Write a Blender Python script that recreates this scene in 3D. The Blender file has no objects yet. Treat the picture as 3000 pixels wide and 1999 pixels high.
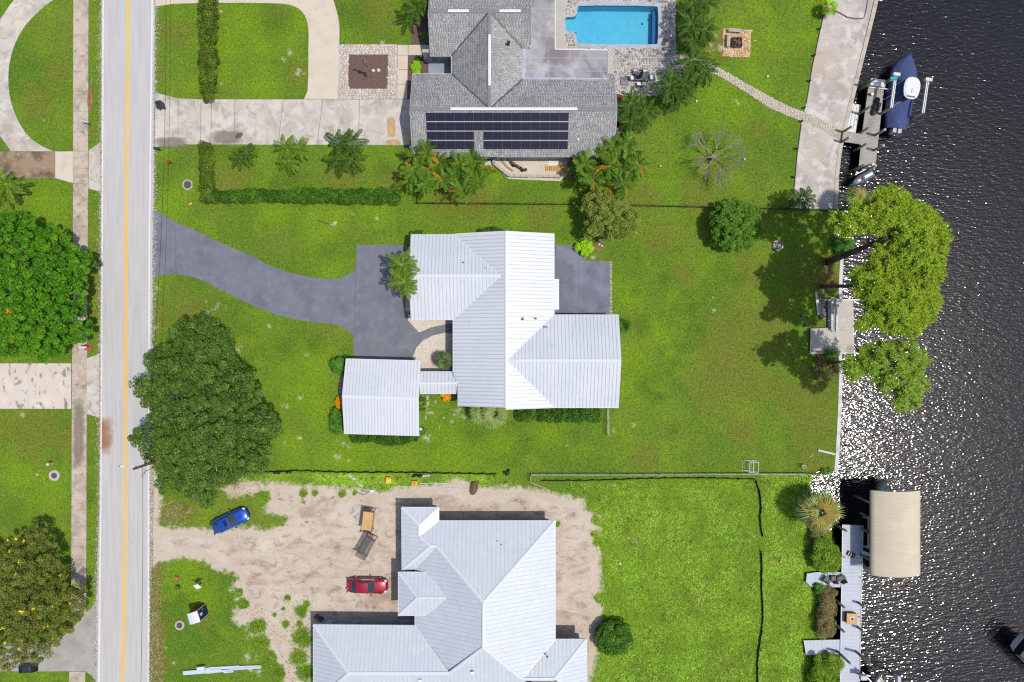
import bpy, math, random
import numpy as np
from mathutils import Vector, Matrix
random.seed(7); RNG = np.random.default_rng(7)
R = math.radians
SC = bpy.context.scene
COL = SC.collection

# ---------------------------------------------------------------- camera, sky, sun, exposure
CAM_H = 80.0
cam_d = bpy.data.cameras.new("camera"); cam_d.lens = 24.0; cam_d.sensor_width = 36.0
cam_d.clip_start = 1.0; cam_d.clip_end = 3000.0
cam = bpy.data.objects.new("camera", cam_d); COL.objects.link(cam)
cam.location = (0, 0, CAM_H); cam.rotation_euler = (0, 0, 0)
SC.camera = cam
SUN = Vector((0.39, -0.11, 1.0)).normalized()
world = bpy.data.worlds.new("World"); SC.world = world; world.use_nodes = True
wn = world.node_tree.nodes; wl = world.node_tree.links
bg = wn["Background"]; sky = wn.new("ShaderNodeTexSky"); sky.sky_type = 'NISHITA'
sky.sun_disc = False; sky.sun_elevation = math.asin(SUN.z); sky.sun_rotation = math.atan2(SUN.x, SUN.y)
sky.air_density = 1.0; sky.dust_density = 2.0; sky.ozone_density = 1.0
wl.new(sky.outputs[0], bg.inputs[0]); bg.inputs[1].default_value = 0.145
sun_d = bpy.data.lights.new("sun", 'SUN'); sun_d.energy = 3.8; sun_d.angle = R(0.53); sun_d.color = (1.0, 0.955, 0.87)
sun_o = bpy.data.objects.new("sun", sun_d); COL.objects.link(sun_o)
sun_o.rotation_euler = SUN.to_track_quat('Z', 'Y').to_euler(); sun_o.location = (30, -10, 120)
SC.view_settings.view_transform = 'Standard'; SC.view_settings.look = 'None'
SC.view_settings.exposure = 0.06; SC.view_settings.gamma = 1.0
SC.view_settings.use_curve_mapping = False
SC.cycles.use_denoising = False; SC.cycles.filter_width = 1.25
SC.cycles.max_bounces = 6; SC.cycles.diffuse_bounces = 3; SC.cycles.glossy_bounces = 3
SC.cycles.transparent_max_bounces = 6; SC.cycles.sample_clamp_indirect = 6.0

# ---------------------------------------------------------------- coordinates
S = 0.04
def W(px, py, z=0.0):
    "ground-plan position of a point at height z that the photograph (3000 px wide) shows at px, py"
    f = (CAM_H - z) / CAM_H * S
    return Vector(((px - 1500) * f, (1000 - py) * f, z))
def T(c, r, zx, zy): return (750 * c + zx / 2.351, (0, 667, 1332)[r] + zy / 2.351)
def TW(c, r, zx, zy, z=0.0): return W(*T(c, r, zx, zy), z)
def TP(c, r, pts): return [T(c, r, *p) for p in pts]

# ---------------------------------------------------------------- materials
def lin(v):
    v /= 255.0
    return v / 12.92 if v <= 0.04045 else ((v + 0.055) / 1.055) ** 2.4
def pc(r, g, b, k=1.55): return (lin(r) / k, lin(g) / k, lin(b) / k)
MATS = {}
def M(name, base=None, layers=(), rough=0.8, metal=0.0, bump=None, ramp=None, spec=0.3, transl=0.0,
      coords='world', alpha=None, attrs=(), coat=0.0, bump2=None, ior=None, coatbump=None):
    m = bpy.data.materials.new(name); m.use_nodes = True; MATS[name] = m
    nt = m.node_tree; N = nt.nodes; L = nt.links
    b = N["Principled BSDF"]; out = N["Material Output"]
    b.inputs["Roughness"].default_value = rough; b.inputs["Metallic"].default_value = metal
    b.inputs["Specular IOR Level"].default_value = spec
    if ior: b.inputs["IOR"].default_value = ior
    if coat: b.inputs["Coat Weight"].default_value = coat; b.inputs["Coat Roughness"].default_value = 0.03
    if coords == 'world':
        pos = N.new("ShaderNodeNewGeometry").outputs["Position"]
    else:
        pos = N.new("ShaderNodeTexCoord").outputs["Object"]
    def noise(scale, detail=3, stretch=None, rot=0.0, dist=0.0, rgh=0.55):
        n = N.new("ShaderNodeTexNoise"); n.inputs["Scale"].default_value = scale
        n.inputs["Detail"].default_value = detail; n.inputs["Roughness"].default_value = rgh
        n.inputs["Distortion"].default_value = dist
        if stretch or rot:
            mp = N.new("ShaderNodeMapping"); L.new(pos, mp.inputs[0])
            mp.inputs["Rotation"].default_value = (0, 0, rot)
            s = stretch or (1, 1); mp.inputs["Scale"].default_value = (s[0], s[1], 1)
            L.new(mp.outputs[0], n.inputs["Vector"])
        else: L.new(pos, n.inputs["Vector"])
        return n.outputs["Fac"]
    if ramp:
        at = N.new("ShaderNodeAttribute"); at.attribute_name = "tone"
        cr = N.new("ShaderNodeValToRGB"); L.new(at.outputs["Fac"], cr.inputs[0])
        e = cr.color_ramp.elements
        while len(e) < len(ramp): e.new(0.5)
        for k, (p, c) in enumerate(ramp): e[k].position = p; e[k].color = (*c, 1)
        col = cr.outputs[0]
    else:
        rgb = N.new("ShaderNodeRGB"); rgb.outputs[0].default_value = (*base, 1); col = rgb.outputs[0]
    def mix(col, c2, fac):
        mx = N.new("ShaderNodeMix"); mx.data_type = 'RGBA'; mx.clamp_factor = True
        if isinstance(fac, float): mx.inputs[0].default_value = fac
        else: L.new(fac, mx.inputs[0])
        L.new(col, mx.inputs[6]); mx.inputs[7].default_value = (*c2, 1)
        return mx.outputs[2]
    def mapr(v, lo, hi, amt=1.0):
        r = N.new("ShaderNodeMapRange"); L.new(v, r.inputs[0])
        r.inputs[1].default_value = lo; r.inputs[2].default_value = hi; r.inputs[4].default_value = amt
        return r.outputs[0]
    for ly in layers:
        if ly.get('attr'):
            at = N.new("ShaderNodeAttribute"); at.attribute_name = ly['attr']; v = at.outputs["Fac"]
            if ly.get('scale'):
                nz = noise(ly['scale'], ly.get('det', 5), ly.get('str'), ly.get('rot', 0.0), ly.get('dist', 0.0), rgh=0.65)
                ma = N.new("ShaderNodeMath"); ma.operation = 'MULTIPLY_ADD'
                L.new(nz, ma.inputs[0]); ma.inputs[1].default_value = ly.get('jit', 1.0)
                L.new(v, ma.inputs[2]); v = ma.outputs[0]
        else:
            v = noise(ly['scale'], ly.get('det', 4), ly.get('str'), ly.get('rot', 0.0), ly.get('dist', 0.0), ly.get('rgh', 0.55))
        col = mix(col, ly['c'], mapr(v, ly.get('lo', 0.45), ly.get('hi', 0.6), ly.get('amt', 1.0)))
    L.new(col, b.inputs["Base Color"])
    if alpha is not None: b.inputs["Alpha"].default_value = alpha
    nrm = None
    for bp in (bump, bump2):
        if bp:
            bn = N.new("ShaderNodeBump"); bn.inputs["Strength"].default_value = bp[0]
            bn.inputs["Distance"].default_value = bp[2]
            L.new(noise(bp[1], bp[3] if len(bp) > 3 else 3, bp[4] if len(bp) > 4 else None, bp[5] if len(bp) > 5 else 0.0), bn.inputs["Height"])
            if nrm: L.new(nrm, bn.inputs["Normal"])
            nrm = bn.outputs[0]
    if nrm:
        L.new(nrm, b.inputs["Normal"])
        if coatbump:
            bn = N.new("ShaderNodeBump"); bn.inputs["Strength"].default_value = 1; bn.inputs["Distance"].default_value = coatbump[2]
            L.new(mapr(noise(coatbump[1], coatbump[3], coatbump[4], coatbump[5]), .50, .64), bn.inputs["Height"]); L.new(nrm, bn.inputs["Normal"]); L.new(bn.outputs[0], b.inputs["Coat Normal"])
        elif coat: L.new(nrm, b.inputs["Coat Normal"])
    if transl:
        tr = N.new("ShaderNodeBsdfTranslucent"); L.new(col, tr.inputs[0])
        ms = N.new("ShaderNodeMixShader"); ms.inputs[0].default_value = transl
        L.new(b.outputs[0], ms.inputs[1]); L.new(tr.outputs[0], ms.inputs[2]); L.new(ms.outputs[0], out.inputs[0])
    return m
def ly(c, scale=None, lo=0.45, hi=0.6, amt=1.0, **k): return dict(c=c, scale=scale, lo=lo, hi=hi, amt=amt, **k)

GRASS = dict(base=pc(117, 154, 39), layers=[
    ly(pc(132, 162, 55), 0.5, 0.46, 0.60, 0.35, det=3, str=(.12, 1.8)),
    ly(pc(92, 124, 35), 0.45, 0.50, 0.64, 0.35, det=3, str=(1.6, .12), rot=R(6)),
    ly(pc(91, 130, 37), 0.07, 0.44, 0.62, 0.8, det=5, dist=0.8),
    ly(pc(137, 144, 59), 0.12, 0.5, 0.66, 0.7, det=6, dist=0.6),
    ly(pc(137, 176, 31), 0.30, 0.50, 0.68, 0.6, det=6, dist=0.8),
    ly(pc(73, 116, 33), 0.6, 0.56, 0.76, 0.5, det=7),
    ly(pc(141, 180, 25), 1.3, 0.62, 1.55, 0.75, attr='lime', jit=1.1, det=7),
    ly(pc(135, 132, 55), 0.7, 0.60, 1.25, 0.75, attr='dry', jit=0.8, det=6),
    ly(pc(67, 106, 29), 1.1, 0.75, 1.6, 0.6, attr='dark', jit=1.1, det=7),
    ly(pc(167, 158, 89), 1.5, 0.66, 0.76, 0.7, det=6, dist=0.6),
    ly(pc(69, 102, 22), 3.2, 0.42, 0.60, 0.7, det=9, rgh=0.85),
    ly(pc(175, 188, 86), 5.0, 0.50, 0.64, 0.65, det=9, rgh=0.85),
    ly(pc(63, 90, 22), 9.0, 0.52, 0.66, 0.55, det=6, rgh=0.8),
])
DIRT = pc(216, 200, 184)
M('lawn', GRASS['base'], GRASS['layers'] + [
    ly(DIRT, 1.7, 0.86, 1.08, 0.95, attr='dirt', jit=0.95, det=10),
    ly(pc(200, 180, 162), 0.20, 1.30, 1.75, 0.7, attr='dirt', jit=1.3, det=9, dist=.6, str=(.8, 1.1)),
    ly(pc(232, 220, 206), 0.30, 1.42, 1.78, 0.6, attr='dirt', jit=1.25, det=9, dist=.8, str=(.8, 1.3)),
    ly(pc(160, 132, 112), 0.34, 1.60, 1.84, 0.6, attr='dirt', jit=1.25, det=12, dist=1.0, str=(.7, 1.5), rot=R(-8)),
    ly(pc(124, 98, 82), 0.8, 1.68, 1.88, 0.6, attr='dirt', jit=1.3, det=12, dist=.6, str=(.8, 1.3)),
    ly(pc(120, 76, 36), None, 0.3, 1.0, 0.7, attr='litter'),
], rough=0.9, spec=0.1, bump=(0.7, 6.0, 0.12, 8), bump2=(0.4, 0.9, 0.25, 6))
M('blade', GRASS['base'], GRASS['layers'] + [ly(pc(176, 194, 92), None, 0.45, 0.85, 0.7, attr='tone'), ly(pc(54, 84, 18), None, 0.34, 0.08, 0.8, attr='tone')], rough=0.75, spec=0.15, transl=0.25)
M('weed_blade', None, [ly(pc(112, 150, 44), 0.35, 0.45, 0.62, 0.6, det=7), ly(pc(140, 172, 40), 0.2, 0.5, 0.62, 0.5, det=6), ly(pc(58, 92, 24), 1.6, 0.54, 0.68, 0.7, det=8)], ramp=[(0, pc(84, 122, 26, .85)), (0.45, pc(130, 168, 36, .85)), (0.75, pc(164, 192, 84, .85)), (1, pc(210, 214, 150, .9))], rough=0.7, spec=0.2, transl=0.2)
M('dryweed_blade', None, [], ramp=[(0, pc(110, 112, 56, 1.1)), (0.5, pc(146, 138, 84, 1.1)), (1, pc(198, 184, 140, 1.1))], rough=0.8, spec=0.2, transl=0.2)
M('sand_floor', pc(204, 188, 170), [ly(pc(150, 130, 112), 0.6, 0.5, 0.7, 0.6, det=8)], rough=0.95, bump=(0.5, 5, 0.05, 6))
M('road_asphalt', pc(204, 202, 201), [ly(pc(192, 190, 190), 0.5, 0.4, 0.65, 0.8, det=5, str=(6, 0.3)), ly(pc(212, 209, 207), 1.2, 0.5, 0.7, 0.6, det=6, str=(3, .15)),
    ly(pc(160, 160, 165), 14.0, 0.6, 0.75, 0.5, det=4), ly(pc(122, 118, 116), 2.3, 0.735, 0.76, 0.8, det=3)], rough=0.85, spec=0.2, bump=(0.5, 40, 0.01, 3))
M('white_paint', pc(236, 236, 238), [ly(pc(196, 196, 200), 9.0, 0.58, 0.75, 0.7, det=6), ly(pc(176, 176, 178), 1.1, 0.55, 0.8, 0.4, det=6)], rough=0.6)
M('yellow_paint', pc(244, 198, 92), [ly(pc(214, 180, 120), 8.0, 0.55, 0.75, 0.7, det=6)], rough=0.6)
M('rust_stain', pc(178, 118, 76), [ly(pc(196, 160, 128), 1.2, 0.4, 0.7, 0.7, det=7)], rough=0.8)
M('sidewalk_concrete', pc(206, 190, 174), [ly(pc(168, 152, 138), 0.5, 0.44, 0.62, 0.85, det=8), ly(pc(212, 202, 190), 1.4, 0.52, 0.64, 0.7, det=8), ly(pc(132, 114, 100), 1.6, 0.56, 0.68, 0.6, det=9)], rough=0.9, bump=(0.3, 30, 0.01, 4))
M('light_concrete', pc(212, 204, 194), [ly(pc(186, 176, 164), 0.30, 0.42, 0.64, 0.85, det=9, dist=.9), ly(pc(228, 222, 214), 0.6, 0.46, 0.66, 0.75, det=9, dist=.6), ly(pc(152, 142, 130), 0.8, 0.53, 0.70, 0.65, det=12, dist=1.2)], rough=0.9, bump=(0.3, 30, 0.01, 4))
M('clean_concrete', pc(222, 210, 192), [ly(pc(206, 192, 172), 0.7, 0.48, 0.7, 0.7, det=7), ly(pc(186, 170, 152), 2.2, 0.64, 0.78, 0.5, det=7)], rough=0.9, bump=(0.3, 30, 0.01, 4))
M('brown_concrete', pc(164, 142, 118), [ly(pc(104, 86, 68), 0.55, 0.46, 0.62, 0.85, det=8), ly(pc(196, 178, 156), 1.3, 0.6, 0.7, 0.7, det=7)], rough=0.9, bump=(0.3, 30, 0.01, 4))
M('spotty_concrete', pc(222, 210, 198), [ly(pc(236, 228, 218), 0.5, 0.5, 0.7, 0.7, det=6), ly(pc(128, 120, 116), 0.9, 0.55, 0.63, 0.85, det=10, str=(1.6, .8))], rough=0.9, bump=(0.3, 30, 0.01, 4))
M('bed_joint', pc(140, 128, 114), [ly(pc(112, 108, 84), 3, 0.5, 0.7, 0.6)], rough=0.95)
M('grey_asphalt', pc(178, 174, 168), [ly(pc(158, 152, 146), 0.5, 0.45, 0.65, 0.8, det=7), ly(pc(196, 192, 186), 1.6, 0.56, 0.7, 0.6, det=8)], rough=0.9, bump=(0.4, 24, 0.02, 5))
M('sealed_asphalt', pc(124, 127, 138), [ly(pc(110, 113, 126), 0.35, 0.45, 0.65, 0.8, det=5), ly(pc(140, 143, 152), 0.9, 0.50, 0.68, 0.6, det=9), ly(pc(92, 96, 112), 11, 0.58, 0.72, 0.5, det=5)], rough=0.75, spec=0.25, bump=(0.5, 35, 0.01, 3))
M('patio_asphalt', pc(114, 118, 134), [ly(pc(134, 140, 156), 0.45, 0.45, 0.62, 0.8, det=7), ly(pc(92, 96, 110), 0.8, 0.55, 0.72, 0.6, det=7), ly(pc(168, 172, 186), 12, 0.62, 0.75, 0.4, det=5)], rough=0.7, spec=0.3, bump=(0.5, 35, 0.01, 3))
M('gravel', pc(226, 214, 196), [ly(pc(150, 138, 124), 6.0, 0.52, 0.66, 0.75, det=5, rgh=.7), ly(pc(248, 240, 226), 9.0, 0.56, 0.7, 0.7, det=4)], rough=0.9, bump=(0.8, 14, 0.04, 5))
M('pebble', None, [], ramp=[(0, pc(168, 156, 140)), (0.5, pc(222, 210, 194)), (1, pc(250, 244, 232))], rough=0.8)
M('mulch', pc(122, 98, 88), [ly(pc(84, 64, 58), 5.0, 0.48, 0.64, 0.8, det=7, rgh=.8), ly(pc(168, 142, 128), 8.0, 0.58, 0.72, 0.6, det=5), ly(pc(110, 98, 82), .6, 0.5, 0.7, 0.6)], rough=0.95, bump=(1.0, 12, 0.06, 6))
M('red_mulch', pc(120, 66, 52), [ly(pc(76, 40, 34), 5.0, 0.48, 0.64, 0.8, det=7), ly(pc(158, 104, 86), 8.0, 0.6, 0.72, 0.6, det=5)], rough=0.95, bump=(1.0, 12, 0.06, 6))
M('strip_sand', pc(206, 197, 190), [ly(pc(180, 171, 164), 0.35, 0.44, 0.60, 0.85, det=9, dist=.4), ly(pc(230, 223, 217), 0.7, 0.50, 0.64, 0.8, det=9), ly(pc(134, 124, 116), 4.0, 0.55, 0.66, 0.6, det=8, rgh=.8), ly(pc(200, 174, 142), 0.2, 0.55, 0.66, 0.5, det=6)], rough=0.95, bump=(0.7, 10, 0.04, 6))
M('patio_paver', None, [ly(pc(120, 114, 112), 0.22, 0.55, 0.72, 0.35, det=4)], ramp=[(0, pc(140, 136, 142)), (0.22, pc(166, 161, 162)), (0.45, pc(198, 191, 186)), (0.75, pc(216, 209, 203)), (1, pc(226, 220, 212))], rough=0.85, bump=(0.3, 25, 0.01, 4))
M('pink_paver', None, [], ramp=[(0, pc(208, 188, 174)), (0.4, pc(222, 206, 196)), (0.8, pc(230, 218, 208)), (1, pc(238, 230, 222))], rough=0.85, bump=(0.3, 25, 0.01, 4))
M('orange_paver', None, [ly(pc(206, 150, 96), 0.5, 0.5, 0.7, 0.5, det=4)], ramp=[(0, pc(202, 152, 100)), (0.4, pc(226, 186, 142)), (1, pc(240, 216, 184))], rough=0.85)
M('path_paver', None, [], ramp=[(0, pc(196, 182, 162)), (0.4, pc(212, 200, 182)), (1, pc(222, 212, 196))], rough=0.85)
M('coping', pc(186, 190, 200), [ly(pc(160, 166, 180), 1.5, 0.45, 0.65, 0.8, det=6), ly(pc(206, 208, 214), 4.0, 0.55, 0.7, 0.6, det=6)], rough=0.7)
M('pool_plaster', pc(96, 196, 230), [ly(pc(118, 208, 234), 0.12, 0.4, 0.6, 0.8, det=3), ly(pc(84, 186, 226), 2.2, 0.45, 0.65, 0.5, det=6)], rough=0.8)
M('pool_tile', pc(10, 110, 170), [], rough=0.3)
M('pool_water', pc(225, 245, 252), rough=0.05)
_nt = MATS['pool_water'].node_tree; _g = _nt.nodes.new("ShaderNodeBsdfGlossy"); _g.inputs["Roughness"].default_value = .04
_t = _nt.nodes.new("ShaderNodeBsdfTransparent"); _t.inputs[0].default_value = (.80, .96, .99, 1); _x = _nt.nodes.new("ShaderNodeMixShader"); _x.inputs[0].default_value = .03
_nt.links.new(_t.outputs[0], _x.inputs[1]); _nt.links.new(_g.outputs[0], _x.inputs[2]); _nt.links.new(_x.outputs[0], _nt.nodes["Material Output"].inputs[0])
M("canal_water", (0.0050, 0.0050, 0.0070), rough=0.075, spec=0.5, ior=1.40, coat=0.18, bump=(1.0, 2.0, 0.060, 1, (0.5, 1.6), R(-26)), bump2=(1.0, 5.0, 0.024, 0, (0.7, 1.3), R(-38)))
MATS["canal_water"].node_tree.nodes["Principled BSDF"].inputs["Coat Roughness"].default_value = 0.20
M('seawall', pc(206, 194, 180), [ly(pc(170, 156, 144), 0.9, 0.48, 0.68, 0.8, det=7)], rough=0.9, bump=(0.3, 25, 0.01, 4))
M('white_cap', pc(226, 222, 220), [ly(pc(180, 172, 168), 0.9, 0.5, 0.7, 0.7, det=8)], rough=0.9)
M('metal_roof', pc(229, 233, 239), [ly(pc(214, 219, 228), 0.25, 0.42, 0.66, 0.6, det=7, str=(1, 1)), ly(pc(206, 208, 210), 1.2, 0.56, 0.70, 0.3, det=8)], rough=0.42, spec=0.4, metal=0.1)
M('metal_seam', pc(184, 191, 203), rough=0.5, spec=0.4)
M('metal_trim', pc(226, 231, 238), rough=0.4, spec=0.4)
M('new_roof', pc(226, 231, 239), [ly(pc(216, 223, 233), 0.5, 0.4, 0.7, 0.6, det=3), ly(pc(236, 240, 245), 1.6, 0.5, 0.65, 0.5, det=4, str=(1, .6))], rough=0.38, spec=0.4, metal=0.15)
M('new_seam', pc(205, 212, 222), rough=0.5)
M('underlay', pc(170, 176, 186), rough=0.8)
M('shingle', None, [ly(pc(138, 136, 136), 0.35, 0.5, 0.72, 0.45, det=6), ly(pc(206, 204, 202), 9, 0.6, 0.72, 0.35, det=3)], ramp=[(0, pc(150, 149, 150)), (0.5, pc(176, 175, 175)), (1, pc(200, 199, 198))], rough=0.95, spec=0.1)
M('shingle_base', pc(142, 141, 142), rough=0.95)
M('vent_white', pc(240, 240, 240), rough=0.5)
M('flat_roof', pc(168, 164, 168), [ly(pc(128, 122, 128), 0.32, 0.48, 0.62, 0.85, det=6, dist=.8), ly(pc(198, 196, 198), 0.5, 0.52, 0.66, 0.8, det=6, dist=.6), ly(pc(118, 92, 96), 0.22, 0.62, 0.7, 0.8, det=5, dist=1.0)], rough=0.7, bump=(0.2, 1.5, 0.05, 3))
M('membrane_edge', pc(190, 196, 210), [ly(pc(164, 168, 182), 1.5, 0.45, 0.65, 0.8, det=6)], rough=0.7)
M('stucco', pc(196, 192, 184), [ly(pc(180, 176, 168), 1, 0.45, 0.65, 0.6, det=5)], rough=0.9, bump=(0.3, 30, 0.01, 4))
M('block_wall', pc(150, 148, 146), [ly(pc(120, 118, 116), 2, 0.45, 0.65, 0.7, det=5)], rough=0.95)
M('white_trim', pc(232, 232, 230), rough=0.5)
M('glass', (0.02, 0.03, 0.035), rough=0.05, spec=0.6)
M('porch_floor', pc(160, 168, 186), [ly(pc(146, 154, 172), 1.2, 0.45, 0.65, 0.7, det=5)], rough=0.7)
M('solar_cell', (0.004, 0.006, 0.022), [ly((0.010, 0.006, 0.022), 0.3, 0.45, 0.6, 0.7)], rough=0.25, spec=0.35)
M('solar_line', (0.07, 0.075, 0.10), rough=0.4)
M('alu', pc(200, 204, 208), rough=0.4, metal=0.6)
M('alu_bright', pc(226, 229, 232), rough=0.4, metal=0.3)
M('bark', pc(108, 92, 78), [ly(pc(70, 58, 50), 4, 0.45, 0.65, 0.8, det=7, str=(1, 1))], rough=0.95, bump=(0.8, 8, 0.05, 5))
M('grey_bark', pc(172, 160, 146), [ly(pc(124, 112, 100), 4, 0.5, 0.65, 0.7, det=6)], rough=0.95)
M('palm_bark', pc(146, 132, 112), [ly(pc(98, 84, 70), 5, 0.45, 0.65, 0.8, det=5, str=(.3, .3))], rough=0.95)
def leafmat(name, a, b_, c, d=None, transl=0.25, rough=0.6, spec=0.2, K=0.95):
    r = [(0, pc(*a, K)), (0.45, pc(*b_, K)), (0.9, pc(*c, K))]
    r.append((1.0, pc(*(d or c), K)))
    M(name, None, [], ramp=r, rough=rough, spec=spec, transl=transl)
leafmat('oak_leaf', (40, 66, 20), (64, 92, 28), (108, 130, 52), (150, 160, 88), K=.75)
leafmat('poinciana_leaf', (40, 92, 10), (72, 132, 12), (126, 172, 24), (160, 190, 50), K=1.2)
leafmat('cassia_leaf', (66, 74, 26), (98, 108, 38), (142, 144, 64), (168, 128, 70))
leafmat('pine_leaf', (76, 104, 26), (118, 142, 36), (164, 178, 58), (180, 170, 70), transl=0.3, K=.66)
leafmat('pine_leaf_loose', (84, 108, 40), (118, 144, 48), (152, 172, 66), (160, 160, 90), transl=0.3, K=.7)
leafmat('olive_leaf', (78, 92, 34), (112, 128, 48), (154, 166, 74), (180, 160, 80))
leafmat('round_leaf', (46, 80, 12), (76, 116, 22), (122, 158, 48), (156, 180, 84))
leafmat('hedge_leaf', (34, 70, 8), (58, 104, 14), (116, 156, 40), (206, 220, 130), K=1.15)
leafmat('hedge_mottled', (40, 66, 10), (76, 104, 22), (156, 170, 56), (214, 210, 120), K=1.15)
leafmat('bush_leaf', (40, 90, 22), (70, 124, 34), (122, 164, 60), (170, 200, 110))
leafmat('lime_leaf', (96, 150, 10), (140, 190, 20), (186, 222, 50), (214, 232, 90))
leafmat('croton_leaf', (176, 110, 10), (222, 152, 12), (240, 184, 40), (120, 140, 30))
leafmat('mangrove_leaf', (62, 92, 20), (98, 136, 24), (150, 168, 40), (196, 176, 50))
leafmat('brownbush_leaf', (96, 84, 50), (128, 116, 72), (150, 136, 92), (120, 130, 50))
leafmat('coconut_leaf', (30, 62, 12), (54, 88, 18), (104, 134, 38), (160, 176, 60), K=1.1)
leafmat('lightpalm_leaf', (48, 84, 16), (84, 120, 26), (144, 166, 48), (196, 200, 80), K=1.05)
leafmat('areca_leaf', (44, 84, 16), (78, 116, 24), (132, 156, 44), (186, 184, 66))
leafmat('arecaorange_leaf', (120, 112, 30), (184, 140, 40), (226, 170, 50), (140, 110, 60), K=1.2)
leafmat('fan_leaf', (96, 116, 58), (130, 148, 82), (164, 174, 106), (186, 180, 110))
leafmat('fanbrown_leaf', (120, 104, 44), (150, 132, 62), (172, 156, 84), (150, 130, 80))
leafmat('darkfan_leaf', (52, 72, 40), (84, 104, 60), (120, 132, 76), (164, 130, 70))
leafmat('yellow_flower', (226, 186, 10), (240, 206, 20), (246, 220, 50), (240, 190, 20))
leafmat('orange_flower', (214, 96, 16), (230, 120, 20), (226, 140, 40), (214, 96, 16))
leafmat('dead_leaf', (120, 84, 62), (150, 108, 84), (176, 136, 108), (130, 96, 76))
def plain(name, c, rough=0.5, **k): return M(name, pc(*c), rough=rough, **k)
plain('black_plastic', (44, 46, 50)); plain('dark_grey', (84, 84, 88)); plain('mid_grey', (134, 136, 142)); plain('light_grey', (196, 198, 202))
plain('white_plastic', (236, 236, 236), 0.4); plain('cream_plastic', (226, 220, 206)); plain('black_metal', (38, 40, 42), 0.4); plain('brown_steel', (104, 74, 62), 0.6)
plain('dark_steel', (70, 58, 54), 0.6)
M('plywood', pc(222, 180, 124), [ly(pc(206, 158, 100), 1.0, 0.45, 0.65, 0.7, det=4, str=(4, .5))], rough=0.8)
M('pallet_wood', pc(224, 172, 98), [ly(pc(196, 140, 70), 3.0, 0.45, 0.65, 0.7, det=4)], rough=0.8)
M('pale_plank', pc(182, 176, 168), [ly(pc(150, 144, 138), 0.7, 0.46, 0.66, 0.7, det=6), ly(pc(206, 198, 188), 3.0, 0.55, 0.7, 0.6, det=5, str=(.2, 3))], rough=0.9)
M('weathered_plank', pc(208, 200, 190), [ly(pc(146, 142, 138), 0.55, 0.52, 0.66, 0.8, det=6), ly(pc(226, 220, 208), 2.0, 0.52, 0.7, 0.7, det=6), ly(pc(176, 140, 100), 3.2, 0.66, 0.76, 0.7, det=7)], rough=0.95)
M('blue_white_plank', pc(206, 212, 226), [ly(pc(188, 196, 212), 0.8, 0.46, 0.66, 0.7, det=5), ly(pc(222, 226, 236), 3.0, 0.55, 0.7, 0.6, det=5, str=(.2, 3))], rough=0.7)
M('piling', pc(128, 132, 108), [ly(pc(92, 98, 72), 2.5, 0.45, 0.65, 0.8, det=6), ly(pc(164, 166, 146), 5, 0.58, 0.7, 0.6, det=5)], rough=0.95)
plain('piling_cap', (214, 216, 210), 0.5); plain('teal', (40, 168, 176)); 
M('boat_cover', pc(70, 84, 134), [ly(pc(58, 70, 116), 0.9, 0.45, 0.65, 0.7, det=4, str=(3, .5)), ly(pc(86, 100, 150), 2.2, 0.55, 0.7, 0.4, det=4, str=(3, .4))], rough=0.85, bump=(0.6, 1.6, 0.12, 4, (3.5, 0.5), R(12)))
M('gelcoat', pc(232, 230, 224), rough=0.25, spec=0.5)
M('canopy_cloth', pc(214, 202, 180), [ly(pc(206, 190, 166), 1.1, 0.45, 0.62, 0.6, det=6, str=(.3, 5)), ly(pc(226, 214, 194), .4, 0.5, 0.65, 0.5)], rough=0.9, bump=(0.25, 1.5, 0.06, 4, (.3, 3)))
plain('ski_blue', (60, 130, 180), 0.3, coat=.5); plain('navy', (30, 38, 84), 0.8)
plain('car_blue', (20, 84, 196), 0.25, coat=1.0, metal=0.25); plain('car_red', (176, 26, 60), 0.28, coat=1.0, metal=0.25)
plain('car_black', (30, 32, 36), 0.3, coat=.6); plain('tyre', (40, 40, 42), 0.9); plain('chrome', (200, 200, 204), 0.25, metal=0.8)
plain('tail_red', (150, 16, 20), 0.3); plain('lamp_lens', (226, 230, 234), 0.15)
plain('bin_blue', (58, 66, 84), 0.5); plain('yellow_plastic', (250, 190, 20), 0.4); plain('hydrant_red', (164, 62, 58), 0.5)
plain('terracotta', (204, 116, 72), 0.7); plain('utility_green', (84, 110, 58), 0.6)
plain('toilet_red', (150, 48, 50), 0.5); plain('toilet_blue', (14, 44, 98), 0.45); plain('toilet_roof', (226, 231, 238), 0.5)
plain('lumber', (206, 220, 238), 0.6); plain('iron_cover', (96, 90, 88), 0.7)
M('collar_concrete', pc(200, 194, 184), [ly(pc(170, 160, 148), 3, 0.45, 0.65, 0.7, det=5)], rough=0.95)
plain('flag_red', (190, 40, 60), 0.8); plain('flag_white', (236, 232, 236), 0.8); plain('flag_blue', (60, 60, 120), 0.8); plain('flag_purple', (104, 84, 176), 0.8)
plain('silt_cloth', (30, 32, 34), 0.8); plain('wood_stake', (170, 150, 120), 0.9); plain('vinyl', (226, 220, 206), 0.5)
M('brick_edge', pc(160, 130, 118), [ly(pc(120, 96, 88), 4, 0.45, 0.65, 0.7)], rough=0.95)
M('rubble', None, [], ramp=[(0, pc(120, 96, 88)), (0.4, pc(176, 160, 150)), (1, pc(232, 226, 220))], rough=0.95)
plain('blue_light', (40, 80, 160)); plain('red_brick', (176, 92, 70), 0.9); plain('orange_stain', (224, 176, 120), .9); plain('steel_grey', (120, 124, 130), .4, metal=.5)

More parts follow.
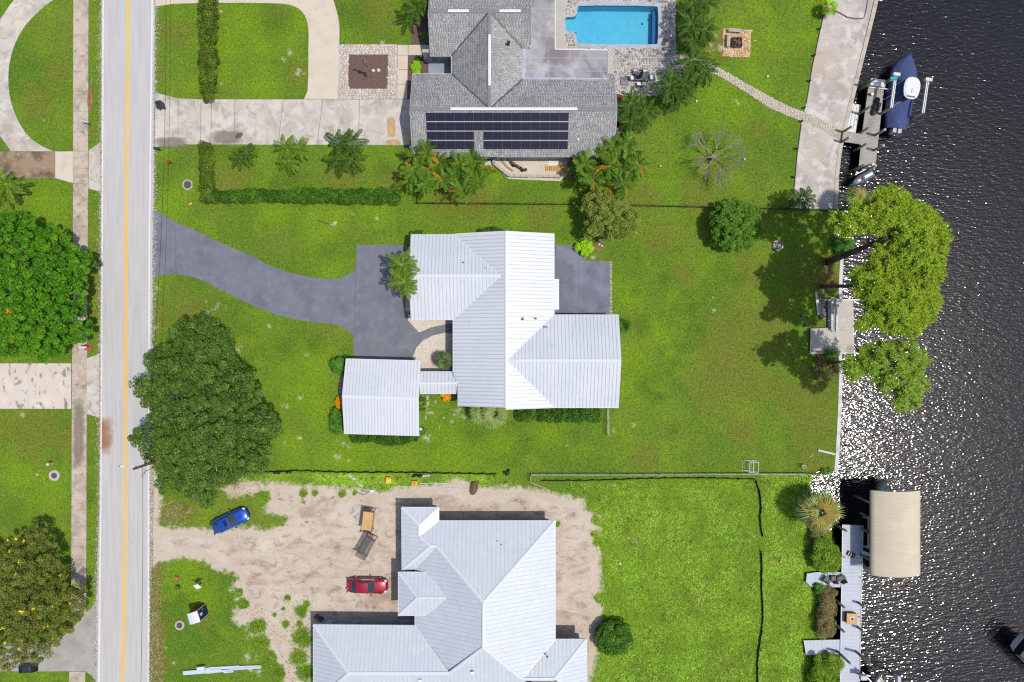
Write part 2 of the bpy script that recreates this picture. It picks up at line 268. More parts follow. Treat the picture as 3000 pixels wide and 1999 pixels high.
# ---------------------------------------------------------------- mesh helpers
def tag(o, label=None, cat=None, group=None, kind=None):
    if label: o['label'] = label
    if cat: o['category'] = cat
    if group: o['group'] = group
    if kind: o['kind'] = kind
    return o
def ob(name, me, parent=None, loc=(0, 0, 0), rot=(0, 0, 0), scale=(1, 1, 1)):
    o = bpy.data.objects.new(name, me); COL.objects.link(o)
    o.location = loc; o.rotation_euler = rot; o.scale = scale
    if parent: o.parent = parent
    return o
def empty(name, loc, rz=0.0, label=None, cat=None, group=None):
    o = ob(name, None, None, loc, (0, 0, rz)); o.empty_display_size = 0.2
    return tag(o, label, cat, group)
class MB:
    def __init__(s): s.v = []; s.f = []; s.m = []; s.t = []
    def add(s, vs, fs, mi=0, tone=0.5):
        k = len(s.v); s.v += [tuple(p) for p in vs]
        for f in fs: s.f.append([i + k for i in f]); s.m.append(mi); s.t.append(tone)
        return s
    def box(s, c, d, rz=0.0, mi=0, tone=0.5, rx=0.0, ry=0.0, taper=1.0):
        mt = Matrix.Translation(Vector(c)) @ Matrix.Rotation(rz, 4, 'Z') @ Matrix.Rotation(ry, 4, 'Y') @ Matrix.Rotation(rx, 4, 'X')
        vs = []
        for z in (-.5, .5):
            t = taper if z > 0 else 1.0
            for x, y in ((-.5, -.5), (.5, -.5), (.5, .5), (-.5, .5)): vs.append(mt @ Vector((x * d[0] * t, y * d[1] * t, z * d[2])))
        return s.add(vs, [(3, 2, 1, 0), (4, 5, 6, 7), (0, 1, 5, 4), (1, 2, 6, 5), (2, 3, 7, 6), (3, 0, 4, 7)], mi, tone)
    def cyl(s, p, q, r0, r1=None, n=8, mi=0, caps=True, tone=0.5):
        p = Vector(p); q = Vector(q); r1 = r0 if r1 is None else r1
        d = (q - p); 
        if d.length < 1e-6: return s
        d.normalize(); a = d.orthogonal().normalized(); b = d.cross(a)
        vs = [p + (a * math.cos(2 * math.pi * i / n) + b * math.sin(2 * math.pi * i / n)) * r0 for i in range(n)]
        vs += [q + (a * math.cos(2 * math.pi * i / n) + b * math.sin(2 * math.pi * i / n)) * r1 for i in range(n)]
        fs = [(i, (i + 1) % n, n + (i + 1) % n, n + i) for i in range(n)]
        if caps: fs += [tuple(range(n - 1, -1, -1)), tuple(range(n, 2 * n))]
        return s.add(vs, fs, mi, tone)
    def tube(s, pts, r, n=6, mi=0):
        for i in range(len(pts) - 1):
            ra = r[i] if isinstance(r, (list, tuple)) else r; rb = r[i + 1] if isinstance(r, (list, tuple)) else r
            s.cyl(pts[i], pts[i + 1], ra, rb, n, mi)
        return s
    def prism(s, poly, z0, z1, mi=0, tone=0.5, zf=None):
        "poly: plan points, any order; z1 top. zf(x,y) adds a sloping surface"
        P = [(p[0], p[1]) for p in poly]
        if sum(P[i][0] * P[(i + 1) % len(P)][1] - P[(i + 1) % len(P)][0] * P[i][1] for i in range(len(P))) < 0: P.reverse()
        g = zf or (lambda x, y: 0.0); n = len(P)
        vs = [(x, y, g(x, y) + z0) for x, y in P] + [(x, y, g(x, y) + z1) for x, y in P]
        fs = [tuple(range(n, 2 * n))] + [(i, (i + 1) % n, n + (i + 1) % n, n + i) for i in range(n)]
        return s.add(vs, fs, mi, tone)
    def sphere(s, c, r, nu=10, nv=6, mi=0, half=False, tone=0.5):
        if not isinstance(r, (tuple, list)): r = (r, r, r)
        vs = []; fs = []
        for j in range(nv + 1):
            th = (math.pi / 2 if half else math.pi) * j / nv
            for i in range(nu):
                ph = 2 * math.pi * i / nu
                vs.append((c[0] + r[0] * math.sin(th) * math.cos(ph), c[1] + r[1] * math.sin(th) * math.sin(ph), c[2] + r[2] * math.cos(th)))
        for j in range(nv):
            for i in range(nu):
                a = j * nu + i; b_ = j * nu + (i + 1) % nu
                fs.append((a, a + nu, b_ + nu, b_))
        return s.add(vs, fs, mi, tone)
    def grid(s, P, mi=0, tone=0.5, close=False):
        nr = len(P); nc = len(P[0]); vs = [p for r_ in P for p in r_]; fs = []
        for i in range(nr - 1):
            for j in range(nc if close else nc - 1):
                a = i * nc + j; b_ = i * nc + (j + 1) % nc
                fs.append((a, b_, b_ + nc, a + nc))
        return s.add(vs, fs, mi, tone)
    def mesh(s, name, mats, smooth=False):
        me = bpy.data.meshes.new(name); me.from_pydata(s.v, [], s.f)
        for m in (mats if isinstance(mats, (list, tuple)) else [mats]): me.materials.append(MATS[m])
        me.polygons.foreach_set("material_index", s.m)
        if smooth: me.polygons.foreach_set("use_smooth", [True] * len(s.f))
        a = me.attributes.new("tone", 'FLOAT', 'FACE'); a.data.foreach_set("value", s.t)
        me.update(); return me
    def build(s, name, mats, parent=None, smooth=False, loc=(0, 0, 0), rot=(0, 0, 0)):
        return ob(name, s.mesh(name, mats, smooth), parent, loc, rot)
def npmesh(name, V, F, mats, tone=None, mi=None, smooth=False):
    "V (n,3), F (m,k) numpy"
    me = bpy.data.meshes.new(name); k = F.shape[1]
    me.vertices.add(len(V)); me.vertices.foreach_set("co", V.astype(np.float32).ravel())
    me.loops.add(F.size); me.loops.foreach_set("vertex_index", F.astype(np.int32).ravel())
    me.polygons.add(len(F)); me.polygons.foreach_set("loop_start", np.arange(0, F.size, k, dtype=np.int32))
    for m in (mats if isinstance(mats, (list, tuple)) else [mats]): me.materials.append(MATS[m])
    if mi is not None: me.polygons.foreach_set("material_index", mi.astype(np.int32))
    if smooth: me.polygons.foreach_set("use_smooth", np.ones(len(F), bool))
    me.update(calc_edges=True)
    if tone is not None:
        a = me.attributes.new("tone", 'FLOAT', 'FACE'); a.data.foreach_set("value", tone.astype(np.float32))
    return me
def inpoly(X, Y, P):
    ins = np.zeros(X.shape, bool); n = len(P)
    for i in range(n):
        x0, y0 = P[i][0], P[i][1]; x1, y1 = P[(i + 1) % n][0], P[(i + 1) % n][1]
        if y0 == y1: continue
        c = ((y0 > Y) != (y1 > Y)) & (X < (x1 - x0) * (Y - y0) / (y1 - y0) + x0)
        ins ^= c
    return ins
def sdf(X, Y, P):
    d = np.full(X.shape, 1e9); n = len(P)
    for i in range(n):
        x0, y0 = P[i][0], P[i][1]; x1, y1 = P[(i + 1) % n][0], P[(i + 1) % n][1]
        dx, dy = x1 - x0, y1 - y0; t = np.clip(((X - x0) * dx + (Y - y0) * dy) / (dx * dx + dy * dy + 1e-9), 0, 1)
        d = np.minimum(d, np.hypot(X - x0 - t * dx, Y - y0 - t * dy))
    return np.where(inpoly(X, Y, P), d, -d)
def wpoly(pts, z=0.0): return [W(p[0], p[1], z) for p in pts]
def smoothpts(pts, it=2, closed=False):
    for _ in range(it):
        n = len(pts); q = []
        rng = range(n if closed else n - 1)
        if not closed: q.append(pts[0])
        for i in rng:
            a, b_ = pts[i], pts[(i + 1) % n]
            q.append((a[0] * .75 + b_[0] * .25, a[1] * .75 + b_[1] * .25)); q.append((a[0] * .25 + b_[0] * .75, a[1] * .25 + b_[1] * .75))
        if not closed: q.append(pts[-1])
        pts = q
    return pts
HARD = []      # plan polygons where no grass grows
def sheet(name, px, z, mat, label=None, thick=0.06, hard=True, parent=None, kind='structure', world=False):
    P = px if world else wpoly(px)
    if hard: HARD.append([(p[0], p[1]) for p in P])
    o = MB().prism(P, z - thick, z).build(name, mat, parent)
    if parent is None: tag(o, label, None, None, kind)
    return o
def shrink(P, g):
    cx = sum(p[0] for p in P) / len(P); cy = sum(p[1] for p in P) / len(P); q = []
    for p in P:
        dx, dy = p[0] - cx, p[1] - cy
        q.append((p[0] - math.copysign(min(g, abs(dx)), dx), p[1] - math.copysign(min(g, abs(dy)), dy)))
    return q
def slabs(name, label, base_px, polys_px, mat, z=0.035, mats=None, hard=True):
    root = sheet(name, base_px, z - 0.02, 'bed_joint', label, hard=hard)
    for i, pp in enumerate(polys_px):
        q = shrink(wpoly(pp), 0.011)
        MB().prism(q, 0.0, z + random.uniform(-.003, .003)).build('slab', (mats[i] if mats and mats[i] else mat), root)
    return root
def clip(P, a, b_, c):
    "keep a*x+b*y>=c"
    q = []; n = len(P)
    for i in range(n):
        p0, p1 = P[i], P[(i + 1) % n]; d0 = a * p0[0] + b_ * p0[1] - c; d1 = a * p1[0] + b_ * p1[1] - c
        if d0 >= 0: q.append(p0)
        if (d0 >= 0) != (d1 >= 0):
            t = d0 / (d0 - d1); q.append((p0[0] + t * (p1[0] - p0[0]), p0[1] + t * (p1[1] - p0[1])))
    return q
def area(P): return 0.5 * sum(P[i][0] * P[(i + 1) % len(P)][1] - P[(i + 1) % len(P)][0] * P[i][1] for i in range(len(P)))

# ---------------------------------------------------------------- foliage helpers
def rand_dirs(n, up=0.0):
    v = RNG.normal(size=(n, 3)); v[:, 2] += up; v /= np.linalg.norm(v, axis=1)[:, None] + 1e-9; return v
def leaf_quads(C, Nn, size, aspect=0.5, jit=0.3):
    n = len(C); a = np.cross(Nn, rand_dirs(n)); a /= np.linalg.norm(a, axis=1)[:, None] + 1e-9
    b_ = np.cross(Nn, a); s = (size * (1 + jit * RNG.uniform(-1, 1, n)))[:, None]
    V = np.empty((n, 4, 3)); V[:, 0] = C - a * s * .5; V[:, 2] = C + a * s * .5
    V[:, 1] = C + b_ * s * aspect * .5 - Nn * s * .08; V[:, 3] = C - b_ * s * aspect * .5 - Nn * s * .08
    return V.reshape(-1, 3), np.arange(4 * n).reshape(-1, 4)
def fill_clumps(outline_w, r, n):
    "spread n clump centres (x,y) in a plan outline, with spacing"
    xs = [p[0] for p in outline_w]; ys = [p[1] for p in outline_w]
    X = RNG.uniform(min(xs), max(xs), n * 30); Y = RNG.uniform(min(ys), max(ys), n * 30)
    D = sdf(X, Y, outline_w); ok = D > r * 0.4; X, Y, D = X[ok], Y[ok], D[ok]; keep = []
    sp = math.sqrt(abs(area([(p[0], p[1]) for p in outline_w])) / max(n, 1)) * 0.72
    for i in range(len(X)):
        if all((X[i] - X[j]) ** 2 + (Y[i] - Y[j]) ** 2 > sp * sp for j in keep):
            keep.append(i)
            if len(keep) >= n: break
    return [(X[i], Y[i], D[i]) for i in keep]
def clump_leaves(cl, per, size, aspect, up=0.6, fill=0.35):
    "cl: list of (x,y,z,rx,rz)"
    C = []; Nn = []; Tn = []
    for (x, y, z, rx, rz) in cl:
        n = int(per * (0.7 + 0.6 * random.random())); d = rand_dirs(n, 0.35)
        rad = np.where(RNG.random(n) < fill, RNG.uniform(.35, .9, n), RNG.uniform(.88, 1.08, n))[:, None]
        P = d * rad * np.array([rx, rx, rz]) + np.array([x, y, z])
        nn = d + rand_dirs(n) * 0.7 + np.array([0, 0, up]); nn /= np.linalg.norm(nn, axis=1)[:, None]
        C.append(P); Nn.append(nn); base = random.uniform(-.14, .14)
        Tn.append(np.clip(RNG.normal(.42, .2, n) + base, 0, .93))
    return np.vstack(C), np.vstack(Nn), np.concatenate(Tn)
def crown(name, parent, outline_px, zref, z_edge, z_top, r, n, per, size, mat, aspect=0.55, dome=2.5, flowers=None, flat=0.75, fill=0.35, origin=None, up=1.1, zj=.8, lay2=.5):
    o = Vector(origin or (0, 0, 0)); P = wpoly(outline_px, zref); cl = []
    for (x, y, d) in fill_clumps(P, r, n):
        t = 1 - math.exp(-max(d, 0) / dome); z = z_edge + (z_top - z_edge) * t + random.uniform(-zj, zj * .6) * r
        kk = (CAM_H - z) / (CAM_H - zref); x *= kk; y *= kk
        rr = r * random.uniform(.75, 1.25); cl.append((x, y, z - rr * .3, rr, rr * flat))
        if random.random() < lay2: cl.append((x + random.uniform(-.5, .5) * r, y + random.uniform(-.5, .5) * r, z - rr * 1.5, rr, rr * flat))
    C, Nn, Tn = clump_leaves(cl, per, size, aspect, fill=fill, up=up)
    V, F = leaf_quads(C - np.array(o), Nn, size, aspect)
    mats = [mat]; mi = None
    if flowers:
        mats.append(flowers[0]); k = len(C); mi = np.zeros(k, int); top = [c for c in cl]
        for _ in range(flowers[1]):
            c = random.choice(top); d = rand_dirs(1, 1.2)[0]; q = np.array([c[0], c[1], c[2]]) + d * np.array([c[3], c[3], c[4]])
            dd = np.linalg.norm(C - q, axis=1); mi[dd < flowers[2]] = 1
    if parent is not None and flowers:      # flowers as their own part
        sel = mi == 1; F4 = F
        ob('flowers', npmesh('flowers', V.reshape(-1, 4, 3)[sel].reshape(-1, 3) + np.array([0, 0, .05]), np.arange(4 * sel.sum()).reshape(-1, 4), mats[1], Tn[sel]), parent)['kind'] = 'stuff'
        V = V.reshape(-1, 4, 3)[~sel].reshape(-1, 3); F = np.arange(len(V)).reshape(-1, 4); Tn = Tn[~sel]
    me = npmesh(name, V, F, [mat], Tn)
    return ob(name, me, parent), cl
def tree(name, label, base, outline_px, zref, z_edge, z_top, r, n, per, size, mat, trunk_r=0.3, fork=2.0, bark='bark', cat='tree', group=None, limbs=7, limb_up=.9, **k):
    root = empty(name, base, 0, label, cat, group)
    c, cl = crown('crown', root, outline_px, zref, z_edge, z_top, r, n, per, size, mat, origin=base, **k)
    b0 = Vector(base); mb = MB(); cx = sum(q[0] for q in cl) / len(cl) - b0.x; cy = sum(q[1] for q in cl) / len(cl) - b0.y
    f = Vector((cx * .25, cy * .25, fork)); mb.cyl((0, 0, -.1), f, trunk_r * 1.25, trunk_r * .85, 10)
    mb.build('trunk', bark, root, True); mb = MB()
    for q in random.sample(cl, min(limbs * 3, len(cl))):
        e = Vector((q[0], q[1], q[2])) - b0; m = f.lerp(e, .5) + Vector((random.uniform(-.4, .4), random.uniform(-.4, .4), .3 * (e.z - f.z) * .5))
        mb.tube([f, m, e + Vector((0, 0, q[4] * limb_up))], [trunk_r * .5, trunk_r * .28, trunk_r * .08], 6)
    mb.build('limb', bark, root, True)
    return root
def shrub(name, label, outline_px, h, mat, r=.3, n=10, per=120, size=.14, cat='shrub', group=None, **k):
    P = wpoly(outline_px, h * .7); cx = sum(p.x for p in P) / len(P); cy = sum(p.y for p in P) / len(P)
    root = empty(name, (cx, cy, 0), 0, label, cat, group)
    zt = h - r * .5; k.setdefault('dome', .5)
    c, cl = crown('foliage', root, outline_px, h * .7, h * .55, zt, r, n, per, size, mat, origin=(cx, cy, 0), **k)
    mb = MB()
    for q in random.sample(cl, min(len(cl), 6)):
        mb.cyl(((q[0] - cx) * .5, (q[1] - cy) * .5, -.05), (q[0] - cx, q[1] - cy, q[2]), .035, .015, 5)
    mb.build('stem', 'bark', root)
    return root
def circle_px(cx, cy, rx, ry=None, n=14, j=.1):
    ry = ry or rx
    return [(cx + rx * math.cos(2 * math.pi * i / n) * random.uniform(1 - j, 1 + j), cy + ry * math.sin(2 * math.pi * i / n) * random.uniform(1 - j, 1 + j)) for i in range(n)]
# fronds -------------------------------------------------------------
def frond_mesh(mat, length=2.0, nl=34, wid=.42, droop=.9, rise=.35, leaflet=.045, hang=.35, seed=0, smooth_tip=True):
    rg = np.random.default_rng(seed); V = []; F = []; Tn = []
    def arc(t): return np.array([length * t * (1 - .12 * droop * t), 0, rise * length * t - droop * .55 * length * t * t])
    # rachis
    for i in range(6):
        a, c = arc(i / 6), arc((i + 1) / 6); w = .03 * (1 - i / 7); k = len(V)
        V += [a + [0, -w, 0], a + [0, w, 0], c + [0, w * .8, 0], c + [0, -w * .8, 0]]; F.append([k, k + 1, k + 2, k + 3]); Tn.append(.8)
    for i in range(nl):
        t = .14 + .86 * i / nl; p = arc(t); tl = wid * length * math.sin(math.pi * (0.12 + .80 * t)) ** .7 * .55
        for sgn in (-1, 1):
            ang = math.radians(62 - 30 * t) + rg.uniform(-.12, .12); tw = tl * rg.uniform(.85, 1.1)
            e = p + np.array([math.cos(ang) * tw, sgn * math.sin(ang) * tw, -hang * tw + rg.uniform(-.04, .04)])
            m = (p + e) / 2 + np.array([0, 0, .06 * tw]); d = (e - p); w = np.array([-d[1], d[0], 0]); w = w / (np.linalg.norm(w) + 1e-9) * leaflet * length * .5
            k = len(V); V += [p, m + w, e, m - w]; F.append([k, k + 1, k + 2, k + 3]); Tn.append(min(1, max(0, rg.normal(.42, .2) + .12 * t)))
    return npmesh('frond', np.array(V), np.array(F), mat, np.array(Tn))
def fan_mesh(mat, rad=.8, nb=26, seed=0, stalk=.6):
    rg = np.random.default_rng(seed); V = []; F = []; Tn = []
    V += [[0, -.02, 0], [0, .02, 0], [stalk, .015, .25], [stalk, -.015, .25]]; F.append([0, 1, 2, 3]); Tn.append(.7)
    c = np.array([stalk, 0, .25])
    for i in range(nb):
        a = math.radians(-125 + 250 * i / (nb - 1)) + rg.uniform(-.04, .04); l = rad * (0.72 + .28 * math.cos(a * .6)) * rg.uniform(.85, 1.1)
        d = np.array([math.cos(a), math.sin(a), 0]); n_ = np.array([-d[1], d[0], 0])
        m = c + d * l * .55 + [0, 0, .05]; e = c + d * l + [0, 0, -.28 * l]; k = len(V)
        V += [c, m + n_ * .035 * rad / .8, e, m - n_ * .035 * rad / .8]; F.append([k, k + 1, k + 2, k + 3]); Tn.append(min(1, max(0, rg.normal(.45, .2))))
    return npmesh('fan_frond', np.array(V), np.array(F), mat, np.array(Tn))
FR = {}
def fr(kind, i):
    key = (kind, i)
    if key not in FR:
        a = dict(coconut=('coconut_leaf', dict(droop=1.25, rise=.5, wid=.42, leaflet=.027, nl=32)), light=('lightpalm_leaf', dict(droop=1.15, rise=.45, wid=.42, leaflet=.026, nl=32)),
                 areca=('areca_leaf', dict(droop=1.2, rise=.8, wid=.42, leaflet=.024, nl=26)), orange=('arecaorange_leaf', dict(droop=1.5, rise=.4, wid=.34, leaflet=.026, nl=22)),
                 broad=('round_leaf', dict(droop=1.0, rise=.7, wid=.42, leaflet=.034, nl=24, hang=.3)))[kind]
        FR[key] = frond_mesh(a[0], seed=i * 7 + 3, **a[1])
    return FR[key]
def palm(label, px, py, h, L, n=13, kind='coconut', group=None, name='palm_tree', lean=(0, 0), trunks=1, spread=0.0, trunk_r=.1, cat='palm tree'):
    "px,py: where the photograph shows the crown centre"
    top = W(px, py, h); base = Vector((top.x + lean[0], top.y + lean[1], 0))
    root = empty(name, base, 0, label, cat, group)
    for t in range(trunks):
        a = 2 * math.pi * t / trunks + random.random(); off = Vector((math.cos(a) * spread, math.sin(a) * spread, 0)) if trunks > 1 else Vector((0, 0, 0))
        hh = h * (1 if t == 0 else random.uniform(.75, .95)); tp = Vector((-lean[0], -lean[1], hh)) + off
        MB().tube([off * .35 + Vector((0, 0, -.05)), (off * .35).lerp(tp, .5), tp], [trunk_r * 1.3, trunk_r, trunk_r * .8], 8).build('trunk', 'palm_bark', root, True)
        m = max(9, n // trunks if trunks > 1 else n + 4); a0 = random.random() * 6
        for i in range(m):
            s = L / 3.2 * random.uniform(.8, 1.12); lay = i % 3
            ob('frond', fr(kind, i % 4), root, tp, (random.uniform(-.25, .25), (-.35, 0.0, .28)[lay] + random.uniform(-.1, .1), a0 + i * 2.39996), (s, s * random.uniform(.9, 1.1), s))
    return root
def fanpalm(label, px, py, h, rad, n=22, mats=('fan_leaf',), group=None, name='fan_palm', lean=(0, 0), spikes=0):
    top = W(px, py, h); base = Vector((top.x + lean[0], top.y + lean[1], 0)); root = empty(name, base, 0, label, 'palm tree', group)
    tp = Vector((-lean[0], -lean[1], h)); MB().tube([(0, 0, -1.0), tp * .5, tp], [.2, .17, .15], 8).build('trunk', 'palm_bark', root, True)
    ms = [fan_mesh(mats[i % len(mats)], .85, 28, seed=i + 11) for i in range(4)]
    for i in range(n):
        s = rad / 1.35 * random.uniform(.7, 1.1); el = random.uniform(-.75, .45)
        ob('fan_frond', ms[i % 4], root, tp, (random.uniform(-.4, .4), el, i * 2.39996 + random.uniform(-.2, .2)), (s, s, s))
    return root

# ================================================================ THE SETTING
SHORE_PX = ([(2610, -200)] + TP(3, 0, [(738, 0), (680, 240), (620, 480), (568, 690), (519, 890), (489, 1020), (466, 1200), (455, 1440)]) +
            TP(3, 1, [(499, 200), (490, 420), (488, 880), (492, 1040), (486, 1250), (470, 1560)]) +
            TP(3, 2, [(458, 112), (334, 146), (312, 215), (335, 280), (415, 430), (478, 560), (484, 800), (470, 1000), (466, 1280), (500, 1400), (505, 1568)]) + [(2465, 2300)])
SHW = [W(*p) for p in SHORE_PX]
_sy = np.array([p.y for p in SHW])[::-1]; _sx = np.array([p.x for p in SHW])[::-1]
def shore_x(y): return np.interp(y, _sy, _sx)
def lot(c, r, pts): return TP(c, r, pts)
DIRT_P = (lot(0, 2, [(1036, 790), (1110, 735), (1250, 712), (1400, 730), (1480, 795), (1600, 810), (1640, 850), (1590, 930), (1640, 1020), (1600, 1130), (1680, 1200), (1740, 1330)]) +
          lot(1, 2, [(60, 1300), (150, 1568), (395, 1800)]) + lot(2, 2, [(540, 1800), (535, 1568), (585, 1380), (620, 1100), (615, 900), (600, 650), (604, 430), (505, 385), (485, 310), (330, 275), (200, 252), (30, 222)]) +
          lot(1, 2, [(1500, 230), (1430, 165), (1350, 172), (1320, 205), (1150, 212), (960, 228), (890, 262), (760, 240), (500, 215), (300, 205), (100, 185)]) +
          lot(0, 2, [(1650, 190), (1530, 240), (1600, 300), (1700, 270)]) + lot(1, 2, [(0, 300), (60, 395), (240, 430), (190, 490), (60, 520)]) +
          lot(0, 2, [(1740, 500), (1500, 520), (1380, 512), (1130, 505), (1085, 470), (1120, 330), (1090, 160), (1040, 60), (1036, 780)]))
SPOTS = ([(*T(1, 1, *p[:2]), p[2]) for p in [(350, 880, 12), (305, 1175, 13), (200, 1240, 20), (1385, 1275, 26), (1350, 1330, 16), (1430, 1300, 16), (1180, 1450, 22), (1210, 1280, 18), (560, 1470, 12), (600, 1495, 14), (640, 1515, 12), (530, 1420, 9), (1290, 1310, 8), (1240, 1200, 12), (170, 1110, 8), (300, 1450, 14), (190, 1490, 16), (90, 680, 14)]] +
         [(*T(2, 1, *p[:2]), p[2]) for p in [(1432, 535, 12), (1385, 482, 8), (1385, 570, 14), (835, 1362, 14), (700, 1395, 14), (735, 1270, 10), (380, 1505, 10), (1350, 1220, 8), (560, 205, 14), (580, 140, 20), (505, 215, 8)]] +
         [(*T(0, 0, *p[:2]), p[2]) for p in [(1525, 80, 14), (1522, 585, 11), (300, 828, 9), (415, 625, 7), (175, 675, 8), (1330, 1185, 12), (180, 1350, 16), (450, 1500, 10)]] +
         [(*T(1, 0, *p[:2]), p[2]) for p in [(240, 365, 18), (195, 410, 14), (290, 500, 22), (330, 500, 14), (870, 290, 14), (380, 1470, 8), (660, 1475, 12), (830, 1505, 13), (600, 1440, 10), (540, 1540, 16), (950, 175, 14)]] +
         [(*T(0, 1, *p[:2]), p[2]) for p in [(1085, 420, 14), (1430, 595, 24), (1500, 550, 18), (1420, 505, 10), (1650, 835, 20), (1640, 800, 12), (160, 1290, 16), (1550, 560, 14), (1075, 690, 16), (650, 160, 10), (1518, 465, 9)]] +
         [(*T(0, 2, *p[:2]), p[2]) for p in [(1070, 1300, 20), (1140, 1330, 14), (1050, 930, 12), (1060, 1150, 10), (1200, 1440, 12), (1320, 1380, 12), (1700, 1400, 26), (1720, 1480, 20), (1300, 390, 20)]] +
         [(*T(1, 2, *p[:2]), p[2]) for p in [(10, 1400, 24), (20, 1500, 26), (560, 20, 22), (640, 45, 12)]] +
         [(*T(2, 2, *p[:2]), p[2]) for p in [(800, 580, 12), (860, 610, 12), (890, 740, 8), (1085, 555, 9), (1205, 495, 9), (1450, 385, 8), (870, 1490, 10), (970, 392, 10), (265, 108, 8)]] +
         [(*T(2, 0, *p[:2]), p[2]) for p in [(1540, 690, 14), (1560, 720, 10), (1190, 290, 20), (1370, 330, 24), (1440, 330, 24), (1400, 250, 18), (1560, 1480, 10)]])
GREEN = [(*T(1, 2, *p[:2]), p[2]) for p in [(60, 290, 22), (325, 275, 14), (405, 270, 11), (590, 280, 12), (680, 268, 6), (330, 330, 8), (350, 467, 6), (215, 990, 13), (205, 1170, 16), (300, 1165, 13), (130, 1105, 9), (310, 1080, 26), (190, 1065, 9), (350, 1030, 14), (320, 1260, 40), (290, 1400, 34), (340, 1500, 36), (20, 1180, 30), (100, 1400, 20), (150, 1500, 26), (30, 1290, 24)]] + \
        [(*T(0, 2, *p[:2]), p[2]) for p in [(1690, 1030, 16), (1650, 950, 12), (1740, 1180, 10)]] + [(*T(2, 2, *p[:2]), p[2]) for p in [(570, 460, 10), (560, 550, 10), (580, 600, 10), (590, 990, 12), (310, 480, 12)]]
LIME = [(*T(0, 0, *p[:2]), p[2]) for p in [(1540, 330, 60), (1700, 150, 70), (1130, 1060, 28), (1180, 1430, 50), (1340, 600, 30), (300, 1400, 60), (1500, 500, 40), (1240, 1350, 30)]] + \
       [(*T(1, 0, *p[:2]), p[2]) for p in [(330, 130, 40), (60, 600, 60), (200, 250, 40), (160, 1440, 60), (400, 1500, 50), (800, 1440, 60), (560, 1470, 40), (1170, 1340, 26), (1650, 1210, 34), (850, 1510, 40), (40, 300, 50)]] + \
       [(*T(2, 0, *p[:2]), p[2]) for p in [(1550, 180, 50), (1630, 330, 50), (1640, 480, 34), (1430, 650, 60), (1560, 760, 50), (1690, 60, 40), (40, 1530, 30), (1700, 600, 40)]] + \
       [(*T(3, 0, *p[:2]), p[2]) for p in [(20, 260, 50), (280, 260, 24), (300, 60, 30)]] + \
       [(*T(1, 1, *p[:2]), p[2]) for p in [(450, 40, 60), (520, 300, 50), (430, 1000, 60), (350, 1130, 60), (430, 1250, 50), (1350, 1480, 60), (700, 1500, 50), (1700, 1500, 40), (250, 1500, 40)]] + \
       [(*T(2, 1, *p[:2]), p[2]) for p in [(820, 480, 40), (830, 900, 50), (800, 1100, 50), (250, 1430, 50), (1090, 870, 20), (1600, 1250, 40), (1000, 720, 30)]] + \
       [(*T(0, 2, *p[:2]), p[2]) for p in [(1330, 900, 60), (1400, 1000, 50), (350, 240, 70), (640, 1000, 20), (1320, 760, 40), (150, 150, 60), (300, 1540, 30)]] + \
       [(*T(1, 2, *p[:2]), p[2]) for p in [(600, 80, 90), (1000, 60, 90), (1400, 60, 90), (300, 150, 50), (1650, 150, 40), (850, 220, 30)]] + \
       [(*T(2, 2, *p[:2]), p[2]) for p in [(700, 700, 60), (660, 560, 50), (1000, 430, 60), (1200, 330, 80), (1500, 260, 60), (1350, 700, 60), (800, 1050, 70), (660, 1450, 50), (1200, 1250, 80), (1550, 1200, 60), (700, 480, 50), (1500, 900, 50), (1000, 800, 60)]] + \
       [(*T(3, 2, *p[:2]), p[2]) for p in [(60, 430, 50), (140, 650, 60), (290, 1010, 40), (280, 1130, 40), (100, 900, 40), (150, 1450, 50), (290, 1220, 30), (250, 560, 30), (40, 250, 40)]]
DRY = [(*T(2, 1, *p[:2]), p[2]) for p in [(1500, 850, 110), (1550, 1050, 110), (1600, 650, 80), (1450, 700, 60), (1180, 330, 40), (1600, 1400, 60), (1650, 300, 60), (1000, 100, 50)]] + \
      [(*T(3, 1, *p[:2]), p[2]) for p in [(20, 650, 60), (60, 750, 50), (250, 1200, 100), (350, 1350, 70), (30, 1100, 60), (60, 560, 40), (250, 350, 40)]] + \
      [(*T(0, 1, *p[:2]), p[2]) for p in [(100, 1400, 60), (300, 1350, 60), (440, 1460, 50), (640, 400, 26), (640, 600, 24), (1080, 650, 30), (200, 1500, 60), (1300, 600, 50), (1100, 560, 30)]] + \
      [(*T(2, 0, *p[:2]), p[2]) for p in [(1440, 320, 50), (1350, 300, 40), (1600, 1500, 60), (1300, 1380, 60), (1500, 1480, 60), (200, 1500, 50), (1690, 900, 40), (900, 1350, 50)]] + \
      [(*T(0, 2, *p[:2]), p[2]) for p in [(1080, 830, 24), (1070, 1000, 30), (1100, 1200, 36), (1110, 1450, 40), (1420, 1160, 24), (1180, 420, 40), (1060, 1350, 30), (1300, 400, 36)]] + \
      [(*T(2, 2, *p[:2]), p[2]) for p in [(1450, 1440, 50), (1350, 640, 36), (860, 590, 24), (1300, 1000, 60), (1720, 230, 30), (900, 20, 50)]] + [(*T(3, 2, *p[:2]), p[2]) for p in [(20, 160, 24), (330, 60, 60)]] + \
      [(*T(1, 0, *p[:2]), p[2]) for p in [(600, 1220, 70), (900, 1240, 50), (1300, 1400, 60), (850, 60, 60), (1500, 1390, 60), (300, 500, 40)]] + [(*T(0, 0, *p[:2]), p[2]) for p in [(1600, 1250, 60), (1220, 240, 50), (1100, 500, 30), (400, 500, 40), (250, 700, 50), (640, 900, 20), (1150, 200, 40)]]
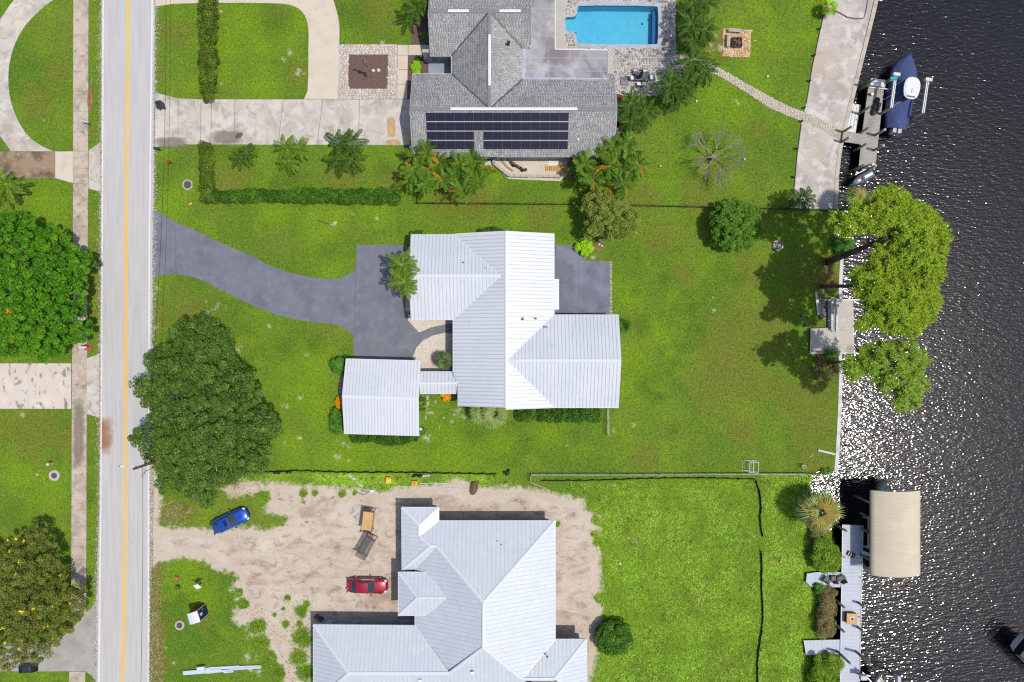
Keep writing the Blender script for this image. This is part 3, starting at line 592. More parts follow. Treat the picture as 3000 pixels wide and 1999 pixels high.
DARK = [(*T(2, 2, *p[:2]), p[2]) for p in [(920, 1480, 42), (850, 1440, 26), (790, 1540, 30), (960, 1540, 36), (790, 470, 26), (1480, 600, 30), (640, 330, 26), (1500, 340, 24), (1130, 1120, 16), (600, 1200, 14), (1200, 930, 24)]] + \
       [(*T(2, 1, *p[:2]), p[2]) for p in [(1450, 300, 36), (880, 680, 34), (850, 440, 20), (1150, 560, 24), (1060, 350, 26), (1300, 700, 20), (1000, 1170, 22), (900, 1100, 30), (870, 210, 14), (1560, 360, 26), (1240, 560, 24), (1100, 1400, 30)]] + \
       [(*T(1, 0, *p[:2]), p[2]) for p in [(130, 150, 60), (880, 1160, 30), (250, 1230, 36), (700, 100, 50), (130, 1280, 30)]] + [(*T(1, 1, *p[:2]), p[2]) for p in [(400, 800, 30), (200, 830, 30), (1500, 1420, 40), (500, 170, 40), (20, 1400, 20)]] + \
       [(*T(0, 2, *p[:2]), p[2]) for p in [(1250, 1000, 24), (1380, 1265, 8), (1360, 1300, 8), (1340, 1350, 8), (1150, 930, 10), (1620, 820, 10), (620, 300, 30)]]  # dark grass tint; patch low on the weedy lot paints in a casterless shadow
LITTER = [(*T(3, 1, *p[:2]), p[2]) for p in [(400, 240, 20), (420, 370, 26), (400, 200, 16), (450, 350, 18), (400, 910, 22), (350, 400, 14)]] + [(*T(3, 2, *p[:2]), p[2]) for p in [(330, 130, 12), (10, 165, 16)]] + [(*T(2, 0, *p[:2]), p[2]) for p in [(1350, 1100, 14)]] + [(*T(2, 1, *p[:2]), p[2]) for p in [(590, 130, 18)]] + [(*T(0, 2, *p[:2]), p[2]) for p in [(1280, 370, 14), (1310, 410, 10)]]
def gsum(X, Y, L):
    o = np.zeros(X.shape)
    for (px, py, r) in L:
        c = W(px, py); rr = r * S; d2 = ((X - c.x) ** 2 + (Y - c.y) ** 2) / (rr * rr); o = np.maximum(o, np.exp(-d2 * .9))
    return o
pool = smoothpts(TP(2, 0, [(470, 40), (990, 44), (1008, 60), (1006, 296), (990, 312), (470, 306), (446, 290), (440, 222), (362, 218), (358, 122), (425, 122), (447, 104), (450, 56)]), 1, True)
POOL_W = wpoly(pool)
def make_ground():
    ys = np.concatenate([[-900, -300, -120, -70], np.arange(-46, 46.01, .25), [70, 120, 300, 900]])
    us = np.concatenate([[-1000, -300, -120, -75], np.arange(-62, 37.9, .3)])
    sx = shore_x(ys) - 0.0; NX = len(us)
    X = np.empty((len(ys), NX + 14)); Y = np.repeat(ys[:, None], NX + 14, 1)
    for i, y in enumerate(ys):
        lim = sx[i] - 0.05; row = us.copy(); row = np.where(row > lim - 1.0, lim - 1.0 - 1e-3 * np.arange(len(row))[::-1] * 0, row)
        X[i, :NX] = row; X[i, NX:] = np.linspace(lim - .93, lim, 14)
    Z = np.zeros_like(X); n, m = X.shape
    nat = (Y < W(0, 1390).y)           # natural bank below the seawall
    Z -= np.where(nat, np.clip(1.1 - (sx[:, None] - X), 0, 1.1) * 1.05, 0)
    idx = np.arange(n * m).reshape(n, m)
    V = np.stack([X, Y, Z], -1).reshape(-1, 3)
    F = np.stack([idx[:-1, :-1], idx[:-1, 1:], idx[1:, 1:], idx[1:, :-1]], -1).reshape(-1, 4)
    A = (V[F[:, 1], 0] - V[F[:, 0], 0]) > 1e-4; F = F[A]
    cen = V[F].mean(1); hole = inpoly(cen[:, 0], cen[:, 1], POOL_W) | (sdf(cen[:, 0], cen[:, 1], POOL_W) > -.3); F = F[~hole]
    x, y = V[:, 0], V[:, 1]
    me = npmesh('lawn', V, F, 'lawn')
    dm = np.clip(.5 + sdf(x, y, wpoly(DIRT_P)) / 2.6, 0, 1); dm = np.maximum(dm, gsum(x, y, SPOTS) * .50)
    dm = np.clip(dm - gsum(x, y, GREEN) * .85, 0, 1)
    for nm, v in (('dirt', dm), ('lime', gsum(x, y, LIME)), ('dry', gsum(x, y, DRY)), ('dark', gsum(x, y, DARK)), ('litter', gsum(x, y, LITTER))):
        a = me.attributes.new(nm, 'FLOAT', 'POINT'); a.data.foreach_set("value", v.astype(np.float32))
    return tag(ob('lawn', me), 'green lawn and sandy soil between the road and the canal', None, None, 'structure')
make_ground()
# water
tag(ob('canal_water', MB().grid([[(x, y, -1.0) for x in (18, 60, 200, 1500)] for y in (-1200, -200, -60, 0, 60, 200, 1200)]).mesh('canal_water', 'canal_water')), 'dark rippled canal water glittering in the sun', None, None, 'structure')
tag(ob('canal_bed', MB().grid([[(x, y, -3.0) for x in (10, 1500)] for y in (-1200, 1200)]).mesh('canal_bed', 'bed_joint')), 'muddy bed beneath the canal', None, None, 'structure')

# road ---------------------------------------------------------------
def roadline(pts): return [T(*p) for p in pts]
RL = [(297, -300)] + roadline([(0, 0, 699, 0), (0, 0, 696, 1568), (0, 1, 688, 1568), (0, 2, 684, 400), (0, 2, 666, 950), (0, 2, 662, 1568)]) + [(278, 2300)]
RR = [(457, -300)] + roadline([(0, 0, 1069, 0), (0, 0, 1058, 1568), (0, 1, 1036, 1568), (0, 2, 1036, 400), (0, 2, 1031, 1568)]) + [(436, 2300)]
sheet('road', RL + RR[::-1], 0.02, 'road_asphalt', 'pale two lane asphalt road running past the houses', thick=.12)
def xat(L, y):
    ys = [p[1] for p in L]; xs = [p[0] for p in L]; return float(np.interp(y, ys, xs))
def stripe(name, label, L, w0, w1, mat, z=.024):
    sheet(name, [(p[0] + w0, p[1]) for p in L] + [(p[0] + w1, p[1]) for p in L[::-1]], z, mat, label, thick=.003, hard=False)
EL = [(302, -300)] + roadline([(0, 0, 712, 0), (0, 0, 704, 1568), (0, 1, 696, 1568), (0, 2, 690, 800), (0, 2, 682, 1568)]) + [(282, 2300)]
ER = [(452, -300)] + roadline([(0, 0, 1049, 0), (0, 0, 1030, 1568), (0, 1, 1024, 1568), (0, 2, 1022, 1568)]) + [(434, 2300)]
EY = [(382, -300)] + roadline([(0, 0, 884, 0), (0, 0, 869, 1568), (0, 1, 863, 1568), (0, 2, 862, 300), (0, 2, 860, 700), (0, 2, 845, 1568)]) + [(352, 2300)]
stripe('road_markings', 'white edge line along the left side of the road', EL, -2.2, 2.2, 'white_paint')
stripe('road_markings', 'white edge line along the right side of the road', ER, -2.2, 2.2, 'white_paint')
stripe('road_markings', 'left yellow stripe of the double centre line', EY, -5.6, -1.3, 'yellow_paint')
stripe('road_markings', 'right yellow stripe of the double centre line', EY, 1.3, 5.6, 'yellow_paint')
def stain(name, label, cx, cy, rx, ry, z, mat, seed=0, one=False):
    c = W(cx, cy); nx, ny = 24, 34; P = []; vv = []
    for j in range(ny + 1):
        row = []
        for i in range(nx + 1):
            u, v = -1 + 2 * i / nx, -1 + 2 * j / ny; row.append((c.x + u * rx * S, c.y + v * ry * S, z)); uu = (u + 1) / 2 if one else abs(u)
            vv.append(max(0, 1 - uu ** 1.5) * max(0, 1 - abs(v) ** 3))
        P.append(row)
    o = MB().grid(P).build(name, mat); a = o.data.attributes.new('stain', 'FLOAT', 'POINT'); a.data.foreach_set('value', vv); return tag(o, label, None, None, 'structure')
def stainmat(name, col, lo=.35, hi=1.0, sc=1.4):
    m = M(name, col, rough=.85); nt = m.node_tree; N = nt.nodes; L = nt.links; b = N["Principled BSDF"]
    at = N.new("ShaderNodeAttribute"); at.attribute_name = 'stain'; nz = N.new("ShaderNodeTexNoise"); nz.inputs["Scale"].default_value = sc; nz.inputs["Detail"].default_value = 8
    g = N.new("ShaderNodeNewGeometry"); L.new(g.outputs["Position"], nz.inputs["Vector"]); ad = N.new("ShaderNodeMath"); ad.operation = 'ADD'; L.new(at.outputs["Fac"], ad.inputs[0]); L.new(nz.outputs["Fac"], ad.inputs[1])
    r = N.new("ShaderNodeMapRange"); L.new(ad.outputs[0], r.inputs[0]); r.inputs[1].default_value = .5 + lo; r.inputs[2].default_value = .5 + hi; L.new(r.outputs[0], b.inputs["Alpha"])
stainmat('rust_mark', pc(186, 122, 76), .05, 1.1, .8); stainmat('orange_mark', pc(222, 180, 126), .15, .95, 1.6); stainmat('dark_mark', pc(156, 143, 130), .1, 1.1, 1.2)
stain('road_stain', 'rust brown stain on the left lane of the road', 312, 1277, 22, 58, .0226, 'rust_mark', one=True)
stain('sidewalk_stain', 'brown stained stretch of the left sidewalk', 231, 1270, 20, 110, .0425, 'dark_mark')

# left sidewalk --------------------------------------------------------
SL = roadline([(0, 0, 506, -200), (0, 0, 503, 1568), (0, 1, 494, 1568), (0, 2, 491, 1000)]); SR = roadline([(0, 0, 612, -200), (0, 0, 606, 1568), (0, 1, 597, 1568), (0, 2, 595, 1000)])
cuts = [-60, 36, 92, 151, 210, 270, 328, 390, 444, 494, 538, 603, 665, 722, 790, 850, 905, 960, 1016, 1064, 1128, 1198, 1251, 1294, 1348, 1390, 1437, 1484, 1532, 1582, 1640, 1690, 1745, 1800]
pol = [[(xat(SL, a), a), (xat(SR, a), a), (xat(SR, b_), b_), (xat(SL, b_), b_)] for a, b_ in zip(cuts[:-1], cuts[1:])]
slabs('sidewalk', 'long concrete sidewalk left of the road', [(xat(SL, -60), -60), (xat(SR, -60), -60), (xat(SR, 900), 900), (xat(SR, 1800), 1800), (xat(SL, 1800), 1800), (xat(SL, 900), 900)], pol, 'sidewalk_concrete')
q = TP(0, 2, [(478, 1496), (588, 1496), (588, 1700), (474, 1700)]); slabs('sidewalk', 'short sidewalk piece at the bottom left below the asphalt drive', q, [q], 'sidewalk_concrete')
# left driveways
def quadlist(c, r, L): return [TP(c, r, q_) for q_ in L]
slabs('driveway', 'concrete driveway with a stained brown end at the upper left', TP(0, 0, [(-200, 1046), (380, 1046), (504, 1044), (504, 1264), (380, 1230), (-200, 1230)]),
      quadlist(0, 0, [[(-200, 1046), (120, 1046), (120, 1230), (-200, 1230)], [(120, 1046), (258, 1046), (258, 1230), (120, 1230)], [(258, 1046), (378, 1046), (378, 1230), (258, 1230)], [(381, 1046), (504, 1044), (504, 1264), (381, 1230)]]),
      'brown_concrete', mats=['brown_concrete'] * 3 + ['clean_concrete'])
slabs('driveway_apron', 'pale concrete apron joining the upper left driveway to the road', TP(0, 0, [(611, 1038), (692, 980), (695, 1324), (610, 1302)]), quadlist(0, 0, [[(611, 1038), (692, 980), (695, 1324), (610, 1302)]]), 'light_concrete', z=.028)
slabs('driveway', 'wide concrete driveway with dark tyre marks at the left edge', TP(0, 1, [(-200, 936), (492, 936), (492, 1250), (-200, 1250)]),
      quadlist(0, 1, [[(-200, 936), (195, 936), (195, 1250), (-200, 1250)], [(195, 936), (492, 936), (492, 1250), (195, 1250)]]), 'spotty_concrete')
slabs('driveway_apron', 'cracked concrete apron between the sidewalk and the road', TP(0, 1, [(599, 903), (686, 868), (688, 1312), (598, 1286)]), quadlist(0, 1, [[(599, 903), (686, 868), (688, 1312), (598, 1286)]]), 'light_concrete', z=.028)
sheet('driveway', TP(0, 2, [(596, 1085), (630, 1060), (655, 1010), (668, 950), (664, 1568), (630, 1520), (588, 1494), (-150, 1494), (-150, 1300), (330, 1300), (480, 1220)]), .016, 'grey_asphalt', 'grey asphalt driveway under the flowering tree at bottom left')
# circular drive left
oc = smoothpts(TP(0, 0, [(385, -10), (300, 50), (215, 130), (150, 210), (95, 320), (65, 430), (56, 540), (62, 640), (85, 740), (130, 850), (200, 950), (290, 1010), (368, 1044)]), 2)
ic = TP(0, 0, [(75, 1044), (40, 990), (0, 940), (-130, 700), (-120, 400), (0, 140), (60, 50), (105, -10)])
cd = sheet('driveway', oc + ic, .022, 'light_concrete', 'curved pale concrete driveway at the top left corner')
sheet('concrete_patch', smoothpts(TP(0, 0, [(95, 150), (130, 136), (175, 145), (182, 175), (150, 202), (110, 200), (92, 180)]), 1, True), .026, 'clean_concrete', 'pale round patch in the curved driveway', thick=.003, hard=False)

# upper house driveway and loop ----------------------------------------
dr = TP(0, 0, [(1070, 640), (1150, 668), (1230, 680), (1300, 686), (1763, 686)]) + TP(1, 0, [(1072, 686), (1068, 745), (1068, 1002), (0, 1000)]) + TP(0, 0, [(1380, 998), (1225, 998), (1130, 1008), (1066, 1018)])
sl = quadlist(0, 0, [[(1070, 640), (1228, 680), (1226, 998), (1068, 1016)], [(1230, 680), (1385, 687), (1380, 998), (1228, 998)], [(1387, 687), (1456, 687), (1452, 998), (1382, 998)], [(1458, 687), (1618, 687), (1614, 998), (1454, 998)]]) + \
     [TP(0, 0, [(1620, 687), (1763, 687), (1763, 998), (1616, 998)]), ] + quadlist(1, 0, [[(0, 687), (190, 687), (150, 1000), (0, 1000)], [(192, 687), (460, 687), (420, 1000), (152, 1000)], [(462, 687), (712, 687), (705, 1000), (422, 1000)], [(714, 687), (1072, 687), (1068, 1002), (707, 1002)]])
slabs('driveway', 'long stained concrete driveway leading to the grey shingled house', dr, sl, 'light_concrete')
for p_, rx_, ry_ in (((932, 880), 16, 34), ((950, 985), 26, 10)): stain('driveway_stain', ('long orange rust stain on the concrete driveway near the house' if rx_ < 20 else 'small orange rust stain at the lower edge of the concrete driveway'), *T(1, 0, *p_), rx_, ry_, .0405 if rx_ < 20 else .042, 'orange_mark')
stain('driveway_stain', 'grey damp ring on the driveway around the dark oval cover', *T(0, 0, 1560, 950), 60, 22, .0405, 'dark_mark'); stain('driveway_stain', 'dark damp edge along the driveway mouth', *T(0, 0, 1180, 985), 60, 18, .0405, 'dark_mark')
mh = MB(); c = TW(0, 0, 1645, 936); mh.cyl((c.x, c.y, .03), (c.x, c.y, .045), .42, n=16)
lo_out = smoothpts(TP(1, 0, [(520, -40), (545, 40), (565, 110), (576, 190), (574, 320)]), 2) + TP(1, 0, [(568, 686), (332, 684)])
lo_in = TP(1, 0, [(356, 625), (362, 480)]) + smoothpts(TP(1, 0, [(362, 330), (364, 200), (345, 120), (300, 60), (220, 30), (100, 24), (0, 24)]), 2) + TP(0, 0, [(1763, 22), (1480, 22), (1200, 28), (1070, 47), (1066, 0), (1066, -60)]) + TP(1, 0, [(300, -60)])
lr = sheet('driveway', lo_out + lo_in, .022, 'clean_concrete', 'curved concrete loop drive in front of the grey house')
pl = quadlist(1, 0, [[(360, 334), (573, 332), (570, 508), (360, 508)], [(360, 511), (570, 511), (567, 684), (334, 684), (357, 630)]])
for p_ in pl: MB().prism(shrink(wpoly(p_), .018), 0.02, .034).build('slab', 'clean_concrete', lr)
walk = quadlist(1, 0, [[(977, 312), (1048, 312), (1048, 382), (976, 382)], [(1050, 312), (1196, 312), (1196, 382), (1050, 382)], [(976, 384), (1047, 384), (1045, 482), (975, 482)], [(975, 484), (1045, 484), (1043, 582), (974, 582)], [(974, 584), (1043, 584), (1041, 684), (973, 684)]])
slabs('path', 'pale concrete front walk beside the paved square', TP(1, 0, [(976, 311), (1197, 311), (1197, 383), (1048, 383), (1041, 685), (972, 685)]), walk, 'clean_concrete')
for nm, lab, pp in (('mulch_bed', 'brown mulch bed with young palm north of the front walk', [(1080, 110), (1192, 110), (1194, 310), (1072, 310), (1074, 200)]),
                    ('mulch_bed', 'narrow mulch bed with lime shrubs along the house front', [(1048, 384), (1190, 384), (1190, 505), (1095, 512), (1090, 640), (1072, 684), (1042, 684)]),
                    ('mulch_bed', 'mulch strip at the end of the driveway beside the palms', [(1032, 1005), (1078, 1005), (1078, 1180), (1040, 1160)])):
    sheet(nm, TP(1, 0, pp), .018, 'mulch', lab)
def pavers(root, poly, pw, ph, mat, z, ox=0, oy=0, tonef=None, gap=.004, name='paver_field', rot=0.0, holes=()):
    "many small pavers, real bevelled blocks, as one part"
    xs = [p[0] for p in poly]; ys = [p[1] for p in poly]; rows = int((max(ys) - min(ys)) / ph) + 1; C = []
    for j in range(rows):
        y = min(ys) + (j + .5) * ph; x = min(xs) - (j * .37 % 1) * pw
        while x < max(xs):
            w = pw * (1.0, .66, 1.3)[RNG.integers(0, 3)]; C.append((x + w / 2, y, w)); x += w
    C = np.array(C); ok = inpoly(C[:, 0], C[:, 1], poly)
    for h in holes: ok &= ~inpoly(C[:, 0], C[:, 1], h)
    C = C[ok]; n = len(C); hw = C[:, 2] / 2 - gap; hh = ph / 2 - gap; V = np.empty((n, 8, 3)); zz = z + RNG.uniform(-.003, .003, n)
    for k, (sx_, sy_) in enumerate(((-1, -1), (1, -1), (1, 1), (-1, 1))):
        V[:, k] = np.stack([C[:, 0] + sx_ * hw, C[:, 1] + sy_ * hh, np.full(n, z - .03)], 1)
        V[:, k + 4] = np.stack([C[:, 0] + sx_ * hw, C[:, 1] + sy_ * hh, zz], 1)
    b_ = np.arange(n)[:, None] * 8
    F = np.concatenate([b_ + np.array(f) for f in ((4, 5, 6, 7), (0, 1, 5, 4), (1, 2, 6, 5), (2, 3, 7, 6), (3, 0, 4, 7))]); t = RNG.random(n) if tonef is None else tonef(C, n)
    o = ob(name, npmesh(name, V.reshape(-1, 3), F, mat, np.tile(t, 5)), root); o['kind'] = 'stuff'; return o
sq = wpoly(TP(1, 0, [(573, 313), (975, 313), (971, 684), (569, 684)])); sqi = wpoly(TP(1, 0, [(638, 377), (910, 377), (906, 618), (635, 618)]))
r_ = sheet('paved_square', sq, .012, 'collar_concrete', 'pink paver border around the square mulch bed', world=True)
pavers(r_, sq, .3, .2, 'pink_paver', .034, holes=[sqi])
sheet('mulch_bed', sqi, .03, 'mulch', 'square mulch bed with the flagpole inside the paver border', world=True, thick=.02)

# pool patio -----------------------------------------------------------
patio = wpoly(TP(2, 0, [(298, -60), (1124, -60), (1128, 660), (775, 664), (705, 640), (705, 530), (560, 520), (540, 365), (220, 365), (220, -60)]))
poolw = wpoly(pool); pc_ = Vector((sum(p.x for p in poolw) / len(poolw), sum(p.y for p in poolw) / len(poolw), 0))
cop = wpoly(smoothpts(TP(2, 0, [(455, 12), (1010, 16), (1032, 40), (1030, 316), (1008, 336), (450, 330), (425, 305), (418, 242), (338, 240), (334, 100), (415, 98), (428, 80), (432, 34)]), 1, True))
def ring(o_, i_, z0, z1, name, mat, parent):
    bm_v = [(p[0], p[1], z1) for p in o_] + [(p[0], p[1], z1) for p in i_]; n = len(o_); m = len(i_)
    assert n == m
    v = bm_v + [(p[0], p[1], z0) for p in o_] + [(p[0], p[1], z0) for p in i_]; f = []
    for k in range(n):
        j = (k + 1) % n; f += [(k, j, n + j, n + k), (k, 2 * n + k, 2 * n + j, j), (n + k, n + j, 3 * n + j, 3 * n + k)]
    return ob(name, MB().add(v, f).mesh(name, mat), parent)
pr = MB(); 
root = tag(ob('patio', None), 'mottled grey and white paver patio around the pool', 'patio'); root['kind'] = 'structure'
ring(cop, poolw, -.1, .05, 'coping', 'coping', root)
HARD.append([(p.x, p.y) for p in patio])
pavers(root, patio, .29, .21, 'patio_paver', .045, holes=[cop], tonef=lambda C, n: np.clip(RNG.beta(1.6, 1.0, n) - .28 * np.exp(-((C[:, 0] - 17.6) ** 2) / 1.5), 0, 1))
# joint bed under pavers, cut round the pool: strips
bb = MB(); 
for q_ in ([(-9, 0)],): pass
px0, px1 = min(p.x for p in patio), max(p.x for p in patio); poly2 = [(p.x, p.y) for p in patio]
y0c, y1c = min(p.y for p in cop) + .1, max(p.y for p in cop) - .1; x0c, x1c = min(p.x for p in cop) + .1, max(p.x for p in cop) - .1
for a_, b__, c_ in ((0, -1, -y0c),): bb.prism(clip(poly2, a_, b__, c_), -.02, .02)
up_ = clip(poly2, 0, 1, y0c); bb.prism(clip(up_, -1, 0, -x0c), -.02, .02); bb.prism(clip(up_, 1, 0, x1c), -.02, .02); bb.prism(clip(clip(clip(up_, 1, 0, x0c), -1, 0, -x1c), 0, 1, y1c), -.02, .02)
bb.build('joint_bed', 'light_grey', root)
pw_ = empty('swimming_pool', (pc_.x, pc_.y, 0), 0, 'blue rectangular swimming pool with a step at its left end', 'swimming pool')
loc = [(p.x - pc_.x, p.y - pc_.y) for p in poolw]; n = len(loc)
v = [(x, y, .0) for x, y in loc] + [(x, y, -1.4) for x, y in loc]
MB().add(v, [(k, k + n, (k + 1) % n + n, (k + 1) % n) for k in range(n)] + [tuple(range(n, 2 * n))]).build('basin', 'pool_plaster', pw_)
MB().add([(x * .999, y * .999, .02) for x, y in loc] + [(x * .999, y * .999, -.16) for x, y in loc], [(k, k + n, (k + 1) % n + n, (k + 1) % n) for k in range(n)]).build('tile_band', 'pool_tile', pw_)
MB().prism(loc, -.09, -.085).build('water', 'pool_water', pw_)
MB().prism([(p.x - pc_.x, p.y - pc_.y) for p in wpoly(TP(2, 0, [(362, 126), (425, 126), (448, 112), (448, 215), (362, 214)]))], -1.39, -.4).build('step', 'pool_plaster', pw_)
MB().prism([(p.x - pc_.x, p.y - pc_.y) for p in wpoly(TP(2, 0, [(975, 62), (1003, 62), (1001, 296), (970, 296)]))], -1.39, -.55).build('bench', 'pool_tile', pw_)
for (zx, zy) in ((940, 137), (897, 165)): c = TW(2, 0, zx, zy, -1.3) - pc_; MB().cyl((c.x, c.y, -1.39), (c.x, c.y, -1.36), .14, n=12).build('drain', 'pool_tile', pw_)
# fire pit square, path, strip ------------------------------------------
fq = wpoly(TP(2, 0, [(1455, 200), (1645, 209), (1638, 396), (1450, 388)]))
r_ = sheet('fire_pit_pad', fq, .014, 'orange_stain', 'square orange paver pad around the fire pit', world=True); pavers(r_, fq, .3, .2, 'orange_paver', .036)
pa = smoothpts(TP(2, 0, [(1128, 380), (1215, 380), (1330, 425), (1450, 485), (1580, 560), (1763, 660)]), 1) + smoothpts(TP(3, 0, [(30, 680), (140, 735), (250, 775), (350, 815), (440, 870), (518, 905)]), 1) + \
     smoothpts(TP(3, 0, [(498, 968), (420, 920), (330, 870), (235, 835), (130, 798), (0, 740)]), 1) + smoothpts(TP(2, 0, [(1763, 738), (1650, 660), (1500, 570), (1380, 500), (1280, 480), (1215, 505), (1128, 500)]), 1)
paw = wpoly(pa); r_ = sheet('path', paw, .026, 'collar_concrete', 'curved paver path from the pool patio to the dock', world=True); pavers(r_, paw, .26, .18, 'path_paver', .048)
strip = TP(3, 0, [(410, -60), (415, 0), (380, 110), (345, 270), (300, 480), (262, 720), (228, 860), (200, 1060), (178, 1290), (166, 1438), (448, 1448), (463, 1200), (486, 1015), (516, 888), (563, 690), (612, 485), (672, 240), (728, 0), (745, -60)])
r_ = sheet('sand_strip', strip, .012, 'strip_sand', 'pale crushed shell strip between the lawn and the seawall')
r_ = sheet('mulch_bed', TP(2, 0, [(705, 640), (766, 662), (764, 930), (700, 1010)]), .018, 'red_mulch', 'red brown mulch bed along the east wall of the grey house')
# dark mound lines of dirt on shell strip
mb = MB(); pts = [TW(3, 0, *p, .02) for p in [(455, 75), (500, 95), (545, 122), (600, 132), (655, 130)]]; mb.tube([p + Vector((0, 0, .02)) for p in pts], .07, 6)
pts = [TW(3, 0, *p, .02) for p in [(660, 125), (672, 90), (682, 30), (690, -10)]]; mb.tube([p + Vector((0, 0, .02)) for p in pts], .05, 6)
tag(mb.build('garden_hose', 'mulch'), 'dark line of washed up debris across the shell strip', 'debris line')

# seawalls ----------------------------------------------------------------
def wallrun(name, label, pts, w, z0, z1, mat, capmat=None, capw=.0):
    P = [W(*p) for p in pts]; root = tag(MB().build(name, mat) if False else ob(name, None), label, 'seawall')
    body = MB(); cap = MB()
    def off(i, d):
        a = P[max(i - 1, 0)]; b_ = P[min(i + 1, len(P) - 1)]; t = (b_ - a).normalized(); nn = Vector((t.y, -t.x, 0)); return P[i] + nn * d
    for mbx, zz0, zz1, e0, e1 in ((body, z0, z1 - .1, -.02, w - .06), (cap, z1 - .1, z1, -.08, w)):
        for i in range(len(P) - 1):
            s_ = off(0, 1); sg = 1
            q_ = [off(i, -e0), off(i, -e1), off(i + 1, -e1), off(i + 1, -e0)]
            mbx.prism(q_, zz0, zz1)
    body.build('panel', mat, root); cap.build('cap', capmat or mat, root); return root
wallrun('seawall', 'tan concrete seawall with a flat cap beside the shell strip', TP(3, 0, [(738, -60), (738, 0), (680, 240), (620, 480), (568, 690), (519, 890), (489, 1020), (466, 1200), (457, 1440)]), .38, -3, .06, 'seawall')
wallrun('seawall', 'white capped seawall running along the middle lawn', [(2442, 1285 * 0 + 672)] + TP(3, 1, [(499, 220), (490, 420), (488, 880), (492, 1040), (486, 1250), (470, 1560)]) + TP(3, 2, [(458, 118)]), .34, -3, .07, 'white_cap')

# centre house drives --------------------------------------------------------
dv = TP(0, 0, [(1058, 1436), (1150, 1500), (1240, 1545), (1330, 1580)]) + TP(0, 1, [(1420, 60), (1600, 140), (1763, 210)]) + TP(1, 1, [(60, 250), (200, 300), (350, 340), (480, 356), (570, 350), (630, 325), (686, 295), (694, 120), (1040, 122), (1050, 140), (1055, 640), (1048, 642), (1125, 724), (1200, 690), (1300, 668), (1356, 664), (1400, 720), (1356, 735), (1300, 726), (1220, 745), (1150, 780), (1105, 830), (1078, 895), (1078, 920), (672, 920), (672, 745), (600, 690), (540, 665), (430, 655), (300, 640), (150, 605), (0, 550)]) + \
     TP(0, 1, [(1763, 548), (1640, 490), (1500, 420), (1400, 365), (1300, 335), (1200, 322), (1120, 330), (1050, 348), (1052, 100)])
ctr = sheet('driveway', dv, .022, 'sealed_asphalt', 'dark sealed asphalt driveway sweeping up to the white roofed house')
for a_, b__ in ((T(1, 1, 692, 150), T(1, 1, 676, 740)), (T(1, 1, 676, 655), T(1, 1, 600, 692)), (T(0, 1, 1212, 0), T(0, 1, 1212, 320))):
    p = W(*a_); q_ = W(*b__); d = (q_ - p).normalized(); nn = Vector((-d.y, d.x, 0)) * .018
    MB().prism([p + nn, p - nn, q_ - nn, q_ + nn], .022, .0245).build('joint', 'dark_grey', ctr)
gb = sheet('gravel_bed', TP(1, 1, [(1048, 642), (1125, 724), (1200, 690), (1300, 668), (1370, 660), (1370, 600), (1048, 600)]), .03, 'gravel', 'small wedge of white gravel beside the front walk')
gb2 = sheet('gravel_bed', TP(1, 1, [(1078, 900), (1105, 830), (1150, 780), (1220, 745), (1300, 726), (1380, 730), (1380, 1000), (1120, 1000), (1090, 930)]), .03, 'gravel', 'rounded bed of white gravel between garage and house')
gb3 = sheet('gravel_bed', TP(1, 1, [(1046, 135), (1062, 135), (1062, 580), (1030, 576), (1036, 440)]), .03, 'gravel', 'narrow gravel strip under the driveway palms')
def scatter_pebbles(parent, polyw, n, smin, smax, mat='pebble', z=.03, name='pebbles'):
    xs = [p[0] for p in polyw]; ys = [p[1] for p in polyw]; X = RNG.uniform(min(xs), max(xs), n * 3); Y = RNG.uniform(min(ys), max(ys), n * 3)
    ok = inpoly(X, Y, polyw); X, Y = X[ok][:n], Y[ok][:n]; n = len(X); s = RNG.uniform(smin, smax, n); a = RNG.uniform(0, 6.28, n)
    V = np.empty((n, 5, 3))
    for k in range(4):
        V[:, k] = np.stack([X + np.cos(a + k * 1.57) * s, Y + np.sin(a + k * 1.57) * s * .75, np.full(n, z - .01)], 1)
    V[:, 4] = np.stack([X, Y, z + s * .6], 1); b_ = np.arange(n)[:, None] * 5
    F = np.concatenate([b_ + np.array(f) for f in ((0, 1, 4), (1, 2, 4), (2, 3, 4), (3, 0, 4))])
    o = ob(name, npmesh(name, V.reshape(-1, 3), F, mat, np.tile(RNG.random(n), 4)), parent); o['kind'] = 'stuff'; return o
for g_, pp in ((gb, [(1048, 642), (1125, 724), (1200, 690), (1300, 668), (1360, 664), (1360, 620)]), (gb2, [(1078, 900), (1105, 830), (1150, 780), (1220, 745), (1300, 726), (1370, 730), (1370, 990), (1120, 990)]), (gb3, [(1046, 140), (1060, 140), (1060, 580), (1032, 576)])):
    scatter_pebbles(g_, wpoly(TP(1, 1, pp)), 5000 if g_ is gb2 else 1800, .03, .06)
bp = sheet('patio', TP(2, 1, [(240, 122), (400, 122), (520, 230), (672, 235), (671, 610), (240, 610)]), .022, 'patio_asphalt', 'dark grey coated patio on the right side of the white roofed house')
for a_, b__ in (((300, 438), (671, 441)), ((460, 235), (457, 600))):
    p = TW(2, 1, *a_); q_ = TW(2, 1, *b__); d = (q_ - p).normalized(); nn = Vector((-d.y, d.x, 0)) * .012; MB().prism([p + nn, p - nn, q_ - nn, q_ + nn], .022, .0245).build('joint', 'dark_grey', bp)
er = MB(); p0 = TW(2, 1, 676, 240); p1 = TW(2, 1, 680, 600)
scatter_pebbles(bp, [TW(2, 1, *p) for p in [(672, 232), (688, 235), (690, 600), (674, 600)]], 500, .03, .08, 'rubble', .02)
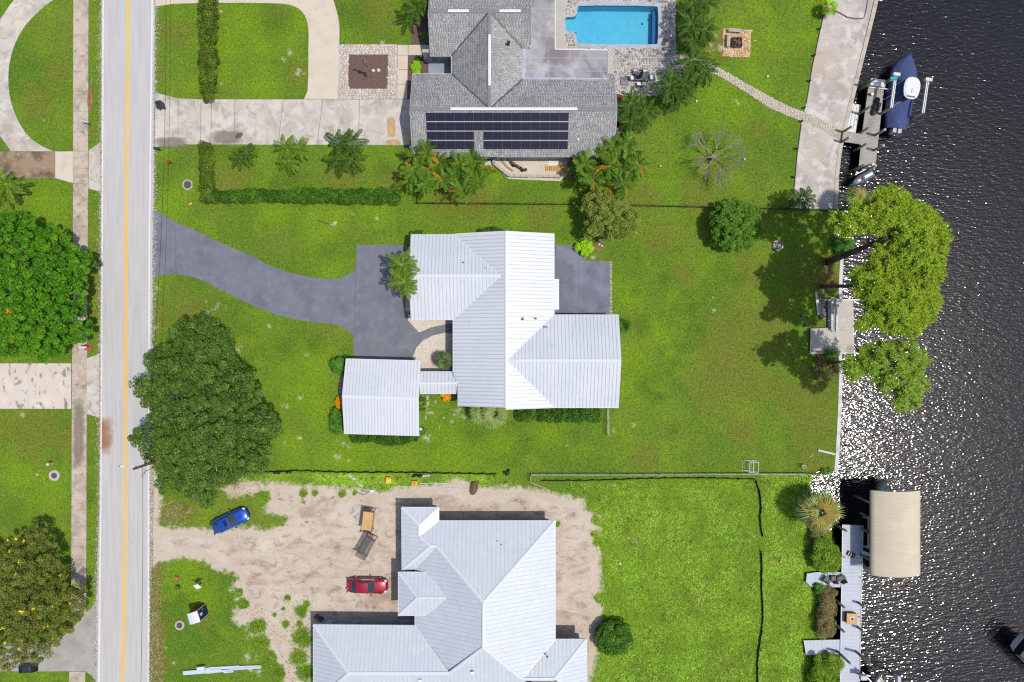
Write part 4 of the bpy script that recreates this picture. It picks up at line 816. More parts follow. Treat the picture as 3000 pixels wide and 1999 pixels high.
# south patio of grey house
sp = sheet('patio', TP(2, 0, [(-160, 1075), (412, 1075), (405, 1120), (382, 1130), (382, 1215), (330, 1250), (-20, 1235), (-60, 1205), (-128, 1120)]), .03, 'clean_concrete', 'small pale gravel patio with a low wall south of the grey house')
scatter_pebbles(sp, wpoly(TP(2, 0, [(-60, 1105), (380, 1105), (380, 1180), (30, 1190)])), 2600, .025, .05)
q = TP(1, 0, [(1560, 1105), (1678, 1108), (1676, 1152), (1560, 1150)]); slabs('stepping_slab', 'single concrete slab between the palms and the small patio', q, [q], 'clean_concrete')
sheet('dirt_track', TP(0, 2, [(1036, 790), (1070, 755), (1125, 722), (1128, 510), (1090, 500), (1086, 470), (1086, 160), (1046, 60), (1034, 60)]), .008, 'grey_asphalt', 'grey gravel shoulder at the mouth of the sandy drive', hard=False) if False else None

# grass blades ---------------------------------------------------------------
def blades(name, label, region, n, size, mat, w=.2, z0=0.0, attrs=False, hard=True, parent=None, fade=0):
    xs = [p[0] for p in region]; ys = [p[1] for p in region]; X = RNG.uniform(min(xs), max(xs), n); Y = RNG.uniform(min(ys), max(ys), n)
    ok = inpoly(X, Y, region) & (X < shore_x(Y) - .3)
    if fade: ok &= sdf(X, Y, region) > RNG.uniform(0, 1, n) ** 2 * fade
    if hard:
        for h in HARD: ok &= ~inpoly(X, Y, h)
        ok &= (np.clip(.5 + sdf(X, Y, wpoly(DIRT_P)) / 2.6, 0, 1) - gsum(X, Y, GREEN) * .85 + RNG.normal(0, .07, len(X))) < .36
        ok &= gsum(X, Y, SPOTS) < RNG.uniform(.3, .9, len(X))
    X, Y = X[ok], Y[ok]; n = len(X); a = RNG.uniform(0, 6.28, n); s = size * RNG.uniform(.5, 1.3, n); hgt = s * RNG.uniform(.15, .55, n)
    dx, dy = np.cos(a), np.sin(a); V = np.empty((n, 4, 3))
    V[:, 0] = np.stack([X - dy * s * w, Y + dx * s * w, np.full(n, z0)], 1); V[:, 1] = np.stack([X + dy * s * w, Y - dx * s * w, np.full(n, z0)], 1)
    V[:, 2] = np.stack([X + dx * s * .6 + dy * s * w * .7, Y + dy * s * .6 - dx * s * w * .7, z0 + hgt], 1); V[:, 3] = np.stack([X + dx * s * 1.0, Y + dy * s * 1.0, z0 + hgt * .8], 1)
    F = np.arange(4 * n).reshape(-1, 4); me = npmesh(name, V.reshape(-1, 3), F, mat, np.clip(RNG.beta(2, 3, n), 0, 1))
    if attrs:
        x = np.repeat(X, 4); y = np.repeat(Y, 4)
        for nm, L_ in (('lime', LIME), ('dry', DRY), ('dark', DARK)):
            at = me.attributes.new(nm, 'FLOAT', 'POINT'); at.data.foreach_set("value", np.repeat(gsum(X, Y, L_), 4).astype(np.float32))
    return tag(ob(name, me, parent), label, None, None, 'stuff')
ALL = [(-61, -41), (42, -41), (42, 41), (-61, 41)]
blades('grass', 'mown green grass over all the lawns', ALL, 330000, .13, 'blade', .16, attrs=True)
RIGHTLOT = wpoly(TP(2, 2, [(400, 190), (1690, 170), (1720, 560), (1725, 1100), (1690, 1568), (1690, 1700), (400, 1700)]))
blades('weeds', 'coarse bright green ground weeds on the vacant lower right lot', RIGHTLOT, 60000, .17, 'weed_blade', .26, fade=1.5)
BANK = wpoly(TP(3, 2, [(-50, 140), (320, 140), (300, 500), (320, 800), (240, 820), (300, 920), (350, 950), (330, 1270), (250, 1290), (240, 1380), (300, 1568), (300, 1700), (-80, 1700), (-30, 800)]))
blades('weeds', 'bright lime weeds on the bank beside the long dock', BANK, 26000, .18, 'weed_blade', .28)
blades('weeds', 'bright weedy strip just below the black silt fence', wpoly(TP(1, 2, [(-60, 130), (1700, 135), (1763, 190), (1500, 240), (1400, 190), (960, 240), (840, 255), (600, 225), (100, 185), (-150, 200)])), 30000, .18, 'weed_blade', .28)
blades('dry_weeds', 'straw coloured weeds along the right road verge', wpoly(TP(0, 2, [(1034, 790), (1110, 740), (1120, 900), (1110, 1100), (1140, 1300), (1130, 1568), (1130, 1700), (1032, 1700)])), 9000, .22, 'dryweed_blade', .22, hard=False, fade=1.6)
blades('dry_weeds', 'straw coloured weeds below the big oak beside the road', wpoly(TP(0, 2, [(1090, 300), (1250, 310), (1300, 480), (1110, 490)])), 2200, .2, 'dryweed_blade', .22, hard=False, fade=3)
for k, (px, py, r) in enumerate(GREEN): pass
gv = []
X = []; 
def tufts(name, label, L_, dens, size, mat):
    parts = []
    n_all = 0; XX = []; YY = []
    for (px, py, r) in L_:
        c = W(px, py); n = int(dens * (r * S) ** 2); a = RNG.uniform(0, 6.28, n); rr = np.abs(RNG.normal(size=n)) * r * S * .75; e1, e2, th = RNG.uniform(.6, 1.5), RNG.uniform(.6, 1.5), RNG.uniform(0, 3)
        rr = rr * (1 + .5 * np.sin(a * 3 + th)); u, v = rr * np.cos(a) * e1, rr * np.sin(a) * e2; XX.append(c.x + u * math.cos(th) - v * math.sin(th)); YY.append(c.y + u * math.sin(th) + v * math.cos(th))
    X = np.concatenate(XX); Y = np.concatenate(YY); n = len(X); a = RNG.uniform(0, 6.28, n); s = size * RNG.uniform(.5, 1.3, n); hgt = s * RNG.uniform(.5, 1.2, n)
    dx, dy = np.cos(a), np.sin(a); V = np.empty((n, 4, 3)); w = .2
    V[:, 0] = np.stack([X - dy * s * w, Y + dx * s * w, np.zeros(n)], 1); V[:, 1] = np.stack([X + dy * s * w, Y - dx * s * w, np.zeros(n)], 1)
    V[:, 2] = np.stack([X + dx * s * .6 + dy * s * w * .7, Y + dy * s * .6 - dx * s * w * .7, hgt], 1); V[:, 3] = np.stack([X + dx * s, Y + dy * s, hgt * .8], 1)
    return tag(ob(name, npmesh(name, V.reshape(-1, 3), np.arange(4 * n).reshape(-1, 4), mat, RNG.beta(2, 3, n))), label, None, None, 'stuff')
tufts('weeds', 'green weed tufts growing through the sandy building lot', GREEN, 260, .14, 'weed_blade')
sb = [(random.uniform(880, 1490), random.uniform(1490, 1500), 3)] 
pl_ = wpoly(DIRT_P); 
def pebble_scatter(name, label, polyw, n, smin, smax, mat, z=0.0):
    r0 = ob(name, None); tag(r0, label, None, None, 'stuff'); p_ = scatter_pebbles(r0, polyw, n, smin, smax, mat, z); return r0
pebble_scatter('stones', 'small pale stones strewn over the sandy lot', [(p[0], p[1]) for p in pl_], 2500, .02, .06, 'rubble')

# ================================================================ BUILDINGS
def planef(P):
    p0, p1, p2 = Vector(P[0]), Vector(P[1]), Vector(P[2]); n = (p1 - p0).cross(p2 - p0)
    return lambda x, y: p0.z - (n.x * (x - p0.x) + n.y * (y - p0.y)) / n.z
def roof_face(root, P3, dirv, sp, mat, seam, under='underlay', off=0.0, name='roof_panel', rib=.026, gap=.005):
    "P3: roof plane corners; dirv: plan direction across the seams; each pan is its own part"
    f = planef(P3); P = [(p[0], p[1]) for p in P3]
    MB().prism(P, -.16, -.03, zf=f).build('roof_deck', under, root)
    d = Vector(dirv).normalized(); ts = [p[0] * d.x + p[1] * d.y for p in P]; t0, t1 = min(ts), max(ts); n = max(1, round((t1 - t0) / sp)); w = (t1 - t0) / n
    for i in range(n):
        a, b_ = t0 + i * w + gap, t0 + (i + 1) * w - gap
        q = clip(clip(P, d.x, d.y, a), -d.x, -d.y, -b_)
        if len(q) < 3 or abs(area(q)) < .01: continue
        m = MB().prism(q, -.03, .0, 0, zf=f)
        r_ = clip(clip(P, d.x, d.y, a + .0), -d.x, -d.y, -(a + .045))
        if len(r_) >= 3 and abs(area(r_)) > .001: m.prism(r_, .001, rib, 1, zf=f)
        m.build(name, [mat, seam], root)
def cap_line(root, a, b_, w=.16, mat='metal_trim', name='ridge_cap', drop=.05, lift=.055):
    a, b_ = Vector(a), Vector(b_); d = (b_ - a); n = Vector((-d.y, d.x, 0)).normalized() * w; up = Vector((0, 0, lift)); dn = Vector((0, 0, lift - drop))
    vs = [a - n + dn, a + up, a + n + dn, b_ - n + dn, b_ + up, b_ + n + dn, a - n + dn - Vector((0, 0, .03)), a + n + dn - Vector((0, 0, .03)), b_ - n + dn - Vector((0, 0, .03)), b_ + n + dn - Vector((0, 0, .03))]
    fs = [(0, 3, 4, 1), (1, 4, 5, 2), (0, 6, 8, 3), (2, 5, 9, 7), (0, 1, 2, 7, 6), (3, 8, 9, 5, 4)]
    return MB().add(vs, fs).build(name, mat, root)
def walls(root, x0, x1, y0, y1, h, mat='stucco', win=3.6, seed=0, z0=0.0):
    MB().box(((x0 + x1) / 2, (y0 + y1) / 2, (h + z0) / 2), (x1 - x0, y1 - y0, h - z0)).build('wall', mat, root)
    for (ax, ay, bx, by, nx, ny) in ((x0, y0, x1, y0, 0, -1), (x0, y1, x1, y1, 0, 1), (x0, y0, x0, y1, -1, 0), (x1, y0, x1, y1, 1, 0)):
        L_ = math.hypot(bx - ax, by - ay); n = int(L_ / win)
        for i in range(n):
            t = (i + .5) / n; cx, cy = ax + (bx - ax) * t + nx * .03, ay + (by - ay) * t + ny * .03; rz = 0 if ny else math.pi / 2
            w_ = MB().box((0, 0, 0), (1.2, .09, 1.1)).build('window', 'white_trim', root, loc=(cx, cy, 1.55), rot=(0, 0, rz))
            MB().box((0, 0, 0), (1.02, .12, .92)).build('pane', 'glass', w_)
def fascia(root, pts, h=.2, mat='metal_trim', t=.03):
    for a, b_ in zip(pts[:-1], pts[1:]):
        a, b_ = Vector(a), Vector(b_); d = b_ - a; n = Vector((-d.y, d.x, 0)).normalized() * t
        vs = [a + n, a - n, b_ - n, b_ + n]; z = Vector((0, 0, -h)); MB().add([v + Vector((0, 0, .012)) for v in vs] + [v + z for v in vs], [(0, 1, 2, 3), (0, 4, 5, 1), (1, 5, 6, 2), (2, 6, 7, 3), (3, 7, 4, 0)]).build('fascia', mat, root)
def pipe_vent(root, p, h=.35, r=.06, mat='steel_grey', name='vent_pipe'):
    MB().cyl(p - Vector((0, 0, .1)), p + Vector((0, 0, h)), r, n=10).cyl(p - Vector((0, 0, .02)), p + Vector((0, 0, .05)), r * 2, r * 1.2, 10).build(name, mat, root)

# ---- centre house (white standing seam) --------------------------------
h1 = empty('house', (0, 0, 0), 0, 'white metal roofed house with crossing gables in the middle of the plot', 'house')
mz, rz_ = 2.9, 4.8
Rn = TW(1, 1, 1725, 32, rz_); Rs = TW(1, 1, 1718, 1240, rz_); rx = (Rn.x + Rs.x) / 2
yN = TW(1, 1, 1600, 38, 3.6).y; yS = Rs.y
xWl = TW(1, 1, 1357, 800, mz).x; xWs = TW(1, 1, 1389, 1160, mz).x + .0
mW = (rz_ - mz) / (rx - xWl)
zw = lambda x: rz_ - mW * (rx - x)
xE = TW(2, 1, 291, 200, mz).x; mE = (rz_ - mz) / (xE - rx); ze_ = lambda x: rz_ - mE * (x - rx)
wy1 = TW(1, 1, 1066, 47, mz).y; wy0 = TW(1, 1, 1056, 637, mz).y; wyr = (wy0 + wy1) / 2; wrz = mz + 1.72; wx0 = TW(1, 1, 1062, 330, 3.6).x
ax = rx - (rz_ - wrz) / mW            # apex of the west gable on the main west slope
vN = (xWl, wy1); apexW = Vector((ax, wyr, wrz))
# faces
A1 = [(wx0, wy1, mz), (xWl, wy1, mz), apexW, (wx0, wyr, wrz)]
A2 = [(wx0, wyr, wrz), apexW, (xWl, wy0, mz), (wx0, wy0, mz)]
roof_face(h1, A1, (1, 0), .41, 'metal_roof', 'metal_seam'); roof_face(h1, A2, (1, 0), .41, 'metal_roof', 'metal_seam')
Wm = [(rx, yN, rz_), (rx, yS, rz_), (xWs, yS, zw(xWs)), (xWs, TW(1, 1, 1389, 1090, 3).y, zw(xWs)), (xWl, TW(1, 1, 1357, 1000, mz).y, mz), (xWl, wy0, mz), (apexW.x, apexW.y, wrz), (xWl, wy1, mz), (xWl + .3, yN, zw(xWl + .3))]
roof_face(h1, Wm, (0, 1), .41, 'metal_roof', 'metal_seam')
eyr = TW(2, 1, 400, 917, rz_).y; ey1 = TW(2, 1, 500, 600, mz).y; ey0 = TW(2, 1, 500, 1241, mz).y; ex1 = TW(2, 1, 742, 920, 3.8).x
Em = [(rx, yN, rz_), (rx, yS, rz_), (xE, yS, ze_(xE)), (xE, ey0, mz), (rx + .12, eyr, rz_ - .03), (xE, ey1, mz), (xE, yN, mz)]
Em = [(rx, yN, rz_), (rx, min(yS, ey0), rz_), (xE, min(yS, ey0), mz), (rx + .12, eyr, rz_ - .03), (xE, ey1, mz), (xE, yN, mz)]
roof_face(h1, Em, (0, 1), .41, 'metal_roof', 'metal_seam')
ly0, ly1 = TW(2, 1, 300, 567, mz).y, TW(2, 1, 300, 355, mz).y
roof_face(h1, [(xE, ly0, mz - .01), (xE + .55, ly0, mz - .18), (xE + .55, ly1, mz - .18), (xE, ly1, mz - .01)], (0, 1), .41, 'metal_roof', 'metal_seam')
roof_face(h1, [(rx + .12, eyr, rz_ - .03), (ex1, eyr, rz_ - .03), (ex1, ey1, mz), (xE, ey1, mz)], (1, 0), .41, 'metal_roof', 'metal_seam')
roof_face(h1, [(rx + .12, eyr, rz_ - .03), (xE, ey0, mz), (ex1, ey0, mz), (ex1, eyr, rz_ - .03)], (1, 0), .41, 'metal_roof', 'metal_seam')
cap_line(h1, (rx, yN, rz_), (rx, yS, rz_)); cap_line(h1, (wx0, wyr, wrz), apexW); cap_line(h1, (rx + .1, eyr, rz_ - .03), (ex1, eyr, rz_ - .03))
for a, b_ in ((apexW, (xWl, wy1, mz)), (apexW, (xWl, wy0, mz)), ((rx + .12, eyr, rz_ - .03), (xE, ey1, mz)), ((rx + .12, eyr, rz_ - .03), (xE, ey0, mz))): cap_line(h1, a, b_, .06, name='valley_trim', drop=.0, lift=.02)
fascia(h1, [(wx0, wy1, mz), (wx0, wyr, wrz), (wx0, wy0, mz)]); fascia(h1, [(wx0, wy0, mz), (xWl, wy0, mz)]); fascia(h1, [(xWs, yS, zw(xWs)), (rx, yS, rz_)]); fascia(h1, [(rx, ey0 - .02, rz_), (xE, ey0 - .02, mz), (ex1, ey0 - .02, mz), (ex1, eyr, rz_ - .03), (ex1, ey1, mz)])
fascia(h1, [(xE, yN, mz), (rx, yN, rz_), (xWl + .3, yN, zw(xWl + .3))]); fascia(h1, [(xE, yN, mz), (xE, ey1, mz)]); fascia(h1, [(xWl, wy0, mz), (xWl, TW(1, 1, 1357, 1000, mz).y, mz)])
walls(h1, wx0 + .5, rx, wy0 + .5, wy1 - .5, mz - .15); walls(h1, xWl + .6, xE - .6, max(yS, ey0) + .45, yN - .5, mz - .16, win=4); walls(h1, rx, ex1 - .5, ey0 + .5, ey1 - .5, mz - .17)
for pts in ([(wx0 + .5, wy0 + .5), (wx0 + .5, wy1 - .5), (wx0 + .62, wy1 - .5), (wx0 + .62, wy0 + .5)],):
    pass
gab = MB(); 
def gable(xa, y0_, y1_, z0_, zr, t=.12): gab.add([(xa, y0_, z0_), (xa, y1_, z0_), (xa, (y0_ + y1_) / 2, zr), (xa + t, y0_, z0_), (xa + t, y1_, z0_), (xa + t, (y0_ + y1_) / 2, zr)], [(0, 1, 2), (3, 5, 4), (0, 3, 4, 1), (1, 4, 5, 2), (2, 5, 3, 0)])
gable(wx0 + .5, wy0 + .5, wy1 - .5, mz - .25, wrz - .25); gable(ex1 - .62, ey0 + .5, ey1 - .5, mz - .25, rz_ - .3); gab.build('gable_wall', 'stucco', h1)
for p in (T(1, 1, 1428, 243), T(1, 1, 1578, 280), T(1, 1, 1695, 182)): pipe_vent(h1, W(*p, 4.1))
for p in (T(2, 1, 165, 628), T(2, 1, 237, 688)): pipe_vent(h1, W(*p, 4.0))
p = TW(2, 1, 78, 632, 4.4); MB().box(p, (.2, .3, .35)).build('vent_box', 'steel_grey', h1)
# ---- garage + link ---------------------------------------------------------
g = empty('garage', (0, 0, 0), 0, 'detached white metal roofed garage with a low ridge left of the house', 'garage')
gm, gr = 2.7, 3.55
c0 = TW(1, 1, 621, 905, gm); c1 = TW(1, 1, 1133, 918, gm); c2 = TW(1, 1, 1122, 1436, gm); c3 = TW(1, 1, 609, 1421, gm); r0 = TW(1, 1, 594, 1163, gr); r1 = TW(1, 1, 1118, 1178, gr)
gdir = ((c1 - c0).x, (c1 - c0).y)
roof_face(g, [c0, c1, r1, r0], gdir, .36, 'metal_roof', 'metal_seam'); roof_face(g, [r0, r1, c2, c3], gdir, .36, 'metal_roof', 'metal_seam'); cap_line(g, r0, r1, .2)
fascia(g, [c0, r0, c3, c2, r1, c1, c0]); walls(g, c3.x + .55, c2.x - .6, c3.y + .6, c1.y - .45, gm - .2)
MB().box(((c0.x + c1.x) / 2, c1.y - .40, 1.1), (4.6, .08, 2.15)).build('garage_door', 'white_trim', g)
lk = empty('covered_walkway', (0, 0, 0), 0, 'short covered walkway roof linking the garage and the house', 'walkway')
k0 = TW(1, 1, 1132, 994, 2.5); k1 = TW(1, 1, 1352, 998, 2.5); k2 = TW(1, 1, 1388, 1148, 2.5); k3 = TW(1, 1, 1125, 1146, 2.5); m0 = TW(1, 1, 1128, 1074, 3.05); m1 = TW(1, 1, 1422, 1074, 3.25)
m1.z = 3.05; k1.y = k0.y; k2.y = k3.y; m1.y = m0.y = (k0.y + k3.y) / 2; k3.x = k0.x = m0.x = c1.x - .1
roof_face(lk, [k0, k1, m1, m0], (1, 0), .41, 'metal_roof', 'metal_seam'); roof_face(lk, [m0, m1, k2, k3], (1, 0), .41, 'metal_roof', 'metal_seam'); cap_line(lk, m0, m1, .15)
cap_line(lk, m1, k1, .05, drop=0, lift=.03, name='valley_trim'); cap_line(lk, m1, k2, .05, drop=0, lift=.03, name='valley_trim'); fascia(lk, [k3, k2]); fascia(lk, [k0, k1])
for x_ in (k0.x + .4, k1.x - .4):
    for y_ in (k0.y - .2, k3.y + .2): MB().box((x_, y_, 1.2), (.14, .14, 2.4)).build('post', 'white_trim', lk)

# ---- lower house (new, hips) -------------------------------------------------
h3 = empty('house', (0, 0, 0), 0, 'large new white hip roofed house on the sandy building lot at the bottom', 'house')
xw, xe, yn, ms, E3 = -10.95, 4.9, -20.27, .46, 3.0
R1 = Vector((-3.05, -28.1, 6.6)); R2 = Vector((-3.1, -33.0, 6.6)); NE = Vector((xe, yn, E3))
def MR(P, d, sp=.47): roof_face(h3, P, d, sp, 'new_roof', 'new_seam', 'underlay', rib=.022, gap=.004)
zn = lambda y: E3 + (6.6 - E3) / (yn - R1.y) * (yn - y)
zwst = lambda x: E3 + (6.6 - E3) / (R1.x - xw) * (x - xw)
Pk = Vector((-10.35, -20.6, 3.7)); V1 = Vector((-10.35, yn - (3.7 - E3) * (yn - R1.y) / 3.6, 3.7))
J0 = Vector((-9.06, -22.8, zn(-22.8))); J1 = Vector((xw + (J0.z - E3) * (R1.x - xw) / 3.6, -22.8, J0.z))
nw = Vector((-12.45, -18.76, E3)); nwe = Vector((-8.24, -18.76, E3)); nws = Vector((-12.42, -25.9, E3)); vbe = Vector((xw, -25.7, E3))
MR([nwe, NE, R1, J1, J0, V1, (-8.24, yn, E3)][1:] if False else [NE, R1, J1, J0, V1, (-8.24, yn, E3)], (1, 0))
MR([nw, nwe, Pk], (1, 0)); MR([nwe, (-8.24, yn, E3), V1, Pk], (0, 1)); MR([nw, Pk, V1, J0, nws], (0, 1)); MR([J0, J1, vbe, nws], (1, 0))
wr0 = Vector((-17.96, -36.5, 5.05)); wr1 = Vector((-6.9, -36.5, 5.05)); wNE = Vector((xw, -32.1, E3))
P0w = [J1, R1, R2, wr1, wNE, vbe]; P0w = [(p[0], p[1], zwst(p[0])) for p in P0w]
MR([P0w[0], P0w[1], P0w[3], P0w[4], P0w[5]] if False else P0w, (0, 1))
wNW = Vector((-22.4, -32.0, E3)); MR([wNW, wNE, wr1, wr0], (1, 0)); MR([wNW, wr0, (-22.4, -41, E3)], (0, 1))
SE1 = Vector((1.1, -37.3, 4.72)); SE2 = Vector((4.7, -37.3, 4.72)); sN = Vector((xe, -33.65, E3)); sNE = Vector((8.43, -33.65, E3))
MR([(-3.1, -33.0, 6.6), (wr1.x, wr1.y, 5.05), (-17.96, -36.5, 5.05), (-22.4, -41, 3.1), (-22.4, -41.1, 3.06), (5.5, -41.1, 3.06), (1.1, -37.3, 4.72)], (1, 0))
MR([NE, sN, SE1, R2, R1], (0, 1)); MR([sN, sNE, SE2, SE1], (1, 0)); MR([sNE, (8.43, -41.1, E3), SE2], (0, 1))
for a, b_ in ((R1, R2), (R1, NE), (R1, J1), (J1, J0), (J0, V1), (J0, nws), (V1, Pk), (Pk, nw), (Pk, nwe), (R2, wr1), (wr0, wr1), (wNW, wr0), (R2, SE1), (SE1, SE2), (SE2, sNE), (wr0, Vector((-22.4, -41, 3.1)))): cap_line(h3, a, b_, .17)
for a, b_ in ((V1, Vector((-8.24, yn, E3))), (J1, vbe), (wNE, wr1), (sN, SE1)): cap_line(h3, a, b_, .07, name='valley_trim', drop=0, lift=.02)
# portico
q0 = TW(1, 2, 980, 812, 3.6); q1 = TW(1, 2, 977, 1110, 3.6); qr0 = TW(1, 2, 1112, 990, 4.7); qr1 = TW(1, 2, 1310, 993, 4.75); qr0.y = qr1.y = (q0.y + q1.y) / 2; qr0.z = qr1.z = 4.75
qa = Vector((xw + .05 + 3.6 * 0 + 1.35, q0.y, 3.6)); qb = Vector((qa.x, q1.y, 3.6)); q1.x = q0.x
MR([q0, qa, qr1, qr0], (1, 0)); MR([qr0, qr1, qb, q1], (1, 0)); MR([q0, qr0, q1], (0, 1))
for a, b_ in ((q0, qr0), (q1, qr0), (qr0, qr1)): cap_line(h3, a, b_, .13)
cap_line(h3, qr1, qb, .06, name='valley_trim', drop=0, lift=.02); cap_line(h3, qr1, qa, .06, name='valley_trim', drop=0, lift=.02)
fascia(h3, [q0, q1]); fascia(h3, [q0, qa]); fascia(h3, [q1, qb])
fascia(h3, [nw, nwe, (-8.24, yn, E3), NE, sN, sNE, (8.43, -41.1, E3)]); fascia(h3, [nw, nws, vbe, (xw, -32.1, E3), wNW, (-22.4, -41.1, E3)])
B_ = 'block_wall'
walls(h3, -11.9, -8.8, -25.3, -19.3, 2.8, B_, win=5); walls(h3, xw + .6, xe - .6, -40.6, yn - .6, 2.8, B_, win=5); walls(h3, -21.8, xw, -40.6, -33.6, 2.8, B_, win=5); walls(h3, 3, 7.8, -40.6, -34.3, 2.75, B_, win=5)
MB().box((-11.6, (q0.y + q1.y) / 2, 1.7), (.9, q0.y - q1.y - 1.2, 3.4)).build('entry_wall', B_, h3)
for zx in (510, 692, 1045): p = TW(1, 2, zx, 1158, 0.1); MB().box((p.x, p.y + .0, .3), ((.9, .8, 1.7)[(510, 692, 1045).index(zx)], .5, .6)).build('column_base', 'light_grey', h3)
p = TW(1, 2, 800, 1150, 0); MB().box((p.x, p.y, .08), (10.5, .5, .16)).build('porch_slab', 'light_grey', h3)
p = TW(2, 2, 365, 1255, 0); MB().box((p.x, p.y - .3, .12), (2.3, 1.3, .24)).build('step', 'light_grey', h3)
for (tt, zz) in (((1, 2, 1493, 1498), 5.3), ((1, 2, 1132, 1552), 4.6)):
    p = TW(*tt, zz); MB().cyl(p - Vector((0, 0, .5)), p + Vector((0, 0, .25)), .1, n=10).box(p + Vector((0, 0, .25)), (.34, .3, .16)).build('roof_vent', 'vent_white', h3)
pipe_vent(h3, TW(2, 2, 243, 1393, 4.2)); pipe_vent(h3, TW(1, 2, 1687, 622, 5.0), .2, .04)

# ---- upper house (grey shingles) ---------------------------------------------
h2 = empty('house', (0, 0, 0), 0, 'grey shingled house with a flat roofed back section beside the pool', 'house')
def shingle_face(root, P3, down):
    f = planef(P3); P = [(p[0], p[1]) for p in P3]; MB().prism(P, -.16, .0, zf=f).build('roof_deck', 'shingle_base', root)
    d = Vector(down).normalized(); e = Vector((-d.y, d.x)); Q = [(p[0] * e.x + p[1] * e.y, p[0] * d.x + p[1] * d.y) for p in P]
    u0, u1 = min(q[0] for q in Q), max(q[0] for q in Q); v0, v1 = min(q[1] for q in Q), max(q[1] for q in Q); rows = int((v1 - v0) / .2); C = []
    for j in range(rows):
        v = v1 - (j + .5) * .2; u = u0 - RNG.random() * .5
        while u < u1: w = RNG.uniform(.22, .36); C.append((u + w / 2, v, w)); u += w
    C = np.array(C); ok = sdf(C[:, 0], C[:, 1], Q) > .10; C = C[ok]; n = len(C); V = np.empty((n, 8, 3)); hw = C[:, 2] / 2 - .012
    th = RNG.uniform(.018, .035, n)
    for k, (su, sv) in enumerate(((-1, -1), (1, -1), (1, 1), (-1, 1))):
        uu = C[:, 0] + su * hw; vv = C[:, 1] + sv * .1; x = uu * e.x + vv * d.x; y = uu * e.y + vv * d.y; z = f(x, y)
        V[:, k] = np.stack([x, y, z], 1); V[:, k + 4] = np.stack([x, y, z + (th if sv > 0 else .006)], 1)
    b_ = np.arange(n)[:, None] * 8; F = np.concatenate([b_ + np.array(q) for q in ((4, 5, 6, 7), (2, 3, 7, 6), (1, 2, 6, 5), (3, 0, 4, 7))])
    if (V[0, 5] - V[0, 4])[0] * (V[0, 7] - V[0, 4])[1] - (V[0, 5] - V[0, 4])[1] * (V[0, 7] - V[0, 4])[0] < 0: F = F[:, ::-1]
    t = np.clip(RNG.normal(.55, .2, n), 0, 1); o = ob('shingles', npmesh('shingles', V.reshape(-1, 3), F, 'shingle', np.tile(t, 4)), root); o['kind'] = 'stuff'
ez, rz2 = 2.9, 5.0
sx0 = TW(1, 0, 1070, 745, 3.8).x; sx1 = TW(2, 0, 713, 745, 3.8).x; sye = TW(1, 0, 1500, 1082, ez).y; syn = TW(1, 0, 1200, 510, ez).y; syr = (sye + syn) / 2
nrx = TW(1, 0, 1608, 400, rz2).x; nxw = TW(1, 0, 1346, 450, ez).x; nxe = nrx + (nrx - nxw)
yr2 = TW(1, 0, 1500, 78, rz2).y; yse2 = TW(1, 0, 1280, 388, ez).y; nx0 = TW(1, 0, 1194, 80, 3.8).x
fe = TW(2, 0, 60, 450, 3.2).x
def zsl(x): return rz2 - (rz2 - ez) * abs(x - nrx) / (nrx - nxw)
shingle_face(h2, [(sx0, sye, ez), (sx1, sye, ez), (sx1, syr, rz2), (sx0, syr, rz2)], (0, -1))
shingle_face(h2, [(sx0, syr, rz2), (nrx, syr, rz2), (nxw, syn, ez), (sx0, syn, ez)], (0, 1))
shingle_face(h2, [(nrx, syr, rz2), (sx1, syr, rz2), (sx1, syn, ez), (nxe, syn, ez)], (0, 1))
shingle_face(h2, [(nrx, syr, rz2), (nrx, yr2, rz2), (nxw, yse2, ez), (nxw, syn, ez)], (-1, 0))
shingle_face(h2, [(nrx, yr2, rz2), (nrx, syr, rz2), (nxe, syn, ez), (nxe, yse2, ez)], (1, 0))
nE = TW(2, 0, 118, 60, 3.6).x + .2
shingle_face(h2, [(nx0, yr2, rz2), (nrx, yr2, rz2), (nxw, yse2, ez), (nx0, yse2, ez)], (0, -1))
shingle_face(h2, [(nrx, yr2, rz2), (nE, yr2, rz2), (nE, yse2, ez), (nxe, yse2, ez)], (0, -1))
shingle_face(h2, [(nx0, yr2 + 5, ez), (nE, yr2 + 5, ez), (nE, yr2, rz2), (nx0, yr2, rz2)], (0, 1))
for a, b_ in (((sx0, syr), (sx1, syr)), ((nx0, yr2), (nE, yr2)), ((nrx, yr2), (nrx, syr))):
    cap_line(h2, (*a, rz2), (*b_, rz2), .2, 'shingle_base', lift=.05, drop=.06)
for a, b_ in (((nrx, yr2, rz2), (nxw, yse2, ez)), ((nrx, yr2, rz2), (nxe, yse2, ez)), ((nrx, syr, rz2), (nxw, syn, ez)), ((nrx, syr, rz2), (nxe, syn, ez))): cap_line(h2, a, b_, .07, 'dark_grey', 'valley', drop=0, lift=.04)
for (a, b_) in (((1, 0, 1323, 78), (1, 0, 1467, 78)), ((1, 0, 1677, 78), (1, 0, 1823, 79)), ((1, 0, 1609, 242), (1, 0, 1605, 593)), ((1, 0, 1340, 746), (1, 0, 2213, 753))):
    p = TW(*a, rz2); q = TW(*b_, rz2)
    if abs(p.x - q.x) < 1: p.x = q.x = nrx
    else: p.y = q.y = (yr2 if p.y > 30 else syr)
    cap_line(h2, p, q, .15, 'vent_white', 'ridge_vent', drop=.04, lift=.12)
